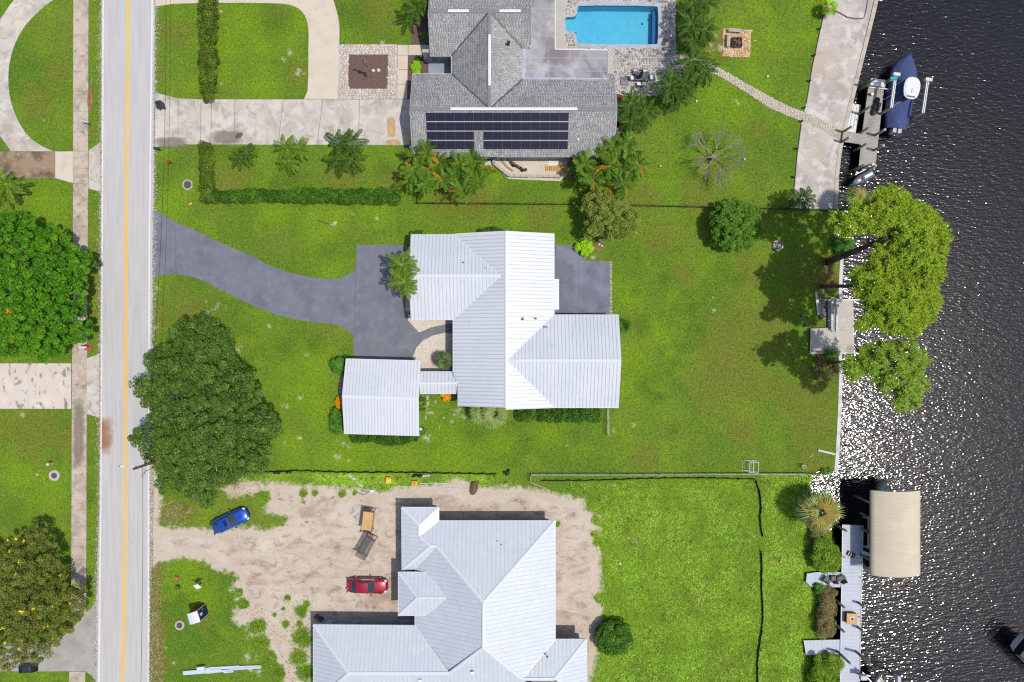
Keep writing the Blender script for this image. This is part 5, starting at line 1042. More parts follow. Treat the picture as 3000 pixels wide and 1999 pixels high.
fascia(h2, [(sx0, sye, ez), (sx1, sye, ez)], mat='light_grey'); fascia(h2, [(sx0, syn, ez), (nxw, syn, ez), (nxw, yse2, ez), (nx0, yse2, ez)], mat='white_trim'); fascia(h2, [(sx0, sye, ez), (sx0, syr, rz2), (sx0, syn, ez)], mat='light_grey'); fascia(h2, [(sx1, sye, ez), (sx1, syr, rz2), (sx1, syn, ez)], mat='light_grey'); fascia(h2, [(nx0, yse2, ez), (nx0, yr2, rz2)], mat='light_grey')
p = TW(1, 0, 1500, 1078, 2.8); MB().cyl((sx0 + 2.5, sye - .06, 2.8), (sx0 + 9.5, sye - .06, 2.8), .06, n=6).build('gutter', 'black_metal', h2)
flat = [TW(2, 0, *q, 3.25) for q in [(118, -60), (297, -60), (297, 342), (660, 348), (660, 535), (672, 566), (60, 562), (60, 335), (118, 330)]]
MB().prism(flat, 2.95, 3.25).build('flat_roof', 'flat_roof', h2)
def edge_band(a, b_, w, mat, name, z=3.26, h=.05):
    a = TW(2, 0, *a, 3.25); b_ = TW(2, 0, *b_, 3.25); d = (b_ - a).normalized(); n = Vector((-d.y, d.x, 0)) * w / 2; MB().prism([a + n, a - n, b_ - n, b_ + n], z - .02, z + h).build(name, mat, h2)
edge_band((297, -60), (297, 340), .12, 'white_trim', 'roof_edge'); edge_band((297, 342), (662, 348), .12, 'white_trim', 'roof_edge', z=3.263); edge_band((660, 352), (660, 540), .08, 'light_grey', 'roof_edge'); edge_band((66, 550), (668, 555), .5, 'membrane_edge', 'roof_edge', h=.015); edge_band((75, 338), (75, 540), .6, 'membrane_edge', 'roof_edge', z=3.262, h=.015); edge_band((124, -40), (124, 326), .35, 'membrane_edge', 'roof_edge', h=.014)
for (a, b_) in (((118, 160), (295, 160)), ((118, 60), (295, 60)), ((118, 250), (295, 250)), ((90, 400), (656, 404)), ((90, 490), (656, 492)), ((250, 345), (248, 545)), ((430, 348), (428, 548)), ((190, 0), (190, 340))):
    edge_band(a, b_, .05, 'membrane_edge', 'roof_seam', z=3.262, h=.004)
walls(h2, sx0 + .5, sx1 - .5, sye + .5, syn - .5, 2.7, win=4.5); walls(h2, nxw + .5, nxe, syn - 1, yse2 + 1, 2.71); walls(h2, nx0 + .5, nE - .3, yse2 + .5, yr2 + 4.5, 2.7); fl = TW(2, 0, 640, 460, 0)
MB().box(((TW(2, 0, 300, 0, 3).x + nE) / 2 + .2, (yr2 + syn) / 2 + 1, 1.45), (4.6, 14, 2.9)).build('wall', 'stucco', h2); MB().box((TW(2, 0, 380, 0, 3).x, TW(2, 0, 0, 450, 3).y, 1.4), (10.5, 3.3, 2.8)).build('wall', 'stucco', h2)
MB().prism([TW(1, 0, *q, .2) for q in [(1187, 395), (1350, 395), (1350, 512), (1187, 512)]], 0, .2).build('porch_floor', 'porch_floor', h2)
p = TW(1, 0, 1170, 385, 1.5); MB().box((p.x + .2, p.y, 1.4), (.9, .35, 2.8)).build('entry_column', 'stucco', h2)
p = TW(1, 0, 1740, 298, 4.6); MB().cyl(p - Vector((0, 0, .4)), p + Vector((0, 0, .2)), .15, n=8).box(p + Vector((0, 0, .25)), (.32, .26, .12)).build('chimney_vent', 'black_metal', h2)
for zx, zy, z_ in ((456, 965, 3.7),): MB().box(TW(2, 0, zx, zy, z_), (.2, .2, .3)).build('vent_box', 'white_trim', h2)
# solar array
sa = empty('solar_array', (0, 0, 0), 0, 'dark blue solar panel array on the south slope of the grey shingled roof', 'solar panels')
fs = planef([(sx0, sye, ez), (sx1, sye, ez), (sx1, syr, rz2)]); X0 = TW(1, 0, 1172, 783, 4.6).x; X1 = TW(2, 0, 391, 792, 4.6).x; Y0 = TW(1, 0, 1500, 783, 4.55).y; Y1 = TW(1, 0, 1500, 1030, 3.5).y
cw, rh = (X1 - X0) / 15, (Y0 - Y1) / 4
def solar_mesh(rh_):
    m = MB(); sl = math.hypot(rh_, (fs(0, rh_) - fs(0, 0))); m.box((0, 0, 0), (cw - .03, rh_ - .05, .04), mi=0)
    m.box((0, 0, .0215), (cw - .075, rh_ - .09, .004), mi=1)
    for k in range(1, 6): m.box((-cw / 2 + cw * k / 6, 0, .0243), (.008, rh_ - .1, .001), mi=2)
    for k in range(1, 6): m.box((0, -rh_ / 2 + rh_ * k / 6, .0243), (cw - .08, .008, .001), mi=2)
    return m.mesh('solar_panel', ['dark_grey', 'solar_cell', 'solar_line'])
sm = solar_mesh(rh); slope = math.atan2(fs(0, 1) - fs(0, 0), 1)
for r_i in range(4):
    for c_i in range(15):
        if r_i >= 2 and c_i == 5: continue
        x = X0 + (c_i + .5) * cw; y = Y0 - (r_i + .5) * rh; ob('solar_panel', sm, sa, (x, y, fs(x, y) + .13), (slope, 0, 0))
for r_i in range(1, 4):
    y = Y0 - r_i * rh; MB().box(((X0 + X1) / 2, y, fs(0, y) + .125), (X1 - X0, .05, .03), rx=slope).build('rail', 'alu_bright', sa) if r_i < 2 else [MB().box(((X0 + c_ * cw + X0 + d_ * cw) / 2, y, fs(0, y) + .125), ((d_ - c_) * cw, .05, .03), rx=slope).build('rail', 'alu_bright', sa) for c_, d_ in (((0, 15),) if r_i == 2 else ((0, 5), (6, 15)))]

# ================================================================ DOCKS AND WATERSIDE
def deck(name, label, poly_w, dirv, z, pw, mat, th=.05, cat='dock', under='bark', rim=None, piles=()):
    "boards run across dirv; every board is real geometry, joined as one part"
    root = empty(name, (0, 0, 0), 0, label, cat); P = [(p[0], p[1]) for p in poly_w]
    d = Vector(dirv).normalized(); ts = [p[0] * d.x + p[1] * d.y for p in P]; t = min(ts); m = MB()
    while t < max(ts):
        q = clip(clip(P, d.x, d.y, t + .006), -d.x, -d.y, -(t + pw - .006))
        if len(q) >= 3 and abs(area(q)) > .01: m.prism(q, z - th, z + random.uniform(-.003, .003))
        t += pw
    o = m.build('boards', mat, root); o['kind'] = 'stuff'
    MB().prism(shrink(P, .08), z - .25, z - th - .005).build('frame', under, root)
    return root
D1 = lambda pts: [TW(3, 0, *p, .35) for p in pts]
dk = deck('dock', 'grey plank dock reached by the paver path, boats on both sides', D1([(692, 598), (800, 604), (738, 1168), (624, 1166), (640, 1000), (650, 912)]), (0.1, 1), .35, .155, 'pale_plank')
m_ = deck('dock_ramp', 'short plank walkway from the seawall to the grey dock', D1([(519, 908), (650, 925), (650, 918), (641, 1000), (625, 994), (560, 984), (510, 978)]), (1, -.1), .352, .155, 'pale_plank')
hb = empty('dock_box', TW(3, 0, 760, 572, .7), R(-8), 'white lidded storage box on the upper end of the grey dock', 'dock box')
MB().box((-.1, 0, -.28), (1.5, .75, .5)).build('box', 'light_grey', hb); MB().box((-.1, 0, 0), (1.55, .8, .08)).build('lid', 'white_plastic', hb)
MB().prism([TW(3, 0, *p, .3) for p in [(716, 552), (814, 560), (806, 606), (692, 600)]], -.1, .3).build('end_platform', 'light_grey', dk)
q = [TW(3, 0, 697, 604, .45), TW(3, 0, 835, 618, .45)]; MB().box((q[0] + q[1]) / 2, ((q[1] - q[0]).length, .12, .1), math.atan2((q[1] - q[0]).y, (q[1] - q[0]).x)).build('cross_beam', 'white_plastic', dk)
def piling(label, top, base_hint=None, h=2.0, r=.14, c=3, rr=0, capm='piling_cap', group=None, mat='piling'):
    p = TW(c, rr, *top, h); root = empty('piling', (p.x, p.y, -1.2), 0, label, 'piling', group)
    MB().cyl((0, 0, -1.4), (0, 0, h + 1.2), r * 1.1, r, 10).build('post', mat, root, True)
    if capm: MB().cyl((0, 0, h + 1.2), (0, 0, h + 1.28), r * 1.02, r * .5, 10).build('cap', capm, root)
    return root
G1 = 'wooden pilings standing along the grey plank dock'
for lab, top, h in (('green stained piling at the far upper corner of the grey dock', (738, 544), 2.6), ('short piling beside the middle left edge of the grey dock', (700, 738), 1.9), ('white capped piling right of the grey dock, upper of two', (806, 894), 2.6),
                    ('white capped piling right of the grey dock, lower of two', (796, 1003), 2.4), ('piling on the left edge of the grey dock above the ramp', (688, 886), 2.0), ('piling where the ramp meets the grey dock on its lower side', (676, 994), 1.9),
                    ('piling at the seawall on the upper side of the ramp', (572, 876), 2.0), ('white capped piling at the seawall on the lower side of the ramp', (562, 947), 2.0), ('dark brown piling at the lower end of the dock', (699, 1138), 2.3), ('pale piling at the lower end of the dock', (742, 1142), 2.2), ('small piling leaning by the jet ski', (660, 1138), 2.0)):
    piling(lab, top, h=h, capm='piling_cap' if 'white' in lab or 'pale' in lab else None, group=None)
# floating platform
fp = [TW(3, 0, *p, -.55) for p in [(572, 712), (641, 726), (604, 917), (522, 905)]]
c = sum(fp, Vector()) / 4; f_ = empty('floating_platform', c, 0, 'white floating platform moored between seawall and dock', 'float')
MB().prism([p - c for p in fp], -.5, 0).build('hull', 'white_plastic', f_)
for a, b_ in (((590, 735), (560, 890)), ((612, 740), (585, 895))):
    a = TW(3, 0, *a, -.55) - c; b_ = TW(3, 0, *b_, -.55) - c; MB().box((a + b_) / 2 + Vector((0, 0, .02)), ((b_ - a).length, .07, .04), math.atan2((b_ - a).y, (b_ - a).x)).build('ridge', 'light_grey', f_)
for p in ((575, 722), (600, 725), (632, 770), (608, 828)): q = TW(3, 0, *p, -.55) - c; MB().cyl(q, q + Vector((0, 0, .06)), .06, n=8).build('cleat', 'black_plastic', f_)
# hull helper
def hull_mesh(L, Bm, z0, z1, mat, tip=.02, stern=.8, n=18, name='hull', rise=.25):
    P = []
    for i in range(n + 1):
        t = i / n; x = -L / 2 + L * t; w = Bm / 2 * (stern + (1 - stern) * min(1, t * 3)) * (1 if t < .55 else math.cos((t - .55) / .45 * math.pi / 2) ** .72)
        w = max(w, tip); zt = z1 + rise * t * t; P.append([(x, -w * .0, z0 + .25 * (t > .8) * (t - .8) * 5), (x, -w * .7, z0 + .15), (x, -w, zt), (x, -w * .93, zt + .03)])
    vs = MB(); left = P; right = [[(p[0], -p[1], p[2]) for p in row] for row in P]
    vs.grid(left); vs.grid([r[::-1] for r in right]); a = P[0]; b_ = right[0]; vs.add(a + b_[::-1], [tuple(range(8))])
    return vs, P
def boat_frame(px, py, z, ang, label, name='boat'): return empty(name, W(px, py, z), ang, label, 'boat')
# covered boat
bow = TW(3, 0, 985, 364, 1.3); stn = TW(3, 0, 905, 880, 1.3); mid = (bow + stn) / 2; ang = math.atan2((bow - stn).y, (bow - stn).x); L_ = (bow - stn).length
bt = empty('boat', (mid.x, mid.y, 0), ang, 'boat under a fitted navy blue cover with white hardtop on the lift', 'boat')
hm, _ = hull_mesh(L_ * .86, 2.3, -.3, .75, 'gelcoat'); hm.build('hull', 'gelcoat', bt, True)
P = []
for i in range(29):
    t = i / 28; x = -L_ / 2 + L_ * t; w = 1.52 * (.78 + .22 * min(1, t * 4)) * (1 if t < .72 else max(.012, math.cos((t - .72) / .28 * math.pi / 2)) ** .62); row = []
    hgt = 1.05 + .62 * math.exp(-((t - .52) / .14) ** 2) + .25 * math.exp(-((t - .1) / .1) ** 2) + .2 * t
    for k in range(13):
        s = -1 + 2 * k / 12; fold = .05 * math.sin(t * 40 + s * 5) * (1 - abs(s)) + .05 * math.sin(s * 17 + t * 6)
        row.append((x, s * w, .55 + (hgt - .55) * (1 - abs(s) ** 2.2) + fold * (abs(s) < .95)))
    row = [(x, -w * 1.0, .25)] + row + [(x, w * 1.0, .25)]; P.append(row)
MB().grid(P).build('cover', 'boat_cover', bt, True)
tt_ = TW(3, 0, 992, 608, 2.6); lt = Matrix.Rotation(-ang, 4, 'Z') @ (tt_ - Vector((mid.x, mid.y, 0)))
tp = smoothpts([(-1.25, -.62), (-1.25, .62), (-.4, .92), (.7, .9), (1.25, .45), (1.25, -.45), (.7, -.9), (-.4, -.92)], 2, True)
MB().prism([(x + lt.x, y + lt.y) for x, y in tp], 2.5, 2.6).prism([(x * .86 + lt.x, y * .86 + lt.y) for x, y in tp], 2.6, 2.65).build('hardtop', 'white_plastic', bt)
MB().box((lt.x - .3, lt.y, 2.67), (.5, .03, .03)).box((lt.x - 1.0, lt.y, 2.68), (.12, .9, .06)).build('hardtop_fitting', 'dark_grey', bt)
for sx_ in (-.7, .6):
    for sy_ in (-.55, .55): MB().cyl((lt.x + sx_, lt.y + sy_, 1.1), (lt.x + sx_, lt.y + sy_, 2.55), .04, n=6).build('hardtop_leg', 'alu', bt)
MB().box((-L_ / 2 - .25, .3, .5), (.5, .4, .9)).box((-L_ / 2 - .25, -.3, .5), (.5, .4, .9)).build('outboard', 'light_grey', bt)
# boat lift: two beams, cradle bunks, posts
def beam(name, parent, a, b_, w, h, mat, n=None):
    a, b_ = Vector(a), Vector(b_); d = b_ - a; m = MB(); mt = d.to_track_quat('X', 'Z').to_matrix().to_4x4(); mt.translation = (a + b_) / 2
    l2 = d.length / 2; vs = [mt @ Vector((sx * l2, sy * w / 2, sz * h / 2)) for sz in (-1, 1) for sx, sy in ((-1, -1), (1, -1), (1, 1), (-1, 1))]
    return m.add(vs, [(3, 2, 1, 0), (4, 5, 6, 7), (0, 1, 5, 4), (1, 2, 6, 5), (2, 3, 7, 6), (3, 0, 4, 7)]).build(name, mat, parent)
lf = empty('boat_lift', (0, 0, 0), 0, 'aluminium boat lift with two long beams flanking the covered boat', 'boat lift')
for (t0, t1) in (((878, 520), (848, 746)), ((1098, 556), (1066, 782))):
    a = TW(3, 0, *t0, 2.6); b_ = TW(3, 0, *t1, 2.6); n_ = Vector((.09, 0, 0))
    beam('beam', lf, a - n_, b_ - n_, .10, .22, 'alu_bright'); beam('beam', lf, a + n_, b_ + n_, .10, .22, 'alu_bright')
    MB().box(a + Vector((0, 0, .15)), (.75, .35, .4), R(-8)).build('motor_box', 'cream_plastic', lf)
    for e in (a.lerp(b_, .02), a.lerp(b_, .98)): MB().cyl((e.x, e.y, -2.5), (e.x, e.y, 2.45), .15, n=10).build('post', 'piling', lf, True)
for (t0, t1) in (((808, 640), (942, 546)), ((790, 692), (880, 640)), ((838, 866), (900, 838)), ((790, 780), (910, 702)), ((1040, 620), (1112, 578)), ((1000, 776), (1085, 730)), ((950, 880), (1000, 854))):
    beam('bunk_arm', lf, TW(3, 0, *t0, .2), TW(3, 0, *t1, 2.0 if t1[0] not in (900, 1000) else 1.4), .07, .07, 'alu_bright')
mtl = TW(3, 0, 866, 540, 2.8); MB().box(mtl, (.8, .3, .12), R(10)).box(mtl - Vector((.05, .25, 0)), (.75, .1, .1), R(10)).build('strap', 'teal', lf)
# dark bundle on dock (folded gear)
gp = empty('gear_pile', TW(3, 0, 735, 745, .36), R(70), 'heap of black bags and gear on the grey dock', 'gear')
for x, y, s, m in ((.75, .1, .42, 'black_plastic'), (0, 0, .5, 'black_plastic'), (-.55, 0, .42, 'black_plastic'), (-.1, -.35, .26, 'navy'), (.4, -.3, .3, 'black_metal')):
    MB().sphere((x, y, s * .5), (s * 1.1, s * .8, s * .6), 9, 6).build('bag', m, gp)
b_ = empty('bucket', TW(3, 0, 710, 656, .36), 0, 'small white and black bucket on the grey dock', 'bucket'); MB().cyl((0, 0, 0), (0, 0, .32), .14, .17, 12).build('body', 'white_plastic', b_); MB().cyl((-.2, .02, 0), (-.2, .02, .25), .12, .13, 12).build('bucket_pair', 'black_plastic', b_)
# jet ski on its lift
js = empty('jet_ski', TW(3, 0, 648, 1232, .3), R(208), 'blue and white jet ski on its lift at the lower end of the dock', 'jet ski')
hm, _ = hull_mesh(3.1, 1.15, -.3, .22, 'ski_blue', stern=.85, n=12, rise=.05); hm.build('hull', 'ski_blue', js, True)
dp = [(-1.4, -.42), (-1.4, .42), (.3, .46), (1.0, .28), (1.35, .05), (1.35, -.05), (1.0, -.28), (.3, -.46)]; MB().prism(dp, .2, .28).build('deck', 'dark_grey', js)
MB().box((-.55, 0, .42), (1.3, .42, .32), taper=.8).build('seat', 'white_plastic', js); MB().box((.65, 0, .42), (.7, .4, .3), taper=.5).build('cowl', 'white_plastic', js)
MB().cyl((.28, -.4, .68), (.28, .4, .68), .03).cyl((.4, 0, .4), (.28, 0, .68), .05).build('handlebar', 'black_metal', js)
jl = empty('jet_ski_lift', TW(3, 0, 650, 1180, 0), R(27), 'small white lift frame holding the jet ski', 'boat lift')
MB().box((0, .0, .6), (2.6, .1, .12)).build('beam', 'alu_bright', jl); MB().box((.2, -.45, .1), (2.2, .08, .1)).build('bunk', 'alu_bright', jl)
for x in (-1.0, -.2, .6, 1.1): MB().box((x, .1, .62), (.22, .3, .14), R(20)).build('bracket', 'white_plastic', jl)
MB().cyl((1.2, 0, -1.8), (1.2, 0, .6), .08).cyl((-1.2, 0, -1.8), (-1.2, 0, .6), .08).build('post', 'alu', jl)

# middle deck (weathered L) -------------------------------------------------
md = [TW(3, 1, *p, .3) for p in [(414, 498), (588, 506), (595, 866), (290, 857), (293, 698), (437, 692), (414, 690)]]
m_ = deck('dock', 'weathered L shaped plank deck over the middle seawall', md, (0, 1), .3, .25, 'weathered_plank')
MB().box(((md[0].x + md[1].x) / 2 + .3, md[1].y + .1, .38), (7.9 * .42 + 1.2, .16, .12)).build('edge_beam', 'white_trim', m_); MB().box(((md[2].x + md[3].x) / 2 + .3, md[2].y + .02, .36), ((md[2] - md[3]).x + .7, .18, .1)).build('edge_beam', 'white_cap', m_)
bn = empty('bench', TW(3, 1, 434, 600, .3), 0, 'white built-in bench on the weathered deck', 'bench')
for k in range(3): MB().box((0, -1.3 + k * 1.15, .42), (.36, 1.1, .06)).build('seat', 'light_grey' if k < 1 else 'cream_plastic', bn)
MB().box((.3, -.1, .62), (.12, 3.9, .4)).build('backrest', 'white_trim', bn); MB().box((0, -1.7, .2), (.4, .1, .4)).box((0, 1.9, .2), (.4, .1, .4)).build('leg', 'light_grey', bn)
pt = empty('plant_pot', TW(3, 1, 470, 542, .3), 0, 'small dark round pot on the weathered deck', 'pot'); MB().cyl((0, 0, 0), (0, 0, .3), .16, .2, 12).build('body', 'dark_steel', pt); MB().cyl((0, 0, .28), (0, 0, .31), .13, n=10).build('soil', 'mulch', pt)
sheet('steps', TP(3, 1, [(395, 500), (412, 500), (412, 688), (392, 688)]), .02, 'brick_edge', 'narrow brown kerb along the weathered deck')
rb = ob('rubble', None); tag(rb, 'pale oyster shell rubble beside the weathered deck', None, None, 'stuff'); scatter_pebbles(rb, [TW(3, 1, *p) for p in [(352, 490), (394, 490), (392, 640), (370, 620), (350, 540)]], 420, .05, .14, 'rubble', 0); scatter_pebbles(rb, [TW(3, 1, *p) for p in [(358, 430), (385, 430), (382, 456), (360, 456)]], 50, .05, .14, 'rubble', 0)
ch = empty('aluminium_channel', TW(3, 1, 338, 525), R(-84), 'long aluminium channel lying on the grass left of the deck', 'metal channel')
MB().box((0, -.12, .06), (2.7, .05, .12)).box((0, .12, .06), (2.7, .05, .12)).build('flange', 'alu', ch); MB().box((0, 0, .03), (2.7, .26, .04)).build('web', 'alu_bright', ch)
pl_ = empty('path_lamp', TW(3, 1, 228, 607), 0, 'white pole with black base standing on the lawn near the deck', 'pole'); MB().cyl((0, 0, 0), (-.0, 0, 1.9), .045).build('pole', 'white_plastic', pl_); MB().cyl((0, 0, 0), (0, 0, .12), .18, .14, 12).build('base', 'black_plastic', pl_)
ws = empty('water_spigot', TW(3, 1, 290, 685), R(5), 'thin metal bracket on the lawn at the deck corner', 'bracket'); MB().cyl((-.7, 0, .5), (.7, .0, .5), .02).cyl((.7, 0, .5), (.7, -.2, .5), .02).build('arm', 'alu', ws); MB().cyl((-.7, 0, 0), (-.7, 0, .5), .03).build('leg', 'alu', ws)
fr_ = empty('fire_ring', TW(3, 1, 66, 125), 0, 'round stone fire ring on the middle lawn', 'fire ring')
for i in range(14): a = 2 * math.pi * i / 14; MB().box((.56 * math.cos(a), .56 * math.sin(a), .1), (.17, .23, .2), a, tone=random.random()).build('stone', 'rubble' if i % 3 else 'brick_edge', fr_)
MB().cyl((0, 0, 0), (0, 0, .05), .5, n=14).build('ash', 'rubble', fr_)
for k in range(6): a = k * 1.1; MB().cyl((.4 * math.cos(a), .4 * math.sin(a), .08), (-.3 * math.cos(a + .4), -.35 * math.sin(a), .22), .045, n=6).build('log', 'light_grey' if k % 2 else 'bark', fr_)
st_ = empty('stone', TW(3, 1, 37, 172), 0, 'small white stone beside the fire ring', 'stone'); MB().sphere((0, 0, .06), (.12, .1, .1), 7, 5).build('rock', 'gelcoat', st_)
# seawall boards lower corner
a = TW(3, 1, 345, 1535, .1); b_ = TW(3, 1, 462, 1562, .1); bl = empty('timber_beam', (a + b_) / 2, math.atan2((b_ - a).y, (b_ - a).x), 'pale timber lying across the lawn to the seawall end', 'timber'); MB().box((0, 0, 0), ((b_ - a).length, .22, .12)).build('plank', 'blue_white_plank', bl)
# long dock ---------------------------------------------------------------------
ld = [TW(3, 2, *p, .4) for p in [(513, 484), (655, 491), (630, 1568), (627, 1900), (492, 1900), (496, 1568)]]
m_ = deck('dock', 'long pale blue grey plank dock at lower right', ld, (0, 1), .4, .16, 'blue_white_plank')
for (x0_, x1_) in (((513, 484), (496, 1568)), ((655, 491), (630, 1568))): beam('edge_board', m_, TW(3, 2, *x0_, .42), TW(3, 2, *x1_, .42), .06, .08, 'white_plastic')
deck('dock_ramp', 'upper pale walkway from the bank to the long dock', [TW(3, 2, *p, .4) for p in [(268, 822), (330, 812), (503, 812), (500, 916), (300, 914), (262, 880)]], (1, 0), .404, .16, 'blue_white_plank')
deck('dock_ramp', 'lower pale walkway from the bank to the long dock', [TW(3, 2, *p, .4) for p in [(245, 1282), (494, 1276), (493, 1378), (400, 1382), (262, 1382)]], (1, 0), .404, .16, 'blue_white_plank')
for lab, top, h in (('piling crossing the upper left corner of the long dock', (540, 528), 2.0), ('piling beside the upper right corner of the long dock', (690, 535), 2.0), ('dark piling behind the planter box on the long dock, left side', (526, 1055), 2.2), ('pale piling right of the planter box on the long dock', (667, 1055), 1.9),
                    ('dark piling on the left of the long dock below the planter box', (524, 1222), 2.2), ('greenish piling on the right edge below the planter box', (662, 1226), 1.9), ('tall dark piling where the lower walkway meets the long dock', (565, 1440), 3.4), ('tall pale piling above the moored white boat', (706, 1448), 3.6)):
    piling(lab, top, h=h, c=3, rr=2, capm='piling_cap' if 'pale' in lab else None)
cn = empty('canopy_lift', (0, 0, 0), 0, 'beige fabric boat canopy on a lift beside the long dock', 'boat canopy')
cz = 3.1; x0_, x1_ = TW(3, 2, 711, 0, cz).x, TW(3, 2, 1051, 0, cz).x; ya = TW(3, 2, 0, 250, cz).y; yb = TW(3, 2, 0, 834, cz).y; P = []
for i in range(25):
    t = i / 24; row = []
    for k in range(15):
        s = -1 + 2 * k / 14; x = x0_ + (x1_ - x0_) * (k / 14); sag = .12 * math.sin(t * math.pi * 6) ** 2; yy = ya + (yb - ya) * t
        row.append((x, yy + (.12 if t > .9 else 0) * 0 - .35 * (1 - s * s) * 0, cz - .05 + .75 * (1 - abs(s) ** 2) - .05 * math.sin(t * math.pi * 12) ** 2 * (1 - abs(s))))
    row = [(x0_, row[0][1], cz - .35)] + row + [(x1_, row[0][1], cz - .35)]; P.append(row)
MB().grid(P).build('canopy', 'canopy_cloth', cn, True)
for t in (0, .33, .66, 1): y_ = ya + (yb - ya) * t; MB().cyl((x0_ + .1, y_, cz - .15), (x1_ - .1, y_, cz - .15), .04, n=6).build('canopy_rib', 'alu', cn)
for y_ in (ya - 1.5, yb + 1.5):
    for x_ in (x0_ + .2, x1_ - .2): MB().cyl((x_, y_, -2.5), (x_, y_, cz - .1), .13, n=10).build('post', 'piling', cn, True)
beam('side_beam', cn, TW(3, 2, 692, 430, 1.6), TW(3, 2, 690, 640, 1.6), .09, .15, 'alu_bright')
for t0, t1, w_ in (((634, 402), (706, 440), .2), ((655, 430), (704, 445), .12), ((652, 632), (706, 640), .12), ((668, 636), (706, 656), .1)): beam('arm', cn, TW(3, 2, *t0, .3), TW(3, 2, *t1, 1.6), w_, w_, 'piling' if w_ > .15 else 'alu_bright')
hb2 = empty('boat', ((x0_ + x1_) / 2 + .05, (ya + yb) / 2, 0), math.pi / 2, 'white boat under the beige canopy with its bow showing', 'boat')
hm, _ = hull_mesh((ya - yb) + 1.2, 2.5, -.4, 1.2, 'gelcoat', rise=.25); hm.build('hull', 'gelcoat', hb2, True)
Lh = (ya - yb) + 1.2; MB().prism([(-Lh / 2, -1.0), (-Lh / 2, 1.0), (.15 * Lh, 1.05), (.36 * Lh, .55), (.49 * Lh, .05), (.49 * Lh, -.05), (.36 * Lh, -.55), (.15 * Lh, -1.05)], 1.2, 1.36).build('deck', 'cream_plastic', hb2)
MB().cyl((Lh * .40, -.35, 1.5), (Lh * .47, 0, 1.6), .03).cyl((Lh * .40, .35, 1.5), (Lh * .47, 0, 1.6), .03).build('bow_rail', 'chrome', hb2)
hb3 = empty('boat', TW(3, 2, 770, 1790, .6), R(92), 'white open boat moored at the bottom of the long dock', 'boat')
hm, _ = hull_mesh(9.5, 2.9, -.4, .3, 'gelcoat', n=20); hm.build('hull', 'gelcoat', hb3, True)
MB().prism([(-4.6, -1.2), (-4.6, 1.2), (1.6, 1.25), (3.6, .7), (4.5, .1), (4.5, -.1), (3.6, -.7), (1.6, -1.25)], .2, .42).build('deck', 'cream_plastic', hb3)
MB().prism([(1.2, -.95), (1.2, .95), (3.2, .45), (3.9, 0), (3.2, -.45)], .42, .5).build('bow_cushion', 'white_plastic', hb3)
MB().tube([(1, -1.2, .7), (3.4, -.75, .75), (4.4, 0, .8), (3.4, .75, .75), (1, 1.2, .7)], .03).build('bow_rail', 'chrome', hb3)
lf2 = empty('boat_lift', (0, 0, 0), 0, 'metal lift arms reaching around the bottom white boat', 'boat lift')
for a, b_ in (((640, 1515), (705, 1525)), ((650, 1500), (712, 1568)), ((812, 1525), (880, 1530))): beam('beam', lf2, TW(3, 2, *a, 1.4), TW(3, 2, *b_, 1.4), .12, .18, 'alu_bright')
MB().box(TW(3, 2, 655, 1535, 1.6), (.7, .5, .5)).build('motor_box', 'light_grey', lf2); MB().box(TW(3, 2, 895, 1545, 1.8), (.35, .8, .6)).build('motor_box', 'light_grey', lf2)
for q in ((655, 1540), (895, 1550)): p = TW(3, 2, *q, 1.4); MB().cyl((p.x, p.y, -2.5), (p.x, p.y, 1.4), .13).build('post', 'piling', lf2)
hb4 = empty('boat', TW(3, 2, 1890, 1440, .6), R(-40), 'boat edge just entering the bottom right corner of the water', 'boat')
hm, _ = hull_mesh(8, 2.9, -.4, .5, 'gelcoat'); hm.build('hull', 'gelcoat', hb4, True); MB().prism([(-3.9, -1.2), (-3.9, 1.2), (1.6, 1.25), (3.2, .6), (3.2, -.6), (1.6, -1.25)], .4, 1.5).build('cabin', 'black_metal', hb4)
# furniture on the long dock
def dock_chair(px, py, rz, label):
    r_ = empty('armchair', TW(3, 2, px, py, .4), rz, label, 'chair', None)
    MB().box((0, 0, .36), (.62, .62, .1)).build('seat', 'dark_grey', r_); MB().box((0, .3, .68), (.62, .1, .62), rx=R(-12)).build('backrest', 'dark_grey', r_)
    for s in (-1, 1): MB().box((s * .34, 0, .58), (.12, .66, .06)).build('armrest', 'dark_grey', r_)
    for s in (-1, 1):
        for t in (-1, 1): MB().box((s * .3, t * .28, .17), (.07, .07, .34)).build('leg', 'dark_steel', r_)
dock_chair(395, 855, R(150), 'dark grey armchair on the walkway, farthest from the dock'); dock_chair(445, 850, R(180), 'dark grey armchair in the middle of the walkway row'); dock_chair(498, 848, R(200), 'dark grey armchair standing where walkway meets long dock')
pb = empty('fire_table', TW(3, 2, 560, 1118, .4), R(-2), 'square tan topped box table on the long dock', 'table')
MB().box((0, 0, .3), (1.15, 1.15, .58)).build('base', 'brown_steel', pb); MB().box((0, 0, .62), (1.22, 1.22, .06)).build('top', 'plywood', pb); MB().box((.0, .02, .655), (.5, .5, .02)).build('centre_lid', 'cream_plastic', pb)
bd = empty('frisbee', TW(3, 2, 582, 1136, 1.1), 0, 'round blue dish on the corner of the tan table', 'dish'); MB().cyl((0, 0, -.04), (0, 0, .0), .18, n=16).build('dish', 'blue_light', bd)
rp = empty('crate', TW(3, 2, 568, 687, .4), R(-28), 'black crate of shells on the shaded end of the long dock', 'crate')
MB().box((0, -.25, .12), (.85, .04, .24)).box((0, .25, .12), (.85, .04, .24)).box((-.42, 0, .12), (.04, .54, .24)).box((.42, 0, .12), (.04, .54, .24)).box((0, 0, .02), (.84, .52, .04)).build('tray', 'black_plastic', rp)
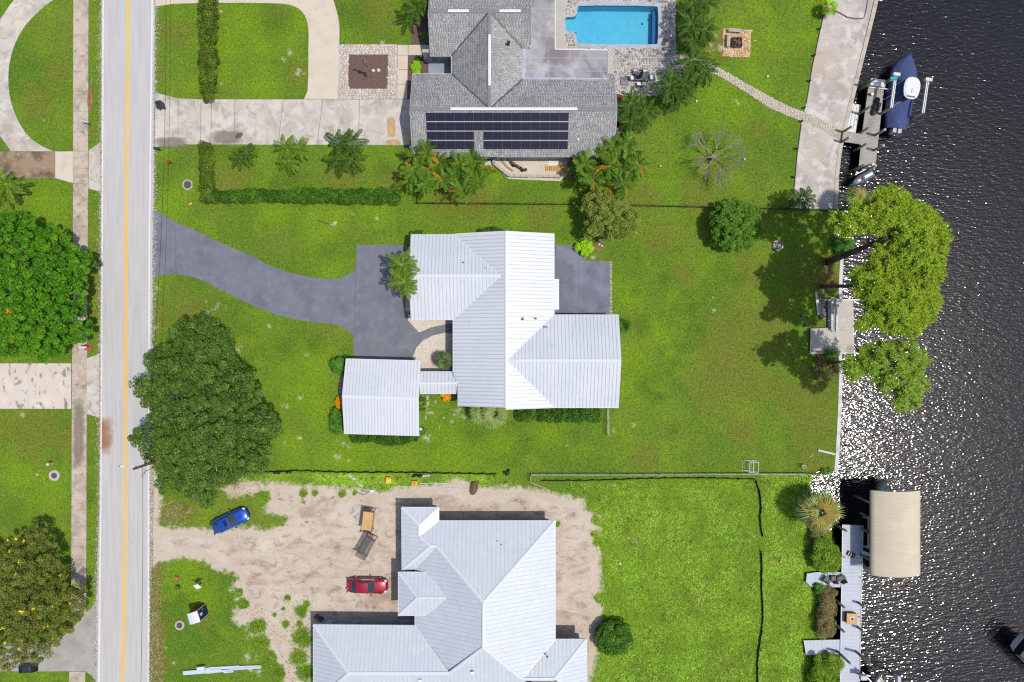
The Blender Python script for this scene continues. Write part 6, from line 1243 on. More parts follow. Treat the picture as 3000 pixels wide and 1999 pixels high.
for k in range(9): MB().sphere((-.3 + .3 * (k % 3), -.14 + .14 * (k // 3), .14), (.1, .07, .07), 6, 4).build('shell', 'plywood' if k % 2 else 'cream_plastic', rp)
for (zx, zy, l_) in ((634, 847, 'white dock light on the right edge of the long dock, upper'), (628, 1120, 'white dock light on the right edge by the box table'), (527, 708, 'white dock light on the left edge near the black crate')):
    d_ = empty('dock_light', TW(3, 2, zx, zy, .44), 0, l_, 'dock light'); MB().cyl((0, 0, 0), (0, 0, .18), .07, .06).build('lamp_body', 'white_plastic', d_); MB().sphere((0, 0, .18), .07, 8, 4, half=True).build('lens', 'lamp_lens', d_)
p = TW(3, 2, 650, 668, .4); dc = empty('fish_table', p, R(-20), 'white fish cleaning stand at the edge of the long dock', 'stand'); MB().box((0, 0, .9), (.9, .4, .06)).build('table_top', 'white_plastic', dc); MB().cyl((0, 0, 0), (0, 0, .9), .06).build('leg', 'white_plastic', dc)

# ================================================================ FENCES
def picket_fence(name, label, pts_px, h, sp, mat, post_every=1.9, post=.06, rail=2, pick=.018, z=0.0, postmat=None):
    P = [W(*p) for p in pts_px]; root = empty(name, P[0], 0, label, 'fence'); o = P[0]
    pk = MB(); rl = MB()
    for a, b_ in zip(P[:-1], P[1:]):
        L_ = (b_ - a).length; d = (b_ - a) / L_; n = int(L_ / sp); an = math.atan2(d.y, d.x)
        for i in range(n + 1): q = a + d * (i * L_ / max(n, 1)) - o; pk.box((q.x, q.y, h / 2), (pick, pick, h - .06), an)
        for zz in ([h - .08, .18] if rail == 2 else [h - .08, h * .5, .18]):
            m = (a + b_) / 2 - o; MB().box((m.x, m.y, zz), (L_, .03, .04), an).build('rail', mat, root)
        n = max(1, round(L_ / post_every))
        for i in range(n + 1): q = a + d * (i * L_ / n) - o; MB().box((q.x, q.y, h / 2 + .02), (post, post, h + .04), an).build('post', postmat or mat, root)
    k = pk.build('pickets', mat, root); k['kind'] = 'stuff'; return root
picket_fence('fence', 'long black picket fence between the grey house and middle lawn', [T(1, 0, 1112, 1300), T(1, 0, 1113, 1408), T(2, 0, 500, 1416), T(2, 0, 1300, 1434), T(3, 0, 0, 1446), T(3, 0, 440, 1456)], 1.25, .11, 'black_metal')
picket_fence('fence', 'short white picket fence below the right gable', [T(2, 1, 656, 1243), T(2, 1, 658, 1425)], 1.35, .14, 'vinyl', rail=3)
picket_fence('fence', 'tan topped picket fence along the top of the weedy lot', [T(2, 2, 213, 216), T(2, 2, 128, 184), T(2, 2, 128, 133), T(2, 2, 900, 133), T(2, 2, 1763, 128), T(3, 2, 250, 128), T(3, 2, 345, 137)], .95, .13, 'vinyl', rail=3, pick=.03)
def silt(label, pts_px, h=.55, name='silt_fence'):
    P = [W(*p) for p in smoothpts(pts_px, 1)]; root = empty(name, P[0], 0, label, 'silt fence'); o = P[0]; rows = []
    Q = []
    for a, b_ in zip(P[:-1], P[1:]):
        n = max(1, int((b_ - a).length / .35))
        for i in range(n): Q.append(a.lerp(b_, i / n) - o)
    Q.append(P[-1] - o); lo = []; hi = []
    for i, q in enumerate(Q): w = .05 * math.sin(i * 1.7) + .03 * random.uniform(-1, 1); lo.append((q.x, q.y, 0)); hi.append((q.x + w * .6, q.y + w + .10, h * random.uniform(.86, 1.0)))
    MB().grid([lo, hi, [(p[0] + .03, p[1] + .03, p[2] - .02) for p in hi], [(p[0] + .03, p[1] + .03, 0) for p in lo]]).build('cloth', 'silt_cloth', root)
    for i in range(0, len(Q), 6): MB().box((Q[i].x, Q[i].y - .03, h * .55), (.04, .04, h * 1.15), random.random()).build('stake', 'wood_stake', root)
silt('black silt fence running along the upper edge of the sandy lot', [T(0, 2, 1560, 118), T(1, 2, 0, 121), T(1, 2, 150, 124), T(1, 2, 300, 114), T(1, 2, 640, 128), T(1, 2, 1000, 126), T(1, 2, 1400, 135), T(1, 2, 1660, 140)])
silt('low black silt fence just below the tan picket fence', [T(2, 2, 200, 184), T(2, 2, 420, 184), T(2, 2, 700, 178), T(2, 2, 930, 168), T(2, 2, 1340, 165), T(2, 2, 1664, 174)], .35)
silt('black silt fence running down the right side of the weedy lot, upper piece', [T(2, 2, 1666, 176), T(2, 2, 1690, 220), T(2, 2, 1715, 340), T(2, 2, 1702, 450), T(2, 2, 1722, 568)], .4)
silt('black silt fence running down the right side of the weedy lot, lower piece', [T(2, 2, 1710, 665), T(2, 2, 1718, 760), T(2, 2, 1712, 900), T(2, 2, 1727, 1080), T(2, 2, 1715, 1230), T(2, 2, 1685, 1400), T(2, 2, 1688, 1568), T(2, 2, 1690, 1700)], .4)
for (c_, r__, zx, zy, s, lab) in ((1, 2, 150, 128, .45, 'crumpled black plastic caught on the silt fence at its left end'), (1, 2, 1735, 122, .5, 'bunched black cloth at the right end of the silt fence'), (1, 2, 230, 120, .4, 'second fold of black plastic on the silt fence'), (1, 2, 1105, 152, .6, 'black rubbish sacks beside the silt fence')):
    e = empty('black_sack', TW(c_, r__, zx, zy), random.random(), lab, 'rubbish')
    for k in range(5): MB().sphere((random.uniform(-.9, .9) * s, random.uniform(-.4, .4) * s, .15), (s * random.uniform(.3, .6), s * random.uniform(.2, .5), s * .45), 8, 5).build('sack', 'black_plastic', e)
# bollards along the strip
bpts = [(362, 192), (325, 377), (292, 554), (256, 738), (238, 832), (205, 1021), (183, 1217)]
bn_ = ['topmost', 'second', 'third', 'fourth, just above the paver path', 'fifth, just below the paver path', 'sixth', 'lowest']
b0 = None
for p_, nm in zip(bpts, bn_):
    q = TW(3, 0, *p_, .5)
    if b0 is None:
        b0 = empty('bollard', (q.x, q.y, 0), 0); MB().cyl((0, 0, 0), (0, 0, .5), .11, .11, 10).build('post', 'bark', b0); MB().cyl((0, 0, .5), (0, 0, .55), .12, .08, 10).build('cap', 'black_metal', b0); e = b0
    else:
        e = b0.copy(); COL.objects.link(e); e.location = (q.x, q.y, 0)
        for ch_ in list(b0.children): c2_ = ch_.copy(); COL.objects.link(c2_); c2_.parent = e
    tag(e, 'dark wooden bollard between lawn and shell strip, ' + nm, 'bollard', 'bollards edging the shell strip')
# rope/edge between bollards: timber edging
er_ = empty('timber_edging', (0, 0, 0), 0, 'low dark timber edging between lawn and shell strip', 'edging')
eg = TP(3, 0, [(385, 90), (348, 260), (302, 470), (263, 715)]), TP(3, 0, [(228, 860), (202, 1050), (180, 1290), (168, 1436)])
for L_ in eg:
    for a, b_ in zip(L_[:-1], L_[1:]): beam('sleeper', er_, W(*a) + Vector((0, 0, .03)), W(*b_) + Vector((0, 0, .03)), .08, .1, 'bark')

# ================================================================ TREES AND PLANTS
def leaning(px, py, h, dx=0, dy=0): p = W(px, py, h); return (p.x + dx, p.y + dy, 0)
oak = [(590, 925), (640, 950), (680, 1000), (700, 1050), (760, 1080), (770, 1150), (785, 1200), (832, 1265), (800, 1300), (795, 1370), (740, 1405), (650, 1430), (640, 1475), (575, 1492), (520, 1440), (455, 1455), (435, 1370), (372, 1290), (440, 1250), (375, 1130), (430, 1095), (408, 1050), (480, 1010), (500, 955)]
oak = [(535, 930), (590, 925), (650, 955), (675, 1000), (685, 1050), (740, 1080), (765, 1150), (760, 1180), (800, 1215), (832, 1250), (822, 1275), (780, 1290), (800, 1330), (795, 1370), (740, 1400), (690, 1415), (640, 1430), (632, 1475), (590, 1490), (560, 1465), (520, 1440), (470, 1455), (455, 1410), (440, 1375), (415, 1330), (372, 1285), (378, 1262), (425, 1245), (435, 1200), (395, 1170), (375, 1128), (400, 1112), (440, 1100), (408, 1055), (430, 1030), (490, 1005), (498, 960)]
tree('oak_tree', 'huge dark green spreading oak overhanging the right lane of the road', leaning(600, 1200, 3), oak, 7.0, 4.0, 8.6, .52, 420, 190, .20, 'oak_leaf', trunk_r=.5, fork=2.6, bark='grey_bark', limbs=12, dome=2.6, fill=.3, zj=2.4, lay2=.1, flat=.6, up=.9)
poin = [(-110, 625), (20, 615), (75, 640), (97, 622), (105, 655), (150, 655), (190, 690), (230, 725), (262, 742), (280, 775), (255, 800), (265, 850), (245, 905), (263, 985), (240, 1005), (190, 1005), (178, 1045), (120, 1060), (40, 1045), (-110, 1050)]
tree('poinciana_tree', 'bright green broad tree with scattered orange blossoms left of the road', leaning(80, 850, 2), poin, 6.0, 3.6, 7.4, .46, 300, 150, .28, 'poinciana_leaf', trunk_r=.4, fork=2.4, flowers=('orange_flower', 7, .2), dome=2.6, aspect=.45, zj=2.2, lay2=.1, flat=.65, limb_up=.2)
tree('poinciana_tree', 'small piece of dark green crown peeking above the bright broad tree', leaning(45, 640, 2), circle_px(45, 655, 48, 30), 4.5, 2.6, 4.5, .6, 9, 300, .24, 'poinciana_leaf', trunk_r=.18, fork=1.8)
cas = TP(0, 2, [(-200, 640), (0, 640), (60, 570), (160, 570), (190, 490), (290, 475), (350, 560), (410, 650), (440, 840), (550, 880), (600, 960), (590, 1050), (520, 1190), (440, 1260), (330, 1400), (230, 1460), (100, 1470), (0, 1500), (-200, 1500)])
tree('flowering_tree', 'olive tree full of yellow blossoms at the bottom left corner', leaning(80, 1740, 2), cas, 4.6, 2.8, 5.6, .42, 290, 150, .17, 'cassia_leaf', trunk_r=.3, fork=1.6, flowers=('yellow_flower', 55, .16), dome=2.0, zj=2.2, lay2=.1, limb_up=.3)
olv = TP(2, 0, [(490, 1350), (560, 1310), (650, 1330), (700, 1300), (770, 1360), (800, 1420), (870, 1460), (890, 1540)]) + TP(2, 1, [(870, 20), (820, 75), (740, 60), (690, 90), (600, 60), (520, 80), (490, 20)]) + TP(2, 0, [(500, 1530), (475, 1450)])
tree('olive_green_tree', 'loose olive green tree standing on the black fence line', leaning(1790, 660, 2), olv, 5.2, 2.8, 6.0, .36, 170, 120, .16, 'olive_leaf', trunk_r=.2, fork=1.8, bark='grey_bark', dome=2.2, fill=.5, zj=2.6, lay2=.1, limb_up=1.1)
rnd = circle_px(2157, 661, 79, 76, 18, .07)
tree('round_tree', 'compact round glossy green tree on the middle lawn', leaning(2130, 650, 1.5), rnd, 3.0, 1.8, 4.4, .36, 130, 200, .17, 'round_leaf', trunk_r=.16, fork=1.0, dome=1.6, zj=1.5, lay2=.3, limb_up=.2)
# bare tree
bt_ = empty('bare_tree', leaning(2092, 462, 1.0), 0, 'leafless pale branched tree on the upper lawn', 'tree')
tw = MB(); lb = MB(); random.seed(21)
def branch(p, d, L_, r, lev):
    q = p + d * L_; (lb if lev < 2 else tw).cyl(p, q, r, r * .68, 6 if lev < 2 else 4, caps=False)
    if lev >= 5: return
    for k in range(3 if lev < 3 else 2):
        nd = (d + Vector((random.uniform(-1, 1), random.uniform(-1, 1), random.uniform(-.35, .55))) * (.55 if lev else .4)).normalized(); branch(q, nd, L_ * random.uniform(.66, .92), r * .62, lev + 1)
for k in range(8):
    a = 2 * math.pi * k / 8 + random.uniform(-.3, .3); branch(Vector((0, 0, 1.1)), Vector((math.cos(a), math.sin(a), random.uniform(.25, .8))).normalized(), random.uniform(.85, 1.15), .075, 0)
MB().cyl((0, 0, -.1), (0, 0, 1.15), .16, .12, 10).build('trunk', 'grey_bark', bt_, True); lb.build('limb', 'grey_bark', bt_, True); tw.build('twigs', 'grey_bark', bt_)
# pines over the water
def pine(label, base_px, top_px, outline, zr, ze, zt, n, mat, r=.5, per=96, trunks=1):
    b0 = W(*base_px); tp = W(*top_px, zr - .5); root = empty('pine_tree', b0, 0, label, 'tree'); P = wpoly(outline, zr); C = []; Nn = []; Tn = []; tips = []
    for (x, y, d) in fill_clumps(P, r, int(n * 2.3)):
        z = ze + (zt - ze) * (1 - math.exp(-max(d, 0) / 2.2)) + random.uniform(-.7, .6); kk = (CAM_H - z) / (CAM_H - zr); x *= kk; y *= kk; tips.append(Vector((x, y, z)) - b0)
        for _ in range(9):
            o = rand_dirs(1, .9)[0] * r * random.uniform(.5, 1.0); c = np.array([x, y, z]) + o * np.array([1, 1, .6]); k = int(per * 1.5) // 9; dd = rand_dirs(k, .55)
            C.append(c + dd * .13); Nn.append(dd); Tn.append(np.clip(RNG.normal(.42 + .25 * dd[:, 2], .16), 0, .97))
    C = np.vstack(C); D = np.vstack(Nn); Tn = np.concatenate(Tn); n_ = len(C); L_ = .34; w = .036
    s = np.cross(D, np.array([0, 0, 1.0]) + .6 * rand_dirs(n_)); s /= np.linalg.norm(s, axis=1)[:, None]; V = np.empty((n_, 4, 3)); C = C - np.array(b0)
    V[:, 0] = C - D * L_ * .4 - s * w; V[:, 1] = C - D * L_ * .4 + s * w; V[:, 2] = C + D * L_ * .6 + s * w * .5; V[:, 3] = C + D * L_ * .6 - s * w * .5
    ob('crown', npmesh('crown', V.reshape(-1, 3), np.arange(4 * n_).reshape(-1, 4), mat, Tn), root)
    e = tp - b0; 
    for t in range(trunks):
        of = Vector((.0, -.45 * t, 0)); MB().tube([of, of + e * .3 + Vector((0, .15 * t, .2)), of * .5 + e * .62, e], [.24, .2, .17, .10], 9).build('trunk', 'bark', root, True)
    m = MB()
    for q in random.sample(tips, min(26, len(tips))): f = e * random.uniform(.7, .98); m.tube([f, f.lerp(q, .5) + Vector((0, 0, -.1)), q], [.07, .05, .02], 5)
    m.build('limb', 'bark', root, True); return root
pA = TP(3, 0, [(560, 1440), (600, 1380), (690, 1370), (740, 1300), (830, 1285), (900, 1300), (960, 1340), (1000, 1385), (1080, 1410), (1120, 1455), (1180, 1490), (1215, 1540)]) + TP(3, 1, [(1240, 40), (1268, 60), (1240, 130), (1228, 200), (1222, 300), (1195, 360), (1120, 400), (1020, 390), (940, 340), (860, 310), (780, 290), (700, 220), (740, 160), (760, 120), (830, 90), (720, 60), (600, 60), (500, 60), (440, 30)]) + TP(3, 0, [(420, 1520), (440, 1460), (520, 1455)])
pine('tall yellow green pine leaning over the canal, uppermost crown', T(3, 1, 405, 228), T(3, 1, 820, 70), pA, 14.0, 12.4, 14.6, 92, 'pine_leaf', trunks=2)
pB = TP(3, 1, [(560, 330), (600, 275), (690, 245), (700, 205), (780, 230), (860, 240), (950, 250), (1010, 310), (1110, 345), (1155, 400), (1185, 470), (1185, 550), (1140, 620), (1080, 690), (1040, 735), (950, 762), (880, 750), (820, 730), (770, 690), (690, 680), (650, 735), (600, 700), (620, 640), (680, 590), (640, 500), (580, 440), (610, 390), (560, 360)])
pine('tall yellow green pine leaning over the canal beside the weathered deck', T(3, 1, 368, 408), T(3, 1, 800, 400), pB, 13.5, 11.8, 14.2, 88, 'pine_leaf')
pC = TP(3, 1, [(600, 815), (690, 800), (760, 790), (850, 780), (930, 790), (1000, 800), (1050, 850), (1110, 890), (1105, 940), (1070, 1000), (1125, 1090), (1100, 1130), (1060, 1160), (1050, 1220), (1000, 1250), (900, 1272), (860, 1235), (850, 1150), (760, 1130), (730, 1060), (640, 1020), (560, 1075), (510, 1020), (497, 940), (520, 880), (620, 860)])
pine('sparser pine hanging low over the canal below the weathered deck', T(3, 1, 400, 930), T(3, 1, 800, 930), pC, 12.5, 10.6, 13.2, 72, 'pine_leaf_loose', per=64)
sn = empty('dead_branch', W(*T(3, 1, 655, 862), .0), 0, 'broken bare reddish branch rising from the water between the pines', 'branch'); e = W(*T(3, 1, 745, 765), 2.5) - sn.location
MB().tube([(0, 0, -1.4), e * .5, e], [.12, .09, .05], 7).cyl(e * .6, e * .8 + Vector((.9, .9, 0)), .05, .02).cyl(e * .3, e * .3 + Vector((-1.0, -.3, .3)), .06, .03).build('branch', 'bark', sn)
# fan palms
fanpalm('bushy fan palm with brown leaves beside the jet ski', *T(3, 0, 615, 1400), 3.2, 1.9, 30, ('darkfan_leaf', 'fan_leaf', 'darkfan_leaf', 'fanbrown_leaf'))
fanpalm('large round fan palm at the water edge below the tan fence', *T(3, 2, 345, 388), 3.0, 2.45, 62, ('fan_leaf', 'darkfan_leaf', 'fan_leaf', 'fanbrown_leaf'))
fanpalm('fan palm drooping against the south wall of the white roofed house, left one', *T(1, 1, 1560, 1260), 2.2, 1.7, 16, ('fan_leaf',)); fanpalm('fan palm drooping against the south wall of the white roofed house, right one', *T(1, 1, 1640, 1285), 2.4, 1.9, 18, ('fan_leaf',))
fanpalm('small dark spiky palm on the white gravel bed', *T(1, 1, 1300, 918), 1.8, 1.35, 13, ('darkfan_leaf',)); fanpalm('half hidden fan palm at the right gable wall', *T(2, 1, 768, 668), 1.0, 1.1, 11, ('hedge_leaf',))
fanpalm('small yellow fan palm at the top of the shell strip', *T(3, 0, 420, 62), 1.4, 1.1, 13, ('lime_leaf', 'lightpalm_leaf', 'lime_leaf', 'fanbrown_leaf'))
# feather palms
palm('palm with two heads above the dark driveway, upper head', *T(1, 1, 1010, 262), 5.0, 3.3, 12, 'light', 'palms beside the dark driveway'); palm('palm with two heads above the dark driveway, lower head', *T(1, 1, 1022, 375), 5.0, 3.3, 13, 'light', 'palms beside the dark driveway')
gq = 'young palms in the lawn south of the concrete driveway'
palm('smallest palm in the driveway lawn, nearest the road', *T(0, 0, 1672, 1062), 1.8, 2.4, 16, 'coconut', gq, trunks=2, spread=.5); palm('yellowish twin palm in the middle of the driveway lawn', *T(1, 0, 245, 1052), 1.9, 2.9, 20, 'light', gq, trunks=3, spread=1.0); palm('largest dark palm in the driveway lawn, nearest the house', *T(1, 0, 612, 1040), 2.1, 3.3, 26, 'coconut', gq, trunks=4, spread=1.2)
gq = 'palms planted along the east edge of the pool patio'
for lab, p, h, L_ in (('palm crown cut by the top edge of the photo, left', (1240, 35), 3.2, 3.2), ('palm crown cut by the top edge of the photo, right', (1335, 12), 3.2, 3.0), ('palm east of the pool, upper of the close pair', (1235, 165), 3.4, 3.4), ('palm east of the pool, right of the close pair', (1330, 205), 3.0, 3.0), ('palm hanging toward the orange patch of the path', (1255, 285), 3.0, 3.2),
                       ('tall palm over the start of the curved path', (1250, 420), 4.0, 3.5), ('palm right of the start of the curved path', (1325, 490), 3.8, 3.2), ('palm below the curved path start', (1265, 520), 3.0, 2.8), ('palm overhanging the lower patio corner, left', (1090, 590), 3.8, 3.5), ('palm overhanging the lower patio corner, upper right', (1190, 585), 3.8, 3.3), ('palm below the lower patio corner', (1145, 675), 3.0, 3.2)):
    palm(lab, *T(2, 0, *p), h, L_, 13, 'coconut', gq)
gq = 'palms along the east wall of the grey house'
for lab, p in (('dark palm by the east wall, top one', (820, 730)), ('dark palm standing farthest from the east wall', (915, 775)), ('dark palm by the east wall, lowest', (830, 840))): palm(lab, *T(2, 0, *p), 3.6, 3.3, 12, 'coconut', gq)
palm('lone palm at the lower end of the shell strip', *T(3, 0, 237, 1375), 3.0, 2.9, 13, 'coconut'); palm('palm at the top edge by the grey house front', *T(1, 0, 1140, 50), 3.4, 3.3, 15, 'coconut', trunks=2, spread=.7)
palm('small yellowish palm in the upper mulch bed', *T(1, 0, 1178, 238), 1.0, 1.5, 9, 'light')
palm('yellow palm entering the left edge of the photo', *T(0, 0, 20, 1290), 3.5, 3.6, 18, 'light', trunks=2, spread=.5)
def thicket(label, pts, hs, L_, nfr, orange=.22, kinds=('areca', 'broad', 'areca', 'coconut'), lone=None):
    c = W(*pts[0], 1.5); root = empty('palm_clump', (c.x, c.y, 0), 0, label, 'palm clump'); k = 0
    for p in pts:
        h = random.uniform(*hs); t = W(*p, h); t = Vector((t.x - c.x, t.y - c.y, h)); MB().cyl((t.x * .92, t.y * .92, -.05), t, .07, .05, 6).build('stem', 'palm_bark', root)
        for i in range(nfr):
            kd = 'orange' if random.random() < orange else random.choice(kinds); s = L_ / 2.9 * random.uniform(.6, 1.15); k += 1
            ob('frond', fr(kd, k % 4), root, t, (random.uniform(-.4, .4), random.uniform(-.6, .35), k * 2.39996 + random.uniform(-.3, .3)), (s, s, s))
thicket('wide clump of green and orange palms against the south roof edge, left of the patio', TP(1, 0, [(1330, 1200), (1120, 1120), (1090, 1180), (1060, 1240), (1170, 1060), (1200, 1180), (1260, 1120), (1290, 1250), (1180, 1270), (1400, 1130), (1380, 1240), (1420, 1310), (1490, 1110), (1500, 1200), (1480, 1280), (1560, 1160), (1540, 1250), (1090, 1090)]), (2.4, 4.2), 2.5, 18, .16)
thicket('dense clump of green and orange palms at the southeast corner of the grey house', TP(2, 0, [(680, 1150), (500, 1130), (530, 1200), (580, 1080), (600, 1180), (560, 1240), (650, 1060), (690, 1250), (740, 1080), (760, 1170), (800, 1230), (760, 1270), (830, 1060), (870, 1140), (850, 1200), (640, 1280), (480, 1170), (790, 1000), (700, 1010)]), (2.4, 4.2), 2.5, 18, .12)
# hedges and shrubs
def hedge(label, poly, h, mat, n, per=230, r=.42, size=.13, group=None): shrub('hedge', label, poly, h, mat, r, n, per, size, 'hedge', group, dome=.25, flat=.8, aspect=.6, zj=.9)
hedge('tall mottled hedge running down from the top edge, left of the loop drive', TP(0, 0, [(1366, -60), (1462, -60), (1480, 90), (1476, 560), (1452, 684), (1392, 684), (1374, 560)]), 1.5, 'hedge_mottled', 110, 300)
hedge('trimmed hedge below the driveway, vertical arm', TP(0, 0, [(1374, 985), (1450, 985), (1466, 1100), (1462, 1310), (1450, 1390), (1378, 1390), (1376, 1200)]), 1.1, 'hedge_mottled', 56, 260)
hedge('long trimmed green hedge below the palm lawn, horizontal arm', TP(0, 0, [(1452, 1320), (1763, 1312)]) + TP(1, 0, [(300, 1306), (700, 1305), (930, 1302), (990, 1320), (998, 1365), (960, 1400), (500, 1400), (100, 1388)]) + TP(0, 0, [(1763, 1388), (1452, 1390)]), 1.1, 'hedge_leaf', 160, 250)
hedge('leafy green hedge under the south eave of the white roofed house', TP(2, 1, [(20, 1242), (300, 1246), (612, 1248), (610, 1330), (480, 1342), (300, 1330), (120, 1335), (40, 1320)]), 1.0, 'hedge_leaf', 70, 260)
hedge('low green hedge along the bottom wall of the garage', TP(1, 1, [(640, 1428), (900, 1434), (1120, 1436), (1100, 1475), (930, 1495), (780, 1470), (660, 1480)]), .8, 'hedge_leaf', 48, 220)
shrub('bush', 'dark green bush at the upper left corner of the garage', TP(1, 1, [(520, 915), (600, 895), (625, 905), (612, 1000), (580, 1025), (530, 1000), (512, 950)]), 1.7, 'bush_leaf', .4, 20, 260, .13)
shrub('bush', 'long dark green bush at the lower left side of the garage', TP(1, 1, [(530, 1262), (600, 1262), (610, 1400), (560, 1420), (515, 1390), (512, 1300)]), 1.6, 'bush_leaf', .42, 26, 260, .13)
shrub('croton_bush', 'orange croton bush beside the left garage wall', TP(1, 1, [(556, 1170), (590, 1165), (604, 1210), (596, 1250), (560, 1245), (547, 1210)]), 1.2, 'croton_leaf', .28, 12, 190, .13); shrub('croton_bush', 'orange croton bush below the covered walkway', TP(1, 1, [(1270, 1140), (1340, 1140), (1342, 1185), (1320, 1200), (1285, 1180)]), 1.0, 'croton_leaf', .28, 10, 190, .13)
shrub('bush', 'flat green shrubs at the north eave of the white roofed house', TP(1, 1, [(1490, 38), (1560, 12), (1620, 0), (1700, 15), (1720, 36), (1600, 44)]), .9, 'hedge_leaf', .3, 16, 200, .12); shrub('bush', 'small green shrub at the northwest corner of the white roofed house', TP(1, 1, [(1045, 48), (1070, 28), (1150, 22), (1156, 46)]), .8, 'hedge_leaf', .25, 8, 180, .12)
shrub('bush', 'bright lime shrub at the corner of the dark patio', TP(2, 1, [(435, 130), (470, 95), (530, 90), (560, 120), (556, 165), (520, 195), (470, 180)]), 1.1, 'lime_leaf', .3, 16, 190, .15)
shrub('bush', 'uppermost lime shrub in the front mulch bed', circle_px(*T(1, 0, 1112, 402), 7), .6, 'hedge_leaf', .22, 5, 180, .11); shrub('bush', 'large lime shrub in the front mulch bed', circle_px(*T(1, 0, 1101, 450), 13), .8, 'lime_leaf', .26, 9, 200, .11); shrub('bush', 'lowest lime shrub in the front mulch bed', circle_px(*T(1, 0, 1107, 488), 10), .8, 'lime_leaf', .26, 6, 200, .11)
shrub('round_bush', 'big glossy round bush on the lower right lot', circle_px(*T(2, 2, 710, 1270), 54, 50, 16, .1), 2.2, 'hedge_leaf', .45, 46, 300, .2, up=1.2)
shrub('mangrove', 'yellow green mangrove bush above the upper dock walkway', TP(3, 2, [(330, 560), (400, 570), (460, 620), (500, 690), (505, 770), (470, 812), (360, 815), (310, 760), (320, 680)]), 2.0, 'mangrove_leaf', .5, 42, 240, .15, 'shrub'); shrub('mangrove', 'brown twiggy bush just below the large fan palm', TP(3, 2, [(300, 510), (370, 500), (430, 560), (400, 620), (330, 620), (305, 570)]), 1.5, 'brownbush_leaf', .35, 14, 200, .11)
shrub('mangrove', 'brown grey bush between the two dock walkways', TP(3, 2, [(370, 930), (440, 915), (470, 950), (465, 1100), (470, 1200), (440, 1265), (380, 1272), (345, 1240), (355, 1080)]), 1.8, 'brownbush_leaf', .42, 44, 260, .11); shrub('mangrove', 'small green bush at the top of the brown shoreline bush', circle_px(*T(3, 2, 360, 930), 14), 1.4, 'bush_leaf', .3, 8, 200, .14)
shrub('mangrove', 'yellow green mangrove bush below the lower dock walkway', TP(3, 2, [(320, 1400), (380, 1385), (470, 1390), (530, 1430), (500, 1480), (500, 1700), (290, 1700), (300, 1520), (330, 1460)]), 2.0, 'mangrove_leaf', .5, 40, 260, .15)
shrub('bush', 'straggly green bush at the lower edge of the weathered deck', TP(3, 1, [(340, 850), (400, 860), (480, 870), (488, 1010), (430, 1060), (350, 1070), (290, 1020), (330, 960)]), .9, 'brownbush_leaf', .35, 20, 120, .12); shrub('bush', 'sparse green weeds bush on the lower deck edge', TP(3, 1, [(390, 840), (500, 850), (490, 900), (400, 905)]), 1.2, 'bush_leaf', .28, 10, 120, .11)
shrub('bush', 'dark bush hidden behind the upper pine trunks', TP(3, 1, [(450, 60), (600, 90), (590, 160), (500, 180), (440, 120)]), 1.0, 'bush_leaf', .4, 18, 220, .13); shrub('bush', 'low bush at the seawall end above the water', TP(3, 2, [(370, 112), (440, 90), (455, 116), (400, 140), (350, 138)]), .6, 'bush_leaf', .25, 8, 160, .1)
shrub('bush', 'thin weeds along the right garage wall', TP(1, 1, [(1130, 1160), (1175, 1160), (1165, 1260), (1130, 1280)]), .5, 'bush_leaf', .2, 8, 90, .1); shrub('bush', 'small dark bush beside the globe lamp', circle_px(*T(1, 1, 1152, 1405), 10), .8, 'bush_leaf', .22, 6, 150, .11)
shrub('bush', 'low bush near the corner of the small south patio', TP(2, 0, [(385, 1100), (420, 1100), (425, 1200), (390, 1225)]), .8, 'brownbush_leaf', .25, 9, 110, .1)
# fallen frond on sidewalk
ff = empty('fallen_frond', W(270, 235, .06), R(-96), 'dry brown palm frond lying across the sidewalk edge', 'palm frond'); fm = frond_mesh('dead_leaf', 2.0, 30, .42, .25, .1, .03, .1, 5); ob('leaflets', fm, ff, (.4, 0, .05), (0, .02, 0), (1.65, 1.1, .6)); MB().tube([(-.35, 0, .1), (.5, 0, .1), (1.2, 0, .08)], [.05, .04, .02], 6).build('stalk', 'grey_bark', ff)

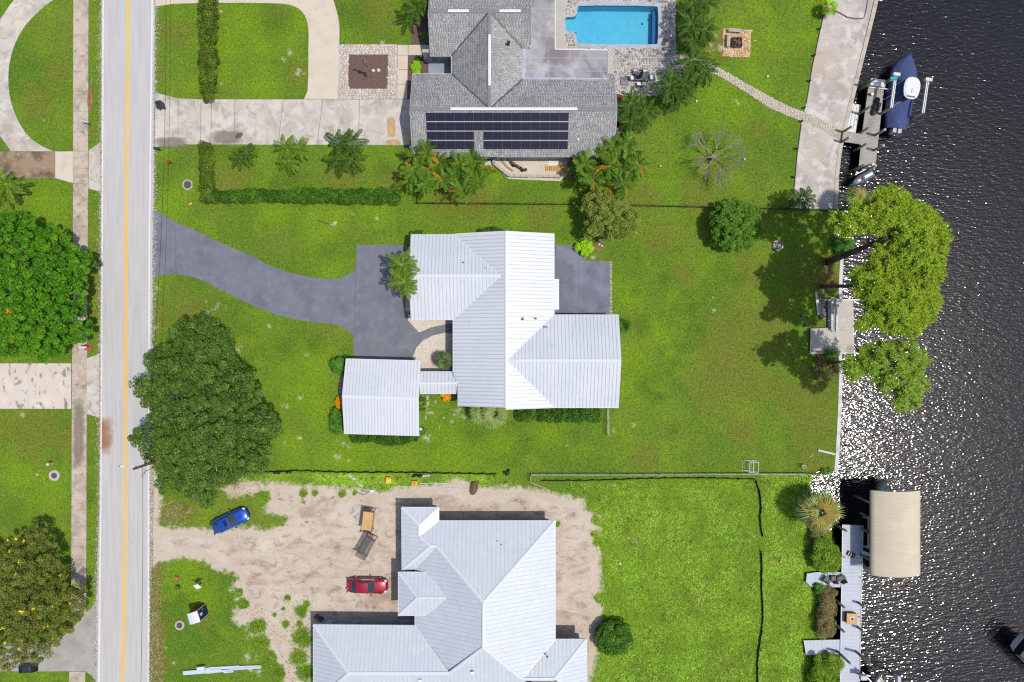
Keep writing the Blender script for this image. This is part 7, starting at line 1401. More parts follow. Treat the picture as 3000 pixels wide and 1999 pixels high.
# ================================================================ VEHICLES
def car(name, label, px, py, ang, L_, Wd, H_, mat, cat='car', roof_dark=False, scoop=False, sunroof=False):
    root = empty(name, W(px, py, .6) * Vector((1, 1, 0)) if False else (W(px, py, .6).x, W(px, py, .6).y, .02), R(ang), label, cat)
    ts = [0, .03, .08, .2, .35, .5, .65, .78, .88, .95, .985, 1]; ww = [.60, .78, .88, .97, 1, 1, 1, .985, .94, .82, .64, .46]; zt = [.62, .86, .97, .99, .97, .95, .93, .90, .82, .74, .66, .52]
    P = []
    for t, w_, z_ in zip(ts, ww, zt):
        x = -L_ / 2 + L_ * t; w = Wd / 2 * w_; z_ *= H_ / 1.45; row = []
        for s, zz in ((-.94, .22), (-1.0, .42), (-1.0, .62), (-.96, .8), (-.86, .95), (-.55, 1.02), (0, 1.04), (.55, 1.02), (.86, .95), (.96, .8), (1.0, .62), (1.0, .42), (.94, .22)):
            row.append((x, s * w, zz * z_ if zz > .45 else zz))
        P.append(row)
    m = MB().grid(P); k = len(m.v); m.add(P[0], [tuple(range(13))[::-1]]).add(P[-1], [tuple(range(13))]); m.build('body', mat, root, True)
    zb = .94 * H_ / 1.45; zr = H_; hb_ = Wd / 2 * .86; hr = Wd / 2 * .64
    B = dict(f=(.17 * L_, hb_ * .92), f2=(.02 * L_, hr), r2=(-.25 * L_, hr * .96), r=(-.385 * L_, hb_ * .84))
    def q(a, s, z): return (B[a][0], B[a][1] * s, z)
    roof = MB(); R_ = []
    for x, hw, z in ((.035 * L_, hr * .97, zr - .05), (-.05 * L_, hr * 1.01, zr), (-.16 * L_, hr, zr), (-.255 * L_, hr * .95, zr - .06)): R_.append([(x, hw * s, z - .05 * abs(s) ** 3) for s in (-1, -.6, 0, .6, 1)])
    roof.grid(R_[::-1]); roof.build('roof', mat, root, True)
    MB().grid([[(B['f'][0] + .10 * (1 - abs(s)), B['f'][1] * s, zb + .01) for s in (-1, -.5, 0, .5, 1)], [(.035 * L_, hr * .97 * s, zr - .055 - .05 * abs(s) ** 3) for s in (-1, -.5, 0, .5, 1)]]).build('windshield', 'glass', root, True)
    MB().grid([[(-.255 * L_, hr * .95 * s, zr - .065 - .05 * abs(s) ** 3) for s in (-1, -.5, 0, .5, 1)], [(B['r'][0] - .05 * (1 - abs(s)), B['r'][1] * s, zb + .02) for s in (-1, -.5, 0, .5, 1)]]).build('rear_window', 'glass', root, True)
    for s in (-1, 1):
        a = [(B['f'][0], hb_ * .93 * s, zb), (.035 * L_, hr * .985 * s, zr - .1), (-.255 * L_, hr * .965 * s, zr - .11), (B['r'][0], hb_ * .85 * s, zb)]
        MB().add(a, [(0, 1, 2, 3)]).build('side_window', 'glass', root)
        MB().tube([Vector(a[0]), Vector(a[1]), Vector(a[2]), Vector(a[3])], .028, 6).build('pillar', mat, root)
        MB().box((.11 * L_, s * (Wd / 2 + .10), zb + .02), (.16, .2, .12), R(-12 * s)).build('mirror', mat, root)
        MB().sphere((L_ / 2 - .26, s * Wd * .34, .66), (.2, .17, .09), 8, 5).build('headlight', 'lamp_lens', root)
        MB().box((-L_ / 2 + .06, s * Wd * .33, .74), (.12, .34, .14), R(14 * s)).build('taillight', 'tail_red', root)
        for x in (-.30 * L_, .31 * L_):
            w_ = MB().cyl((x, s * (Wd / 2 - .2), .32), (x, s * (Wd / 2 + .01), .32), .32, n=16).build('wheel', 'tyre', root); MB().cyl((x, s * (Wd / 2), .32), (x, s * (Wd / 2 + .02), .32), .2, n=12).build('rim', 'chrome', w_)
    MB().box((-L_ / 2 + .01, 0, .45), (.06, .5, .14)).build('number_plate', 'white_plastic', root); MB().box((L_ / 2 - .04, 0, .5), (.1, .8, .14)).build('grille', 'black_metal', root)
    MB().tube([(B['f'][0] + .1, -.3, zb + .03), (B['f'][0] + .07, .25, zb + .05)], .012).build('wiper', 'black_plastic', root)
    for s in (-1, 1): MB().tube([(.19 * L_, s * Wd * .36, zb + .0), (.33 * L_, s * Wd * .33, .90 * H_ / 1.45)], .01).build('bonnet_seam', 'black_plastic', root)
    if scoop: MB().box((.29 * L_, 0, .955), (.34, .5, .06)).build('bonnet_scoop', mat, root); MB().box((.29 * L_ + .175, 0, .95), (.02, .42, .05)).build('scoop_mouth', 'black_metal', root)
    if sunroof: MB().box((-.06 * L_, 0, zr - .003), (.36, .74, .02)).build('sunroof', 'black_metal', root)
    return root
car('parked_car', 'blue sedan with sunroof and bonnet scoop parked on the sandy drive', 674.5, 1526, 24.5, 4.5, 1.8, 1.45, 'car_blue', scoop=True, sunroof=True)
rc = car('parked_car', 'red sedan parked in front of the new house', 1076.5, 1717, -1.2, 4.7, 1.78, 1.4, 'car_red')
MB().box((.1, .84, .99), (1.6, .05, .03)).build('door_strip', 'cream_plastic', rc)
bc = empty('parked_car', (W(*T(0, 2, 190, 1474), .4).x, W(*T(0, 2, 190, 1474), .4).y, 0), R(3), 'black low vehicle half hidden under the yellow flowering tree', 'car')
MB().box((0, 0, .45), (2.1, .95, .5), taper=.8).build('body', 'car_black', bc); MB().box((.1, .1, .8), (1.0, .7, .25), taper=.7).build('cabin', 'glass', bc)
for s in (-1, 1): MB().cyl((s * .7, -.4, .25), (s * .7, .4, .25), .25, n=12).build('wheel', 'tyre', bc)

# ================================================================ SMALL THINGS
def at(c, r, zx, zy, z=0.0): return TW(c, r, zx, zy, z)
def cover(label, p, r, rc_):
    e = empty('manhole', p, 0, label, 'manhole'); MB().cyl((0, 0, -.05), (0, 0, .06), r, r * .97, 24).build('collar', 'collar_concrete', e); MB().cyl((0, 0, .05), (0, 0, .085), rc_, n=20).build('lid', 'iron_cover', e)
    for k in range(5): MB().box((0, -rc_ * .6 + k * rc_ * .3, .088), (rc_ * 1.5 * math.cos((k - 2) * .4), .03, .01)).build('rib', 'dark_grey', e)
cover('round manhole in a worn concrete collar on the lawn left of the hedge corner', at(0, 0, 1293, 1275), .62, .45); cover('round manhole with wide pale collar on the lower left lawn', at(0, 2, 375, 146), .66, .33); cover('round manhole beside the red and blue toilet cabin', at(0, 2, 1238, 1177), .57, .35)
dcv = empty('drain_cover', at(0, 0, 1645, 936, .03), R(30), 'dark oval cover set in the stained concrete driveway', 'drain cover'); MB().sphere((0, 0, 0), (.52, .3, .03), 18, 6).build('lid', 'iron_cover', dcv)
# bin
tb = empty('wheelie_bin', at(0, 0, 1122, 738), R(8), 'dark blue grey wheeled bin at the mouth of the concrete driveway', 'bin')
MB().box((0, 0, .5), (.55, .62, .95), taper=1.18).build('body', 'bin_blue', tb); ld_ = MB().box((0, 0, 1.02), (.68, .74, .08)).build('lid', 'bin_blue', tb); MB().box((0, .02, 1.07), (.36, .4, .03)).build('lid_panel', 'black_plastic', ld_)
MB().cyl((-.3, -.36, 1.0), (.3, -.36, 1.0), .03).build('handle', 'black_plastic', tb)
for s in (-1, 1): MB().cyl((s * .26, -.3, .12), (s * .34, -.3, .12), .12, n=10).build('wheel', 'tyre', tb)
def mailbox(label, p, rz, boxm, postm, big=1.0, base=None):
    e = empty('mailbox', p, rz, label, 'mailbox'); MB().box((0, 0, .5), (.1, .1, 1.0)).build('post', postm, e)
    m = MB(); prof = [(-.1, 0), (-.1, .14), (-.07, .2), (0, .23), (.07, .2), (.1, .14), (.1, 0)]; P = [[(x * big, y * big, 1.0 + z * big) for y, z in prof] for x in (-.32, .32)]; m.grid(P); m.add(P[0], [tuple(range(7))]).add(P[1], [tuple(range(7))[::-1]]); m.build('box', boxm, e)
    MB().box((.33 * big, 0, 1.1), (.02, .2 * big, .2 * big)).build('door', boxm, e); MB().box((0, -.12 * big, 1.16), (.1, .02, .16)).build('flag', 'tail_red', e)
    if base: MB().box((.0, 0, .06), (.85, .75, .12)).build('base', base, e)
mailbox('pale blue and white mailbox on a wooden post beside the sidewalk', at(0, 0, 625, 860), R(165), 'lumber', 'bark', 1.15); mailbox('dark green mailbox at the road edge below the concrete driveway', at(0, 0, 1110, 1040), R(0), 'bin_blue', 'bark'); mailbox('white mailbox on a brick base beside the sidewalk', at(0, 1, 612, 825), R(180), 'white_plastic', 'orange_stain', 1.25, 'red_brick')
hy = empty('fire_hydrant', at(0, 0, 1178, 1125), R(0), 'faded red fire hydrant on the lawn by the overhead wire', 'hydrant'); MB().cyl((0, 0, 0), (0, 0, .65), .12, .11, 12).build('barrel', 'hydrant_red', hy); MB().sphere((0, 0, .65), (.13, .13, .12), 10, 5, half=True).cyl((0, 0, .74), (0, 0, .82), .04).build('bonnet', 'hydrant_red', hy); MB().cyl((-.2, 0, .45), (.2, 0, .45), .06).build('nozzle', 'hydrant_red', hy); MB().cyl((0, 0, 0), (0, 0, .05), .18, n=12).build('flange', 'hydrant_red', hy)
ub = empty('utility_marker', at(0, 0, 1318, 1408), R(15), 'small orange utility box on the lawn below the manhole', 'utility box'); MB().box((0, 0, .1), (.42, .28, .22), taper=.9).build('body', 'terracotta', ub); MB().box((0, 0, .22), (.36, .22, .03)).build('lid', 'orange_stain', ub)
ub = empty('utility_marker', at(0, 2, 1225, 847), R(5), 'small orange utility box on the weedy corner near the white sign', 'utility box'); MB().box((0, 0, .15), (.34, .3, .3), taper=.95).build('body', 'terracotta', ub); MB().box((0, 0, .31), (.36, .32, .03)).build('lid', 'terracotta', ub)
ub = empty('utility_box', at(0, 2, 1232, 912), R(5), 'low green utility box near the small orange box', 'utility box'); MB().box((0, 0, .22), (.36, .42, .44), taper=.95).build('body', 'utility_green', ub); MB().box((0, 0, .45), (.4, .46, .04)).build('lid', 'utility_green', ub)
ub = empty('marker_post', at(0, 2, 368, 60), R(10), 'short pale concrete post on the lower left lawn', 'post'); MB().box((0, 0, .5), (.26, .26, 1.0)).build('post', 'orange_stain', ub); MB().box((0, 0, 1.01), (.28, .28, .04)).build('cap', 'cream_plastic', ub)
ub = empty('sprinkler', at(0, 2, 257, 140), 0, 'tiny pale sprinkler cap left of the wide manhole', 'sprinkler'); MB().cyl((0, 0, 0), (0, 0, .06), .1, n=10).build('cap', 'cream_plastic', ub)
# utility pole with street light and cable
px_, py_ = 392, 1374.5; hp = 10.0; tp_ = W(px_, py_, hp); up = empty('utility_pole', (tp_.x, tp_.y, 0), 0, 'wooden utility pole with a street light arm beside the big oak', 'utility pole')
MB().cyl((0, 0, -.1), (0, 0, hp), .19, .13, 12).build('pole', 'bark', up, True); lhd = W(*T(0, 2, 836, 82), 9.2) - Vector((tp_.x, tp_.y, 0)); MB().tube([(0, 0, 8.6), (lhd.x * .5, lhd.y * .5, 9.15), lhd], .035, 6).build('lamp_arm', 'alu_bright', up)
lh = MB().sphere(lhd, (.34, .2, .1), 12, 6).box(lhd + Vector((.35, 0, 0)), (.3, .1, .08)).build('lamp_head', 'cream_plastic', up); MB().cyl(lhd + Vector((-.1, 0, .09)), lhd + Vector((-.1, 0, .17)), .05).build('photocell', 'dark_grey', up)
MB().box((0, .1, 7.9), (.1, .5, .08)).build('bracket', 'dark_grey', up)
def wire(label, pts, r=.013): e = empty('overhead_wire', (0, 0, 0), 0, label, 'cable'); MB().tube(pts, r, 5).build('cable', 'black_plastic', e)
def sag(a, b_, s, n=18): return [Vector(a).lerp(Vector(b_), i / n) + Vector((0, 0, -4 * s * (i / n) * (1 - i / n))) for i in range(n + 1)]
wire('thin black overhead cable running up the right verge from the pole', sag((tp_.x, tp_.y, 7.8), (-38.0, 75, 7.6), 3.4, 30), .022); wire('thin black overhead cable running down the right verge from the pole', sag((tp_.x, tp_.y, 8.3), (-40.4, -70, 8.6), 1.0, 20), .022)
db = empty('dead_branch', W(432, 1385, 3.0) * Vector((1, 1, 0)), 0, 'bare twisted dead branch sticking out of the oak over the road', 'branch'); a = W(452, 1370, 4.0) - db.location
m = MB().tube([a, W(425, 1382, 4.2) - db.location, W(412, 1397, 4.2) - db.location], [.05, .035, .02], 5).tube([W(425, 1382, 4.2) - db.location, W(420, 1400, 4.1) - db.location], [.02, .01], 4).tube([W(430, 1379, 4.2) - db.location, W(418, 1374, 4.4) - db.location], [.02, .01], 4); m.cyl(a, a * 1.0 + Vector((.8, .2, -.8)), .05, .06); m.build('branch', 'bark', db)
# portable toilet: base pixel corners
tc = at(0, 2, 1395, 1072, 0); te = empty('portable_toilet', tc, R(17), 'red and dark blue portable toilet cabin with white roof', 'portable toilet')
MB().box((0, 0, 1.15), (1.15, 1.2, 2.2)).build('cabin', 'toilet_blue', te); MB().box((0, .62, 1.15), (1.14, .04, 2.18)).build('side_panel', 'toilet_red', te); MB().box((-.59, 0, 1.15), (.03, 1.18, 2.15)).build('side_panel', 'toilet_red', te)
P = [[(x, y * 1.0, 2.26 + .14 * (1 - (abs(x) / .62) ** 2)) for y in (-.64, 0, .64)] for x in (-.62, -.4, -.2, 0, .2, .4, .62)]; MB().grid(P[::-1]).box((0, 0, 2.25), (1.26, 1.3, .06)).build('roof', 'toilet_roof', te, True)
dr_ = MB().box((.59, -.02, 1.15), (.04, .95, 1.95)).build('door', 'toilet_blue', te); MB().box((.62, .35, 1.1), (.03, .08, .12)).build('handle', 'white_plastic', dr_); MB().box((.615, 0, 1.6), (.02, .3, .5)).build('door_panel', 'white_plastic', dr_)
for s in (-1, 1): MB().box((.58, s * .62, 1.15), (.06, .05, 2.25)).build('corner_trim', 'white_plastic', te)
MB().box((0, 0, .06), (1.2, 1.26, .12)).build('base', 'dark_grey', te)
# sign
sb_ = at(0, 2, 1395, 862, 0); sg = empty('yard_sign', sb_, R(25), 'white sign board hanging from a wooden post on the weedy corner', 'sign'); MB().box((0, 0, .8), (.09, .09, 1.6)).build('post', 'wood_stake', sg); MB().box((-.3, 0, 1.5), (.8, .06, .06)).build('arm', 'wood_stake', sg)
MB().box((-.25, -.35, 1.15), (.55, .75, .05), 0, rx=R(35)).build('board', 'white_plastic', sg)
# lumber pile
a = W(*T(0, 2, 1265, 1503)); 
def plank(root, p, q, w, h, z, mat='lumber', name='plank'): beam(name, root, p + Vector((0, 0, z)) - root.location, q + Vector((0, 0, z)) - root.location, w, h, mat)
lp = empty('lumber_pile', W(640, 1958), 0, 'long stack of pale blue white boards on the grass at bottom left', 'lumber')
L0 = lambda x, y: W(440 + x / 4.493, 1650 + y / 4.493)
for (x0, y0, x1, y1, w, z) in ((438, 1462, 1100, 1408, .22, .05), (440, 1440, 940, 1398, .2, .12), (445, 1425, 700, 1405, .2, .18), (780, 1385, 1465, 1372, .24, .05), (790, 1375, 1180, 1352, .18, .12), (830, 1372, 1465, 1350, .22, .16), (970, 1440, 1100, 1425, .18, .05), (740, 1448, 980, 1422, .16, .03), (650, 1400, 800, 1388, .3, .1), (1110, 1388, 1465, 1362, .2, .22)): plank(lp, L0(x0, y0), L0(x1, y1), w, .07, z)
bx = empty('white_box', L0(692, 1370), R(6), 'pale box standing on the stack of boards', 'box'); MB().box((0, 0, .4), (.85, .5, .3)).build('body', 'lumber', bx); MB().box((0, .1, .56), (.87, .3, .04)).build('lid', 'white_plastic', bx)
# scaffolds
def scaffold(label, p, rz, mat, deckm, h=1.5, L_=2.1, Wd=1.05, slats=False):
    e = empty('scaffold', p, rz, label, 'scaffold')
    for y in (-L_ / 2, L_ / 2):
        m = MB()
        for x in (-Wd / 2, Wd / 2): m.cyl((x, y, 0), (x, y, h + .55), .03, n=6)
        for z in (.3, .8, h, h + .3, h + .53): m.cyl((-Wd / 2, y, z), (Wd / 2, y, z), .025, n=6)
        m.build('end_frame', mat, e)
    for x in (-Wd / 2, Wd / 2): MB().cyl((x, -L_ / 2, h - .03), (x, L_ / 2, h - .03), .03).cyl((x, -L_ / 2, .4), (x, L_ / 2, h - .2), .015).build('brace', mat, e)
    if slats:
        for k in range(7): MB().box((-Wd / 2 + .12 + k * (Wd - .24) / 6, 0, h), (.11, L_ - .1, .03)).build('slat', deckm, e)
    else: MB().box((0, 0, h), (Wd - .1, L_ - .15, .035)).build('platform', deckm, e)
scaffold('scaffold frame with a new plywood platform on the sandy lot', at(1, 2, 785, 435), R(-8), 'dark_steel', 'plywood', 1.45, 2.35, 1.25); scaffold('rusty scaffold frame with dark platform, beside the plywood one', at(1, 2, 775, 612), R(-29), 'brown_steel', 'dark_grey', 1.45, 2.5, 1.2, True)
# yellow equipment
yb = empty('generator', at(1, 2, 918, 178), R(2), 'yellow square machine on the green strip, left of the two', 'machine'); MB().box((0, 0, .25), (.72, .72, .5), taper=.9).build('housing', 'yellow_plastic', yb); MB().cyl((0, 0, .5), (0, 0, .56), .14, n=12).build('cap', 'cream_plastic', yb); MB().box((0, .4, .4), (.6, .05, .05)).build('handle', 'yellow_plastic', yb)
yb = empty('generator', at(1, 2, 1094, 196), R(-2), 'yellow open machine beside the black sacks, right of the two', 'machine'); MB().box((0, 0, .2), (.66, .5, .4)).build('housing', 'yellow_plastic', yb); MB().box((0, 0, .42), (.26, .24, .08)).build('engine', 'terracotta', yb); MB().cyl((-.28, .2, .42), (.28, .2, .42), .03).build('handle', 'cream_plastic', yb)
yb = empty('yellow_bin', at(1, 0, 1080, 968), 0, 'yellow bin against the front wall at the driveway end', 'bin'); MB().box((0, 0, .5), (.55, .62, 1.0), taper=1.1).build('body', 'yellow_plastic', yb); MB().box((0, 0, 1.03), (.6, .68, .06)).build('lid', 'yellow_plastic', yb)
yb = empty('blue_bin', at(1, 0, 1060, 1030), 0, 'dark blue bin in the mulch strip by the palms', 'bin'); MB().box((0, 0, .4), (.5, .5, .8), taper=1.1).build('body', 'navy', yb); MB().box((0, 0, .83), (.55, .55, .06)).build('lid', 'blue_light', yb)
pc1 = empty('debris', at(1, 2, 690, 185), R(-30), 'crumpled white sheeting on the green strip', 'rubbish')
for k in range(4): MB().box((-.9 + k * .55, .2 - k * .1, .08), (.5, .22, .05), random.uniform(-.8, .8), rx=random.uniform(-.4, .4)).build('sheet', 'light_grey', pc1)
pc2 = empty('debris', at(1, 2, 800, 252), R(8), 'white box and bent wires at the edge of the sand', 'rubbish'); MB().box((0, 0, .1), (.5, .3, .2)).build('box', 'white_plastic', pc2); MB().tube([(-.2, 0, .1), (-1.0, -.3, .25), (-1.8, .1, .05)], .02).tube([(-.4, 0, .1), (-1.2, .2, .4), (.6, .8, .05)], .02).build('wire', 'steel_grey', pc2)
pc3 = empty('debris', at(1, 2, 1150, 150), 0, 'white bags next to the black sacks', 'rubbish')
for k in range(3): MB().sphere((k * .3, random.uniform(-.1, .1), .1), (.25, .16, .14), 8, 5).build('bag', 'light_grey', pc3)
for (a, b_, l_) in (((955, 222), (1490, 242), 'long white pipe lying on the sand behind the new house'), ((1130, 202), (1380, 206), 'short white pipe lying above the long one')): p = at(1, 2, *a, .06); q = at(1, 2, *b_, .06); e = empty('pipe', p, 0, l_, 'pipe'); MB().tube([(0, 0, 0), (q - p) * .4 + Vector((0, .12, 0)), q - p], .035).build('pipe', 'white_plastic', e)
mdp = empty('dirt_mound', at(1, 2, 1500, 230), R(-15), 'dark dug out heap of sand behind the new house', 'mound'); MB().sphere((0, 0, 0), (.5, .9, .35), 12, 6, half=True).sphere((-.1, .5, 0), (.4, .3, .45), 10, 5, half=True).build('heap', 'mulch', mdp, True)
tc2 = empty('tool_cart', at(1, 2, 432, 1130), R(30), 'two blue grey buckets and tools left of the house porch', 'cart')
for x, y, m_c in ((0, .3, 'dark_grey'), (.3, -.15, 'bin_blue')): MB().cyl((x, y, 0), (x, y, .4), .24, .28, 12).cyl((x, y, .4), (x, y, .42), .22).build('bucket', m_c, tc2)
# A frame, Y stand
af = empty('arbor', at(2, 2, 1640, 78), R(-2), 'white pipe frame of an arbor standing by the tan fence', 'frame')
for y in (-.62, .62):
    m = MB(); m.tube([(-.85, y, 0), (-.45, y, 1.15), (.55, y, 1.15), (.95, y, 0)], .035, 6).tube([(-1.0, y, 0), (1.0, y, 0)], .035).build('side_frame', 'white_plastic', af)
for x, z in ((-.9, .05), (-.45, 1.15), (0, 1.15), (.55, 1.15), (.95, .05), (.1, .05)): MB().cyl((x, -.62, z), (x, .62, z), .035, n=6).build('crossbar', 'white_plastic', af)
ys_ = empty('stake', at(3, 2, 232, 78), R(170), 'grey ring topped stake on the lawn near the seawall corner', 'stand'); MB().tube([(-.1, -.3, 0), (0, 0, .7)], .05).tube([(-.1, .3, 0), (0, 0, .7)], .05).build('leg', 'alu', ys_)
m = MB(); 
for k in range(10): a = k * .6283; b2 = a + .6283; m.cyl((.2 * math.cos(a), .2 * math.sin(a), .75), (.2 * math.cos(b2), .2 * math.sin(b2), .75), .035, n=5)
m.build('ring', 'alu_bright', ys_)
wp = empty('plank', at(3, 2, 298, 10), R(40), 'short pale wooden board on the lawn near the seawall', 'board'); MB().box((0, 0, .03), (.7, .14, .05)).build('board', 'wood_stake', wp)
# arbor under olive tree
tr = empty('trellis', at(2, 1, 608, 95), R(88), 'small white garden trellis under the olive tree', 'trellis')
for s in (-1, 1): MB().box((0, s * .22, .6), (.05, .05, 1.2)).cyl((0, 0, 0), (0, 0, .01), .01).build('post', 'white_plastic', tr)
for k in range(6): MB().box((0, 0, .2 + k * .18), (.03, .44, .03)).build('rung', 'white_plastic', tr)
for k, (zx, zy) in enumerate(((600, 118), (618, 128))): e = empty('stone', at(2, 1, zx, zy), 0, ('pale rock at the foot of the white trellis, left', 'pale rock at the foot of the white trellis, right')[k], 'rock'); MB().sphere((0, 0, .05), (.16, .13, .1), 7, 5).build('rock', 'cream_plastic', e)
# pool furniture
ub_ = empty('umbrella_base', at(2, 0, 774, 562, .045), R(2), 'grey square umbrella base on the pool patio', 'umbrella base'); MB().box((0, 0, .07), (.92, .92, .13)).build('tank', 'mid_grey', ub_); MB().box((0, 0, .15), (.8, .8, .02)).build('top', 'light_grey' if False else 'mid_grey', ub_)
um = empty('parasol', at(2, 0, 778, 556, .2), 0, 'closed navy cantilever parasol leaning over the dining table', 'parasol'); o_ = um.location
c0_ = Vector((0, 0, 0)); pth = [c0_] + [at(2, 0, x, y, z) - o_ for x, y, z in ((785, 520, 1.2), (800, 508, 1.9), (850, 492, 2.3), (893, 486, 2.5))]; MB().tube(pth, .035).build('mast', 'black_metal', um)
a = at(2, 0, 902, 486, 2.5) - o_; b_ = at(2, 0, 877, 538, 1.0) - o_; MB().tube([a, a.lerp(b_, .35), a.lerp(b_, .75), b_], [.05, .14, .22, .12], 9).build('canopy', 'navy', um, True)
tb_ = empty('dining_table', at(2, 0, 889, 540, .045), R(0), 'grey dining table on the pool patio', 'table'); MB().box((0, 0, .72), (1.65, 1.0, .04)).build('table_top', 'mid_grey', tb_)
for k in range(3): MB().box((-.55 + k * .55, 0, .745), (.5, .9, .01)).build('top_panel', 'dark_grey', tb_)
for s in (-1, 1):
    for t in (-1, 1): MB().box((s * .75, t * .42, .35), (.05, .05, .7)).build('leg', 'dark_grey', tb_)
def pchair(zx, zy, rz, label):
    e = empty('patio_chair', at(2, 0, zx, zy, .045), rz, label, 'chair'); MB().box((0, 0, .42), (.5, .46, .05)).build('seat', 'white_plastic', e); MB().box((0, .25, .7), (.5, .05, .5), rx=R(-10)).build('backrest', 'white_plastic', e)
    for s in (-1, 1): MB().tube([(s * .28, -.25, 0), (s * .28, -.25, .62), (s * .28, .28, .64), (s * .28, .32, 0)], .018).build('arm_frame', 'dark_grey', e)
pchair(847, 505, 0, 'white sling chair above the table, left'); pchair(910, 505, 0, 'white sling chair above the table, right'); pchair(870, 590, math.pi, 'white sling chair below the table, left'); pchair(905, 590, math.pi, 'white sling chair below the table, right'); pchair(826, 548, math.pi / 2, 'white sling chair at the left end of the table'); pchair(960, 545, -math.pi / 2, 'white sling chair at the right end of the table')
# fire pit
fpz = empty('fire_pit', at(2, 0, 1543, 300, .04), 0, 'square steel fire pit full of firewood on the orange pavers', 'fire pit')
for (x, y, w, d) in ((0, .52, 1.15, .06), (0, -.52, 1.15, .06), (-.55, 0, .06, 1.1), (.55, 0, .06, 1.1)): MB().box((x, y, .2), (w, d, .35)).build('side', 'dark_steel', fpz)
MB().box((0, 0, .1), (1.1, 1.05, .1)).build('tray', 'brown_steel', fpz)
for k in range(9): a = random.uniform(0, 3.1); MB().cyl((-.45 * math.cos(a), -.45 * math.sin(a), .25 + .03 * k), (.5 * math.cos(a), .5 * math.sin(a), .3 + .03 * k), .05, n=6).build('log', 'brick_edge' if k % 2 else 'brown_steel', fpz)
for (zx, zy, rz, l_) in ((1527, 222, R(-5), 'tan bench above the fire pit'), (1484, 290, R(87), 'tan bench left of the fire pit')):
    e = empty('bench', at(2, 0, zx, zy, .04), rz, l_, 'bench'); MB().box((0, .1, .44), (1.5, .17, .05)).box((0, -.1, .44), (1.5, .17, .05)).build('seat', 'collar_concrete', e)
    for s in (-1, 1): MB().box((s * .6, 0, .21), (.1, .34, .42)).build('leg', 'collar_concrete', e)
for (c_, r__, zx, zy, m_n, l_) in ((2, 0, 1757, 532, 'white_plastic', 'white ball on the grass by the upper path'), (2, 0, 1598, 1100, 'lime_leaf', 'pale green ball beside the bare tree'), (2, 0, 1020, 1149, 'yellow_plastic', 'yellow ball on the lawn right of the palm clump'), (2, 0, 1269, 702, 'white_plastic', 'white ball on the lawn right of the patio palms'), (3, 2, 82, 736, 'orange_stain', 'orange ball on the weedy bank'), (2, 2, 740, 748, 'white_plastic', 'white scrap lying on the weedy lot')):
    e = empty('ball', at(c_, r__, zx, zy, .0), 0, l_, 'ball'); MB().sphere((0, 0, .14), .15, 12, 8).build('ball_body', m_n if m_n != 'lime_leaf' else 'teal' if False else 'cream_plastic', e, True)
e = empty('sprinkler', at(2, 0, 1673, 286), 0, 'small white sprinkler on the upper right lawn', 'sprinkler'); MB().box((0, 0, .05), (.3, .06, .06)).cyl((-.1, 0, 0), (-.1, 0, .14), .05).build('head', 'white_plastic', e)
# flagpole
fpb = at(1, 0, 772, 508, .02); fl_ = empty('flagpole', fpb, 0, 'flagpole in the square mulch bed', 'flagpole'); MB().cyl((0, 0, 0), (0, 0, 5.2), .035, .025, 8).sphere((0, 0, 5.25), .06, 8, 6).build('pole', 'alu_bright', fl_)
def flagcloth(label, zt, zb_, w, striped, rz):
    e = empty('flag', (fpb.x, fpb.y, 0), rz, label, 'flag'); nx, nz = (13, 18); V = []
    for j in range(nz + 1):
        z = zt + (zb_ - zt) * j / nz
        row = []
        for i in range(nx + 1):
            u = i / nx; row.append((.04 + u * w * (.55 + .45 * j / nz), .13 * math.sin(u * 9 + j * .3) * (.3 + u) + .10 * j / nz, z - .25 * u))
        V.append(row)
    if striped:
        parts = {'flag_red': MB(), 'flag_white': MB(), 'flag_blue': MB()}
        for j in range(nz):
            for i in range(nx):
                mt_ = 'flag_blue' if (i < 7 and j < 7) else ('flag_red' if i % 2 == 0 else 'flag_white')
                if mt_ == 'flag_blue' and (i + j) % 2 == 0 and i in (1, 3, 5): mt_ = 'flag_white'
                parts[mt_].add([V[j][i], V[j][i + 1], V[j + 1][i + 1], V[j + 1][i]], [(0, 1, 2, 3)])
        for k_, nm in (('flag_red', 'red_stripes'), ('flag_white', 'white_stripes'), ('flag_blue', 'blue_canton')): parts[k_].build(nm, k_, e)
    else:
        a = MB(); w_ = MB()
        for j in range(nz):
            for i in range(nx): ((w_ if (4 <= i <= 8 and 4 <= j <= 12 and not (i in (4, 8) and j in (4, 12))) or (i in (2, 10) and j in (6, 7, 9)) else a)).add([V[j][i], V[j][i + 1], V[j + 1][i + 1], V[j + 1][i]], [(0, 1, 2, 3)])
        a.build('field', 'flag_purple', e); w_.build('emblem', 'flag_white', e)
flagcloth('limp striped red and white flag with blue canton, upper on the pole', 5.1, 3.3, 1.0, True, R(-30)); flagcloth('purple flag with white emblem, lower on the pole', 3.2, 2.0, 1.2, False, R(-40))
for k, (zx, zy) in enumerate(((810, 491), (846, 488))): e = empty('stone_disc', at(1, 0, zx, zy, .03), 0, ('round white disc in the mulch, nearer the flagpole', 'round white disc in the mulch, farther from the flagpole')[k], 'disc'); MB().cyl((0, 0, 0), (0, 0, .12), .22, .21, 20).build('disc', 'collar_concrete', e); MB().cyl((0, 0, .12), (0, 0, .15), .12, .1, 16).build('light', 'cream_plastic', e)
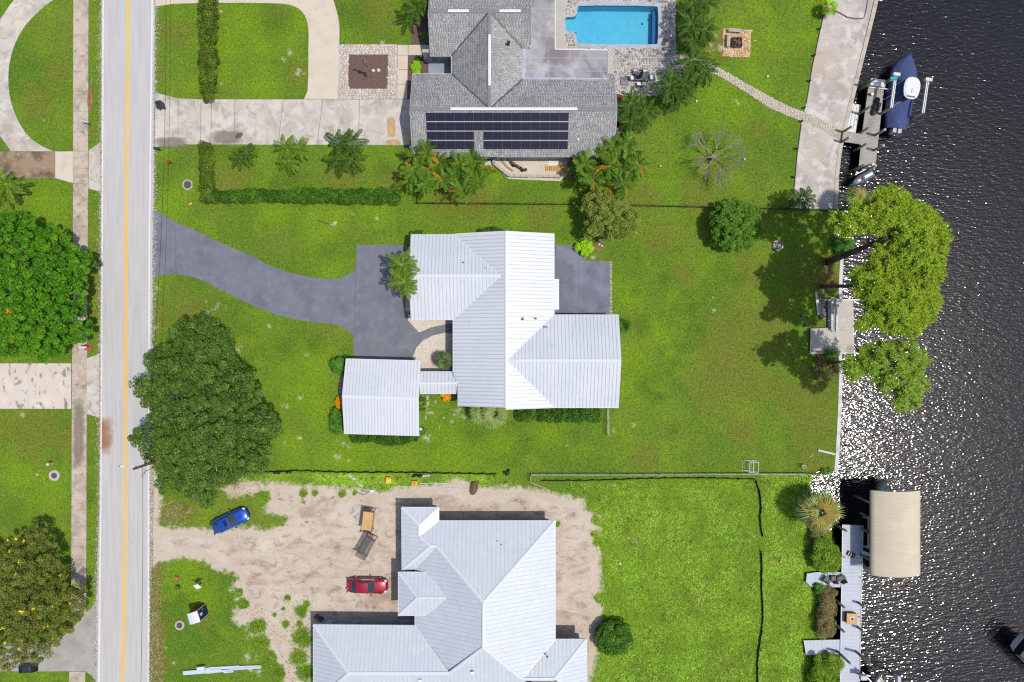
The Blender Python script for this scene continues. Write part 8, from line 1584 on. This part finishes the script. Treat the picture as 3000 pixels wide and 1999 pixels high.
# small stuff near garage
gl = empty('globe_lamp', at(1, 1, 1145, 1378), 0, 'white globe lamp on a short post right of the garage', 'lamp'); MB().cyl((0, 0, 0), (0, 0, 1.3), .04).build('post', 'white_plastic', gl); MB().sphere((0, 0, 1.42), .19, 14, 10).build('globe', 'white_plastic', gl, True); MB().box((-.3, .15, .7), (.5, .05, .06)).build('bracket', 'white_plastic', gl)
for k, (zx, zy, l, w) in enumerate(((1183, 1175, .55, .2), (1185, 1215, .55, .22), (1165, 1225, .4, .2), (1170, 1310, .5, .16), (1150, 1160, .25, .15), (1262, 1376, .3, .1), (1290, 1310, .16, .14))):
    e = empty('stepping_stone', at(1, 1, zx, zy), R(88), ['tan stepping stone, topmost right of the garage', 'tan stepping stone, second right of the garage', 'tan stepping stone left of the second one', 'narrow pale stone beside the lower garage wall', 'small pale stone under the walkway eave', 'tiny white scrap on the grass near the globe lamp', 'small pale stone in the grass above the white scrap'][k], 'stone'); MB().box((0, 0, .03), (l, w, .06), taper=.94).build('stone', 'collar_concrete', e)
be = empty('garden_edging', (0, 0, 0), 0, 'row of thin pale edging blocks along the right garage wall', 'edging')
for k in range(14): p = at(1, 1, 1176 - .4 * k, 1160 + k * 11, 0); MB().box(p + Vector((0, 0, .06)), (.07, .16, .12)).build('block', 'orange_stain' if k % 3 == 0 else 'collar_concrete', be)
ge = empty('brick_edging', (0, 0, 0), 0, 'double row of grey bricks along the left garage wall', 'edging')
for k in range(11):
    for j, zx in ((0, 583), (1, 600)): p = at(1, 1, zx - k * .6, 1030 + k * 13, 0); MB().box(p + Vector((0, 0, .05)), (.26, .19, .1), random.uniform(-.05, .05)).build('brick', 'block_wall' if (j + k) % 2 else 'collar_concrete', ge)
for k in range(4):
    for j, zx in ((0, 574), (1, 592)): p = at(1, 1, zx, 1250 + k * 11, 0); MB().box(p + Vector((0, 0, .05)), (.26, .19, .1)).build('brick', 'block_wall', ge)
ws_ = empty('white_post_sign', at(1, 0, 523, 1552, 0), 0, 'tiny white marker on the lawn below the long hedge', 'marker'); MB().box((0, 0, .2), (.22, .04, .3), R(20)).cyl((0, 0, 0), (0, 0, .2), .02).build('plate', 'white_plastic', ws_)
hs = empty('hose', at(1, 0, 420, 1515, .02), 0, 'thin dark cable on the lawn beside the white marker', 'cable'); MB().tube([(0, 0, .02), (.8, -.35, .02), (1.6, -.55, .02)], .03).build('cable', 'black_plastic', hs)
# south patio: low wall, gear heap, pallet
lw = empty('patio_wall', (0, 0, 0), 0, 'low grey block wall around the small south patio', 'wall')
for a, b_ in (((-125, 1100), (-128, 1125)), ((-128, 1125), (-20, 1210)), ((-20, 1210), (330, 1216))):
    pa_, pb_ = at(2, 0, *a, .5), at(2, 0, *b_, .5); n_ = max(1, int((pb_ - pa_).length / .6))
    for i in range(n_): beam('block', lw, pa_.lerp(pb_, (i + .02) / n_) + Vector((0, 0, -.22)), pa_.lerp(pb_, (i + .98) / n_) + Vector((0, 0, -.22)), .3, .5, 'collar_concrete')
p = at(2, 0, 160, 1226, .1); sl_ = empty('white_gutter', p, 0, 'short white gutter piece lying below the patio wall', 'gutter'); MB().box((0, 0, .05), (1.7, .14, .1)).box((0, 0, .11), (1.6, .05, .03)).build('gutter', 'white_plastic', sl_)
gr_ = empty('bicycle_heap', at(2, 0, 45, 1155, .05), R(-28), 'jumble of black gear and a bicycle on the small patio', 'gear')
for k in range(7): MB().sphere((-.9 + k * .3, random.uniform(-.12, .12), .2), (random.uniform(.18, .3), random.uniform(.14, .22), .2), 8, 5).build('bundle', 'black_plastic' if k % 3 else 'dark_grey', gr_)
for x in (-1.3, -.5):
    m = MB()
    for k in range(12): a = k * .5236; b2 = a + .5236; m.cyl((x + .32 * math.cos(a), .1, .34 + .32 * math.sin(a)), (x + .32 * math.cos(b2), .1, .34 + .32 * math.sin(b2)), .025, n=5)
    m.build('wheel', 'black_metal', gr_)
MB().tube([(-1.3, .1, .34), (-.9, .1, .75), (-.5, .1, .34)], .025).build('frame', 'tail_red', gr_)
rr_ = empty('red_hose', at(2, 0, -60, 1120, .1), 0, 'red and white hose trailing along the patio wall', 'hose'); MB().tube([(-.9, .9, .4), (-.2, .2, .35), (.5, -.6, .3), (1.2, -1.1, .3)], .045).build('hose', 'hydrant_red', rr_)
pp = empty('pallet', at(2, 0, 302, 1163, .03), 0, 'yellow wooden pallet on the small south patio', 'pallet')
for k in range(10): MB().box((-1.13 + k * .25, 0, .12), (.2, .6, .03)).build('slat', 'pallet_wood', pp)
for y in (-.24, .24): MB().box((0, y, .07), (2.5, .08, .07)).build('bearer', 'pallet_wood', pp)
q_ = TP(2, 0, [(247, 1108), (320, 1108), (320, 1146), (250, 1146)]); sheet('mat', q_, .045, 'white_plastic', 'white mat on the small south patio', thick=.01, hard=False)
mt_ = empty('hedge_timber', (0, 0, 0), 0, 'thin black hose looping along the right eave', 'hose'); MB().tube([at(2, 1, 293, 125, .05), at(2, 1, 298, 150, .05), at(2, 1, 296, 190, .05)], .03).build('hose', 'black_plastic', mt_)
w2 = empty('ac_unit', at(2, 0, 733, 795, 0), R(20), 'pale grey air conditioning unit in the red mulch', 'unit'); MB().box((0, 0, .4), (.75, .75, .8)).build('casing', 'light_grey', w2); MB().cyl((0, 0, .8), (0, 0, .83), .3, n=16).build('fan_grille', 'teal', w2)
w2 = empty('ac_unit', at(2, 0, 728, 905, 0), R(-8), 'flat pale box in the red mulch lower down the east wall', 'unit'); MB().box((0, 0, .2), (.8, .5, .4)).build('casing', 'light_grey', w2); MB().box((0, 0, .42), (.84, .54, .04)).build('lid', 'light_grey', w2)

# ---- loose sand and grit along the road edges, leaf litter under trees
def strip_grit(name, label, L, side, n, mat, w=.5):
    r0 = ob(name, None); tag(r0, label, None, None, 'stuff'); ys = RNG.uniform(-30, 2030, n); X = []; Y = []
    for y in ys:
        p = W(xat(L, y), y); X.append(p.x + side * abs(RNG.normal()) * w * .5 - side * .12); Y.append(p.y)
    X = np.array(X); Y = np.array(Y); n = len(X); sz = RNG.uniform(.02, .075, n); a = RNG.uniform(0, 6.28, n); V = np.empty((n, 4, 3))
    for k in range(4): V[:, k] = np.stack([X + np.cos(a + k * 1.57) * sz, Y + np.sin(a + k * 1.57) * sz * .8, np.full(n, .03) + RNG.uniform(0, .01, n)], 1)
    ob('grit', npmesh('grit', V.reshape(-1, 3), np.arange(4 * n).reshape(-1, 4), mat, RNG.random(n)), r0)['kind'] = 'stuff'
strip_grit('road_grit', 'pale grit along the right edge of the road', RR, 1, 5200, 'rubble'); strip_grit('road_grit', 'pale grit along the left edge of the road', RL, -1, 4200, 'rubble')
def litter(name, label, cx, cy, r, n, mat, z=.03):
    c = W(cx, cy); a = RNG.uniform(0, 6.28, n); rr = np.abs(RNG.normal(size=n)) * r * S * .6; X = c.x + rr * np.cos(a); Y = c.y + rr * np.sin(a); ok = X < shore_x(Y) - .4; X, Y = X[ok], Y[ok]; n = len(X)
    C = np.stack([X, Y, np.full(n, z)], 1); Nn = rand_dirs(n, 3.0); V, F = leaf_quads(C, Nn, .11, .5); tag(ob(name, npmesh(name, V, F, mat, RNG.random(n))), label, None, None, 'stuff')
litter('leaf_litter', 'brown fallen leaves around the pine trunks', 2425, 800, 130, 2600, 'dead_leaf'); litter('leaf_litter', 'brown fallen leaves on the lawn under the big oak', 690, 1420, 150, 1500, 'dead_leaf'); litter('leaf_litter', 'brown fallen leaves near the white trellis', 1750, 725, 40, 500, 'dead_leaf'); litter('leaf_litter', 'fallen leaves on the small south patio end', 1655, 500, 34, 400, 'dead_leaf', .05)
# ---- group phrases for repeats that have none yet
GROUP = dict(piling='timber pilings along the docks', patio_chair='white sling chairs round the dining table', armchair='dark armchairs on the dock walkway', manhole='manholes in the verges', ball='balls lying on the grass', stepping_stone='loose stones right of the garage',
    hedge='clipped hedges', bush='shrubs around the houses', mangrove='shoreline bushes by the long dock', croton_bush='orange croton bushes', generator='yellow machines on the green strip', bench='garden benches', mailbox='roadside mailboxes', dock_light='dock lights on the long dock',
    silt_fence='black silt fences', black_sack='black plastic heaps by the silt fence', parked_car='parked cars', scaffold='scaffold frames on the sandy lot', pine_tree='pines leaning over the canal', fan_palm='fan palms', boat='boats on the canal', boat_lift='boat lifts', utility_marker='small orange utility boxes',
    stone_disc='round white discs in the mulch', flag='flags on the flagpole', pipe='white pipes on the sand', overhead_wire='overhead cables', ac_unit='units by the east wall', dead_branch='bare dead branches', stone='small loose stones', palm_clump='mixed palm clumps', fence='picket fences', debris='scattered site rubbish', house='houses')
for o in list(SC.objects):
    if o.parent is None and o.get('category') and not o.get('group'):
        st = o.name.split('.')[0]
        if st in GROUP and sum(1 for q in SC.objects if q.parent is None and q.name.split('.')[0] == st) > 1: o['group'] = GROUP[st]
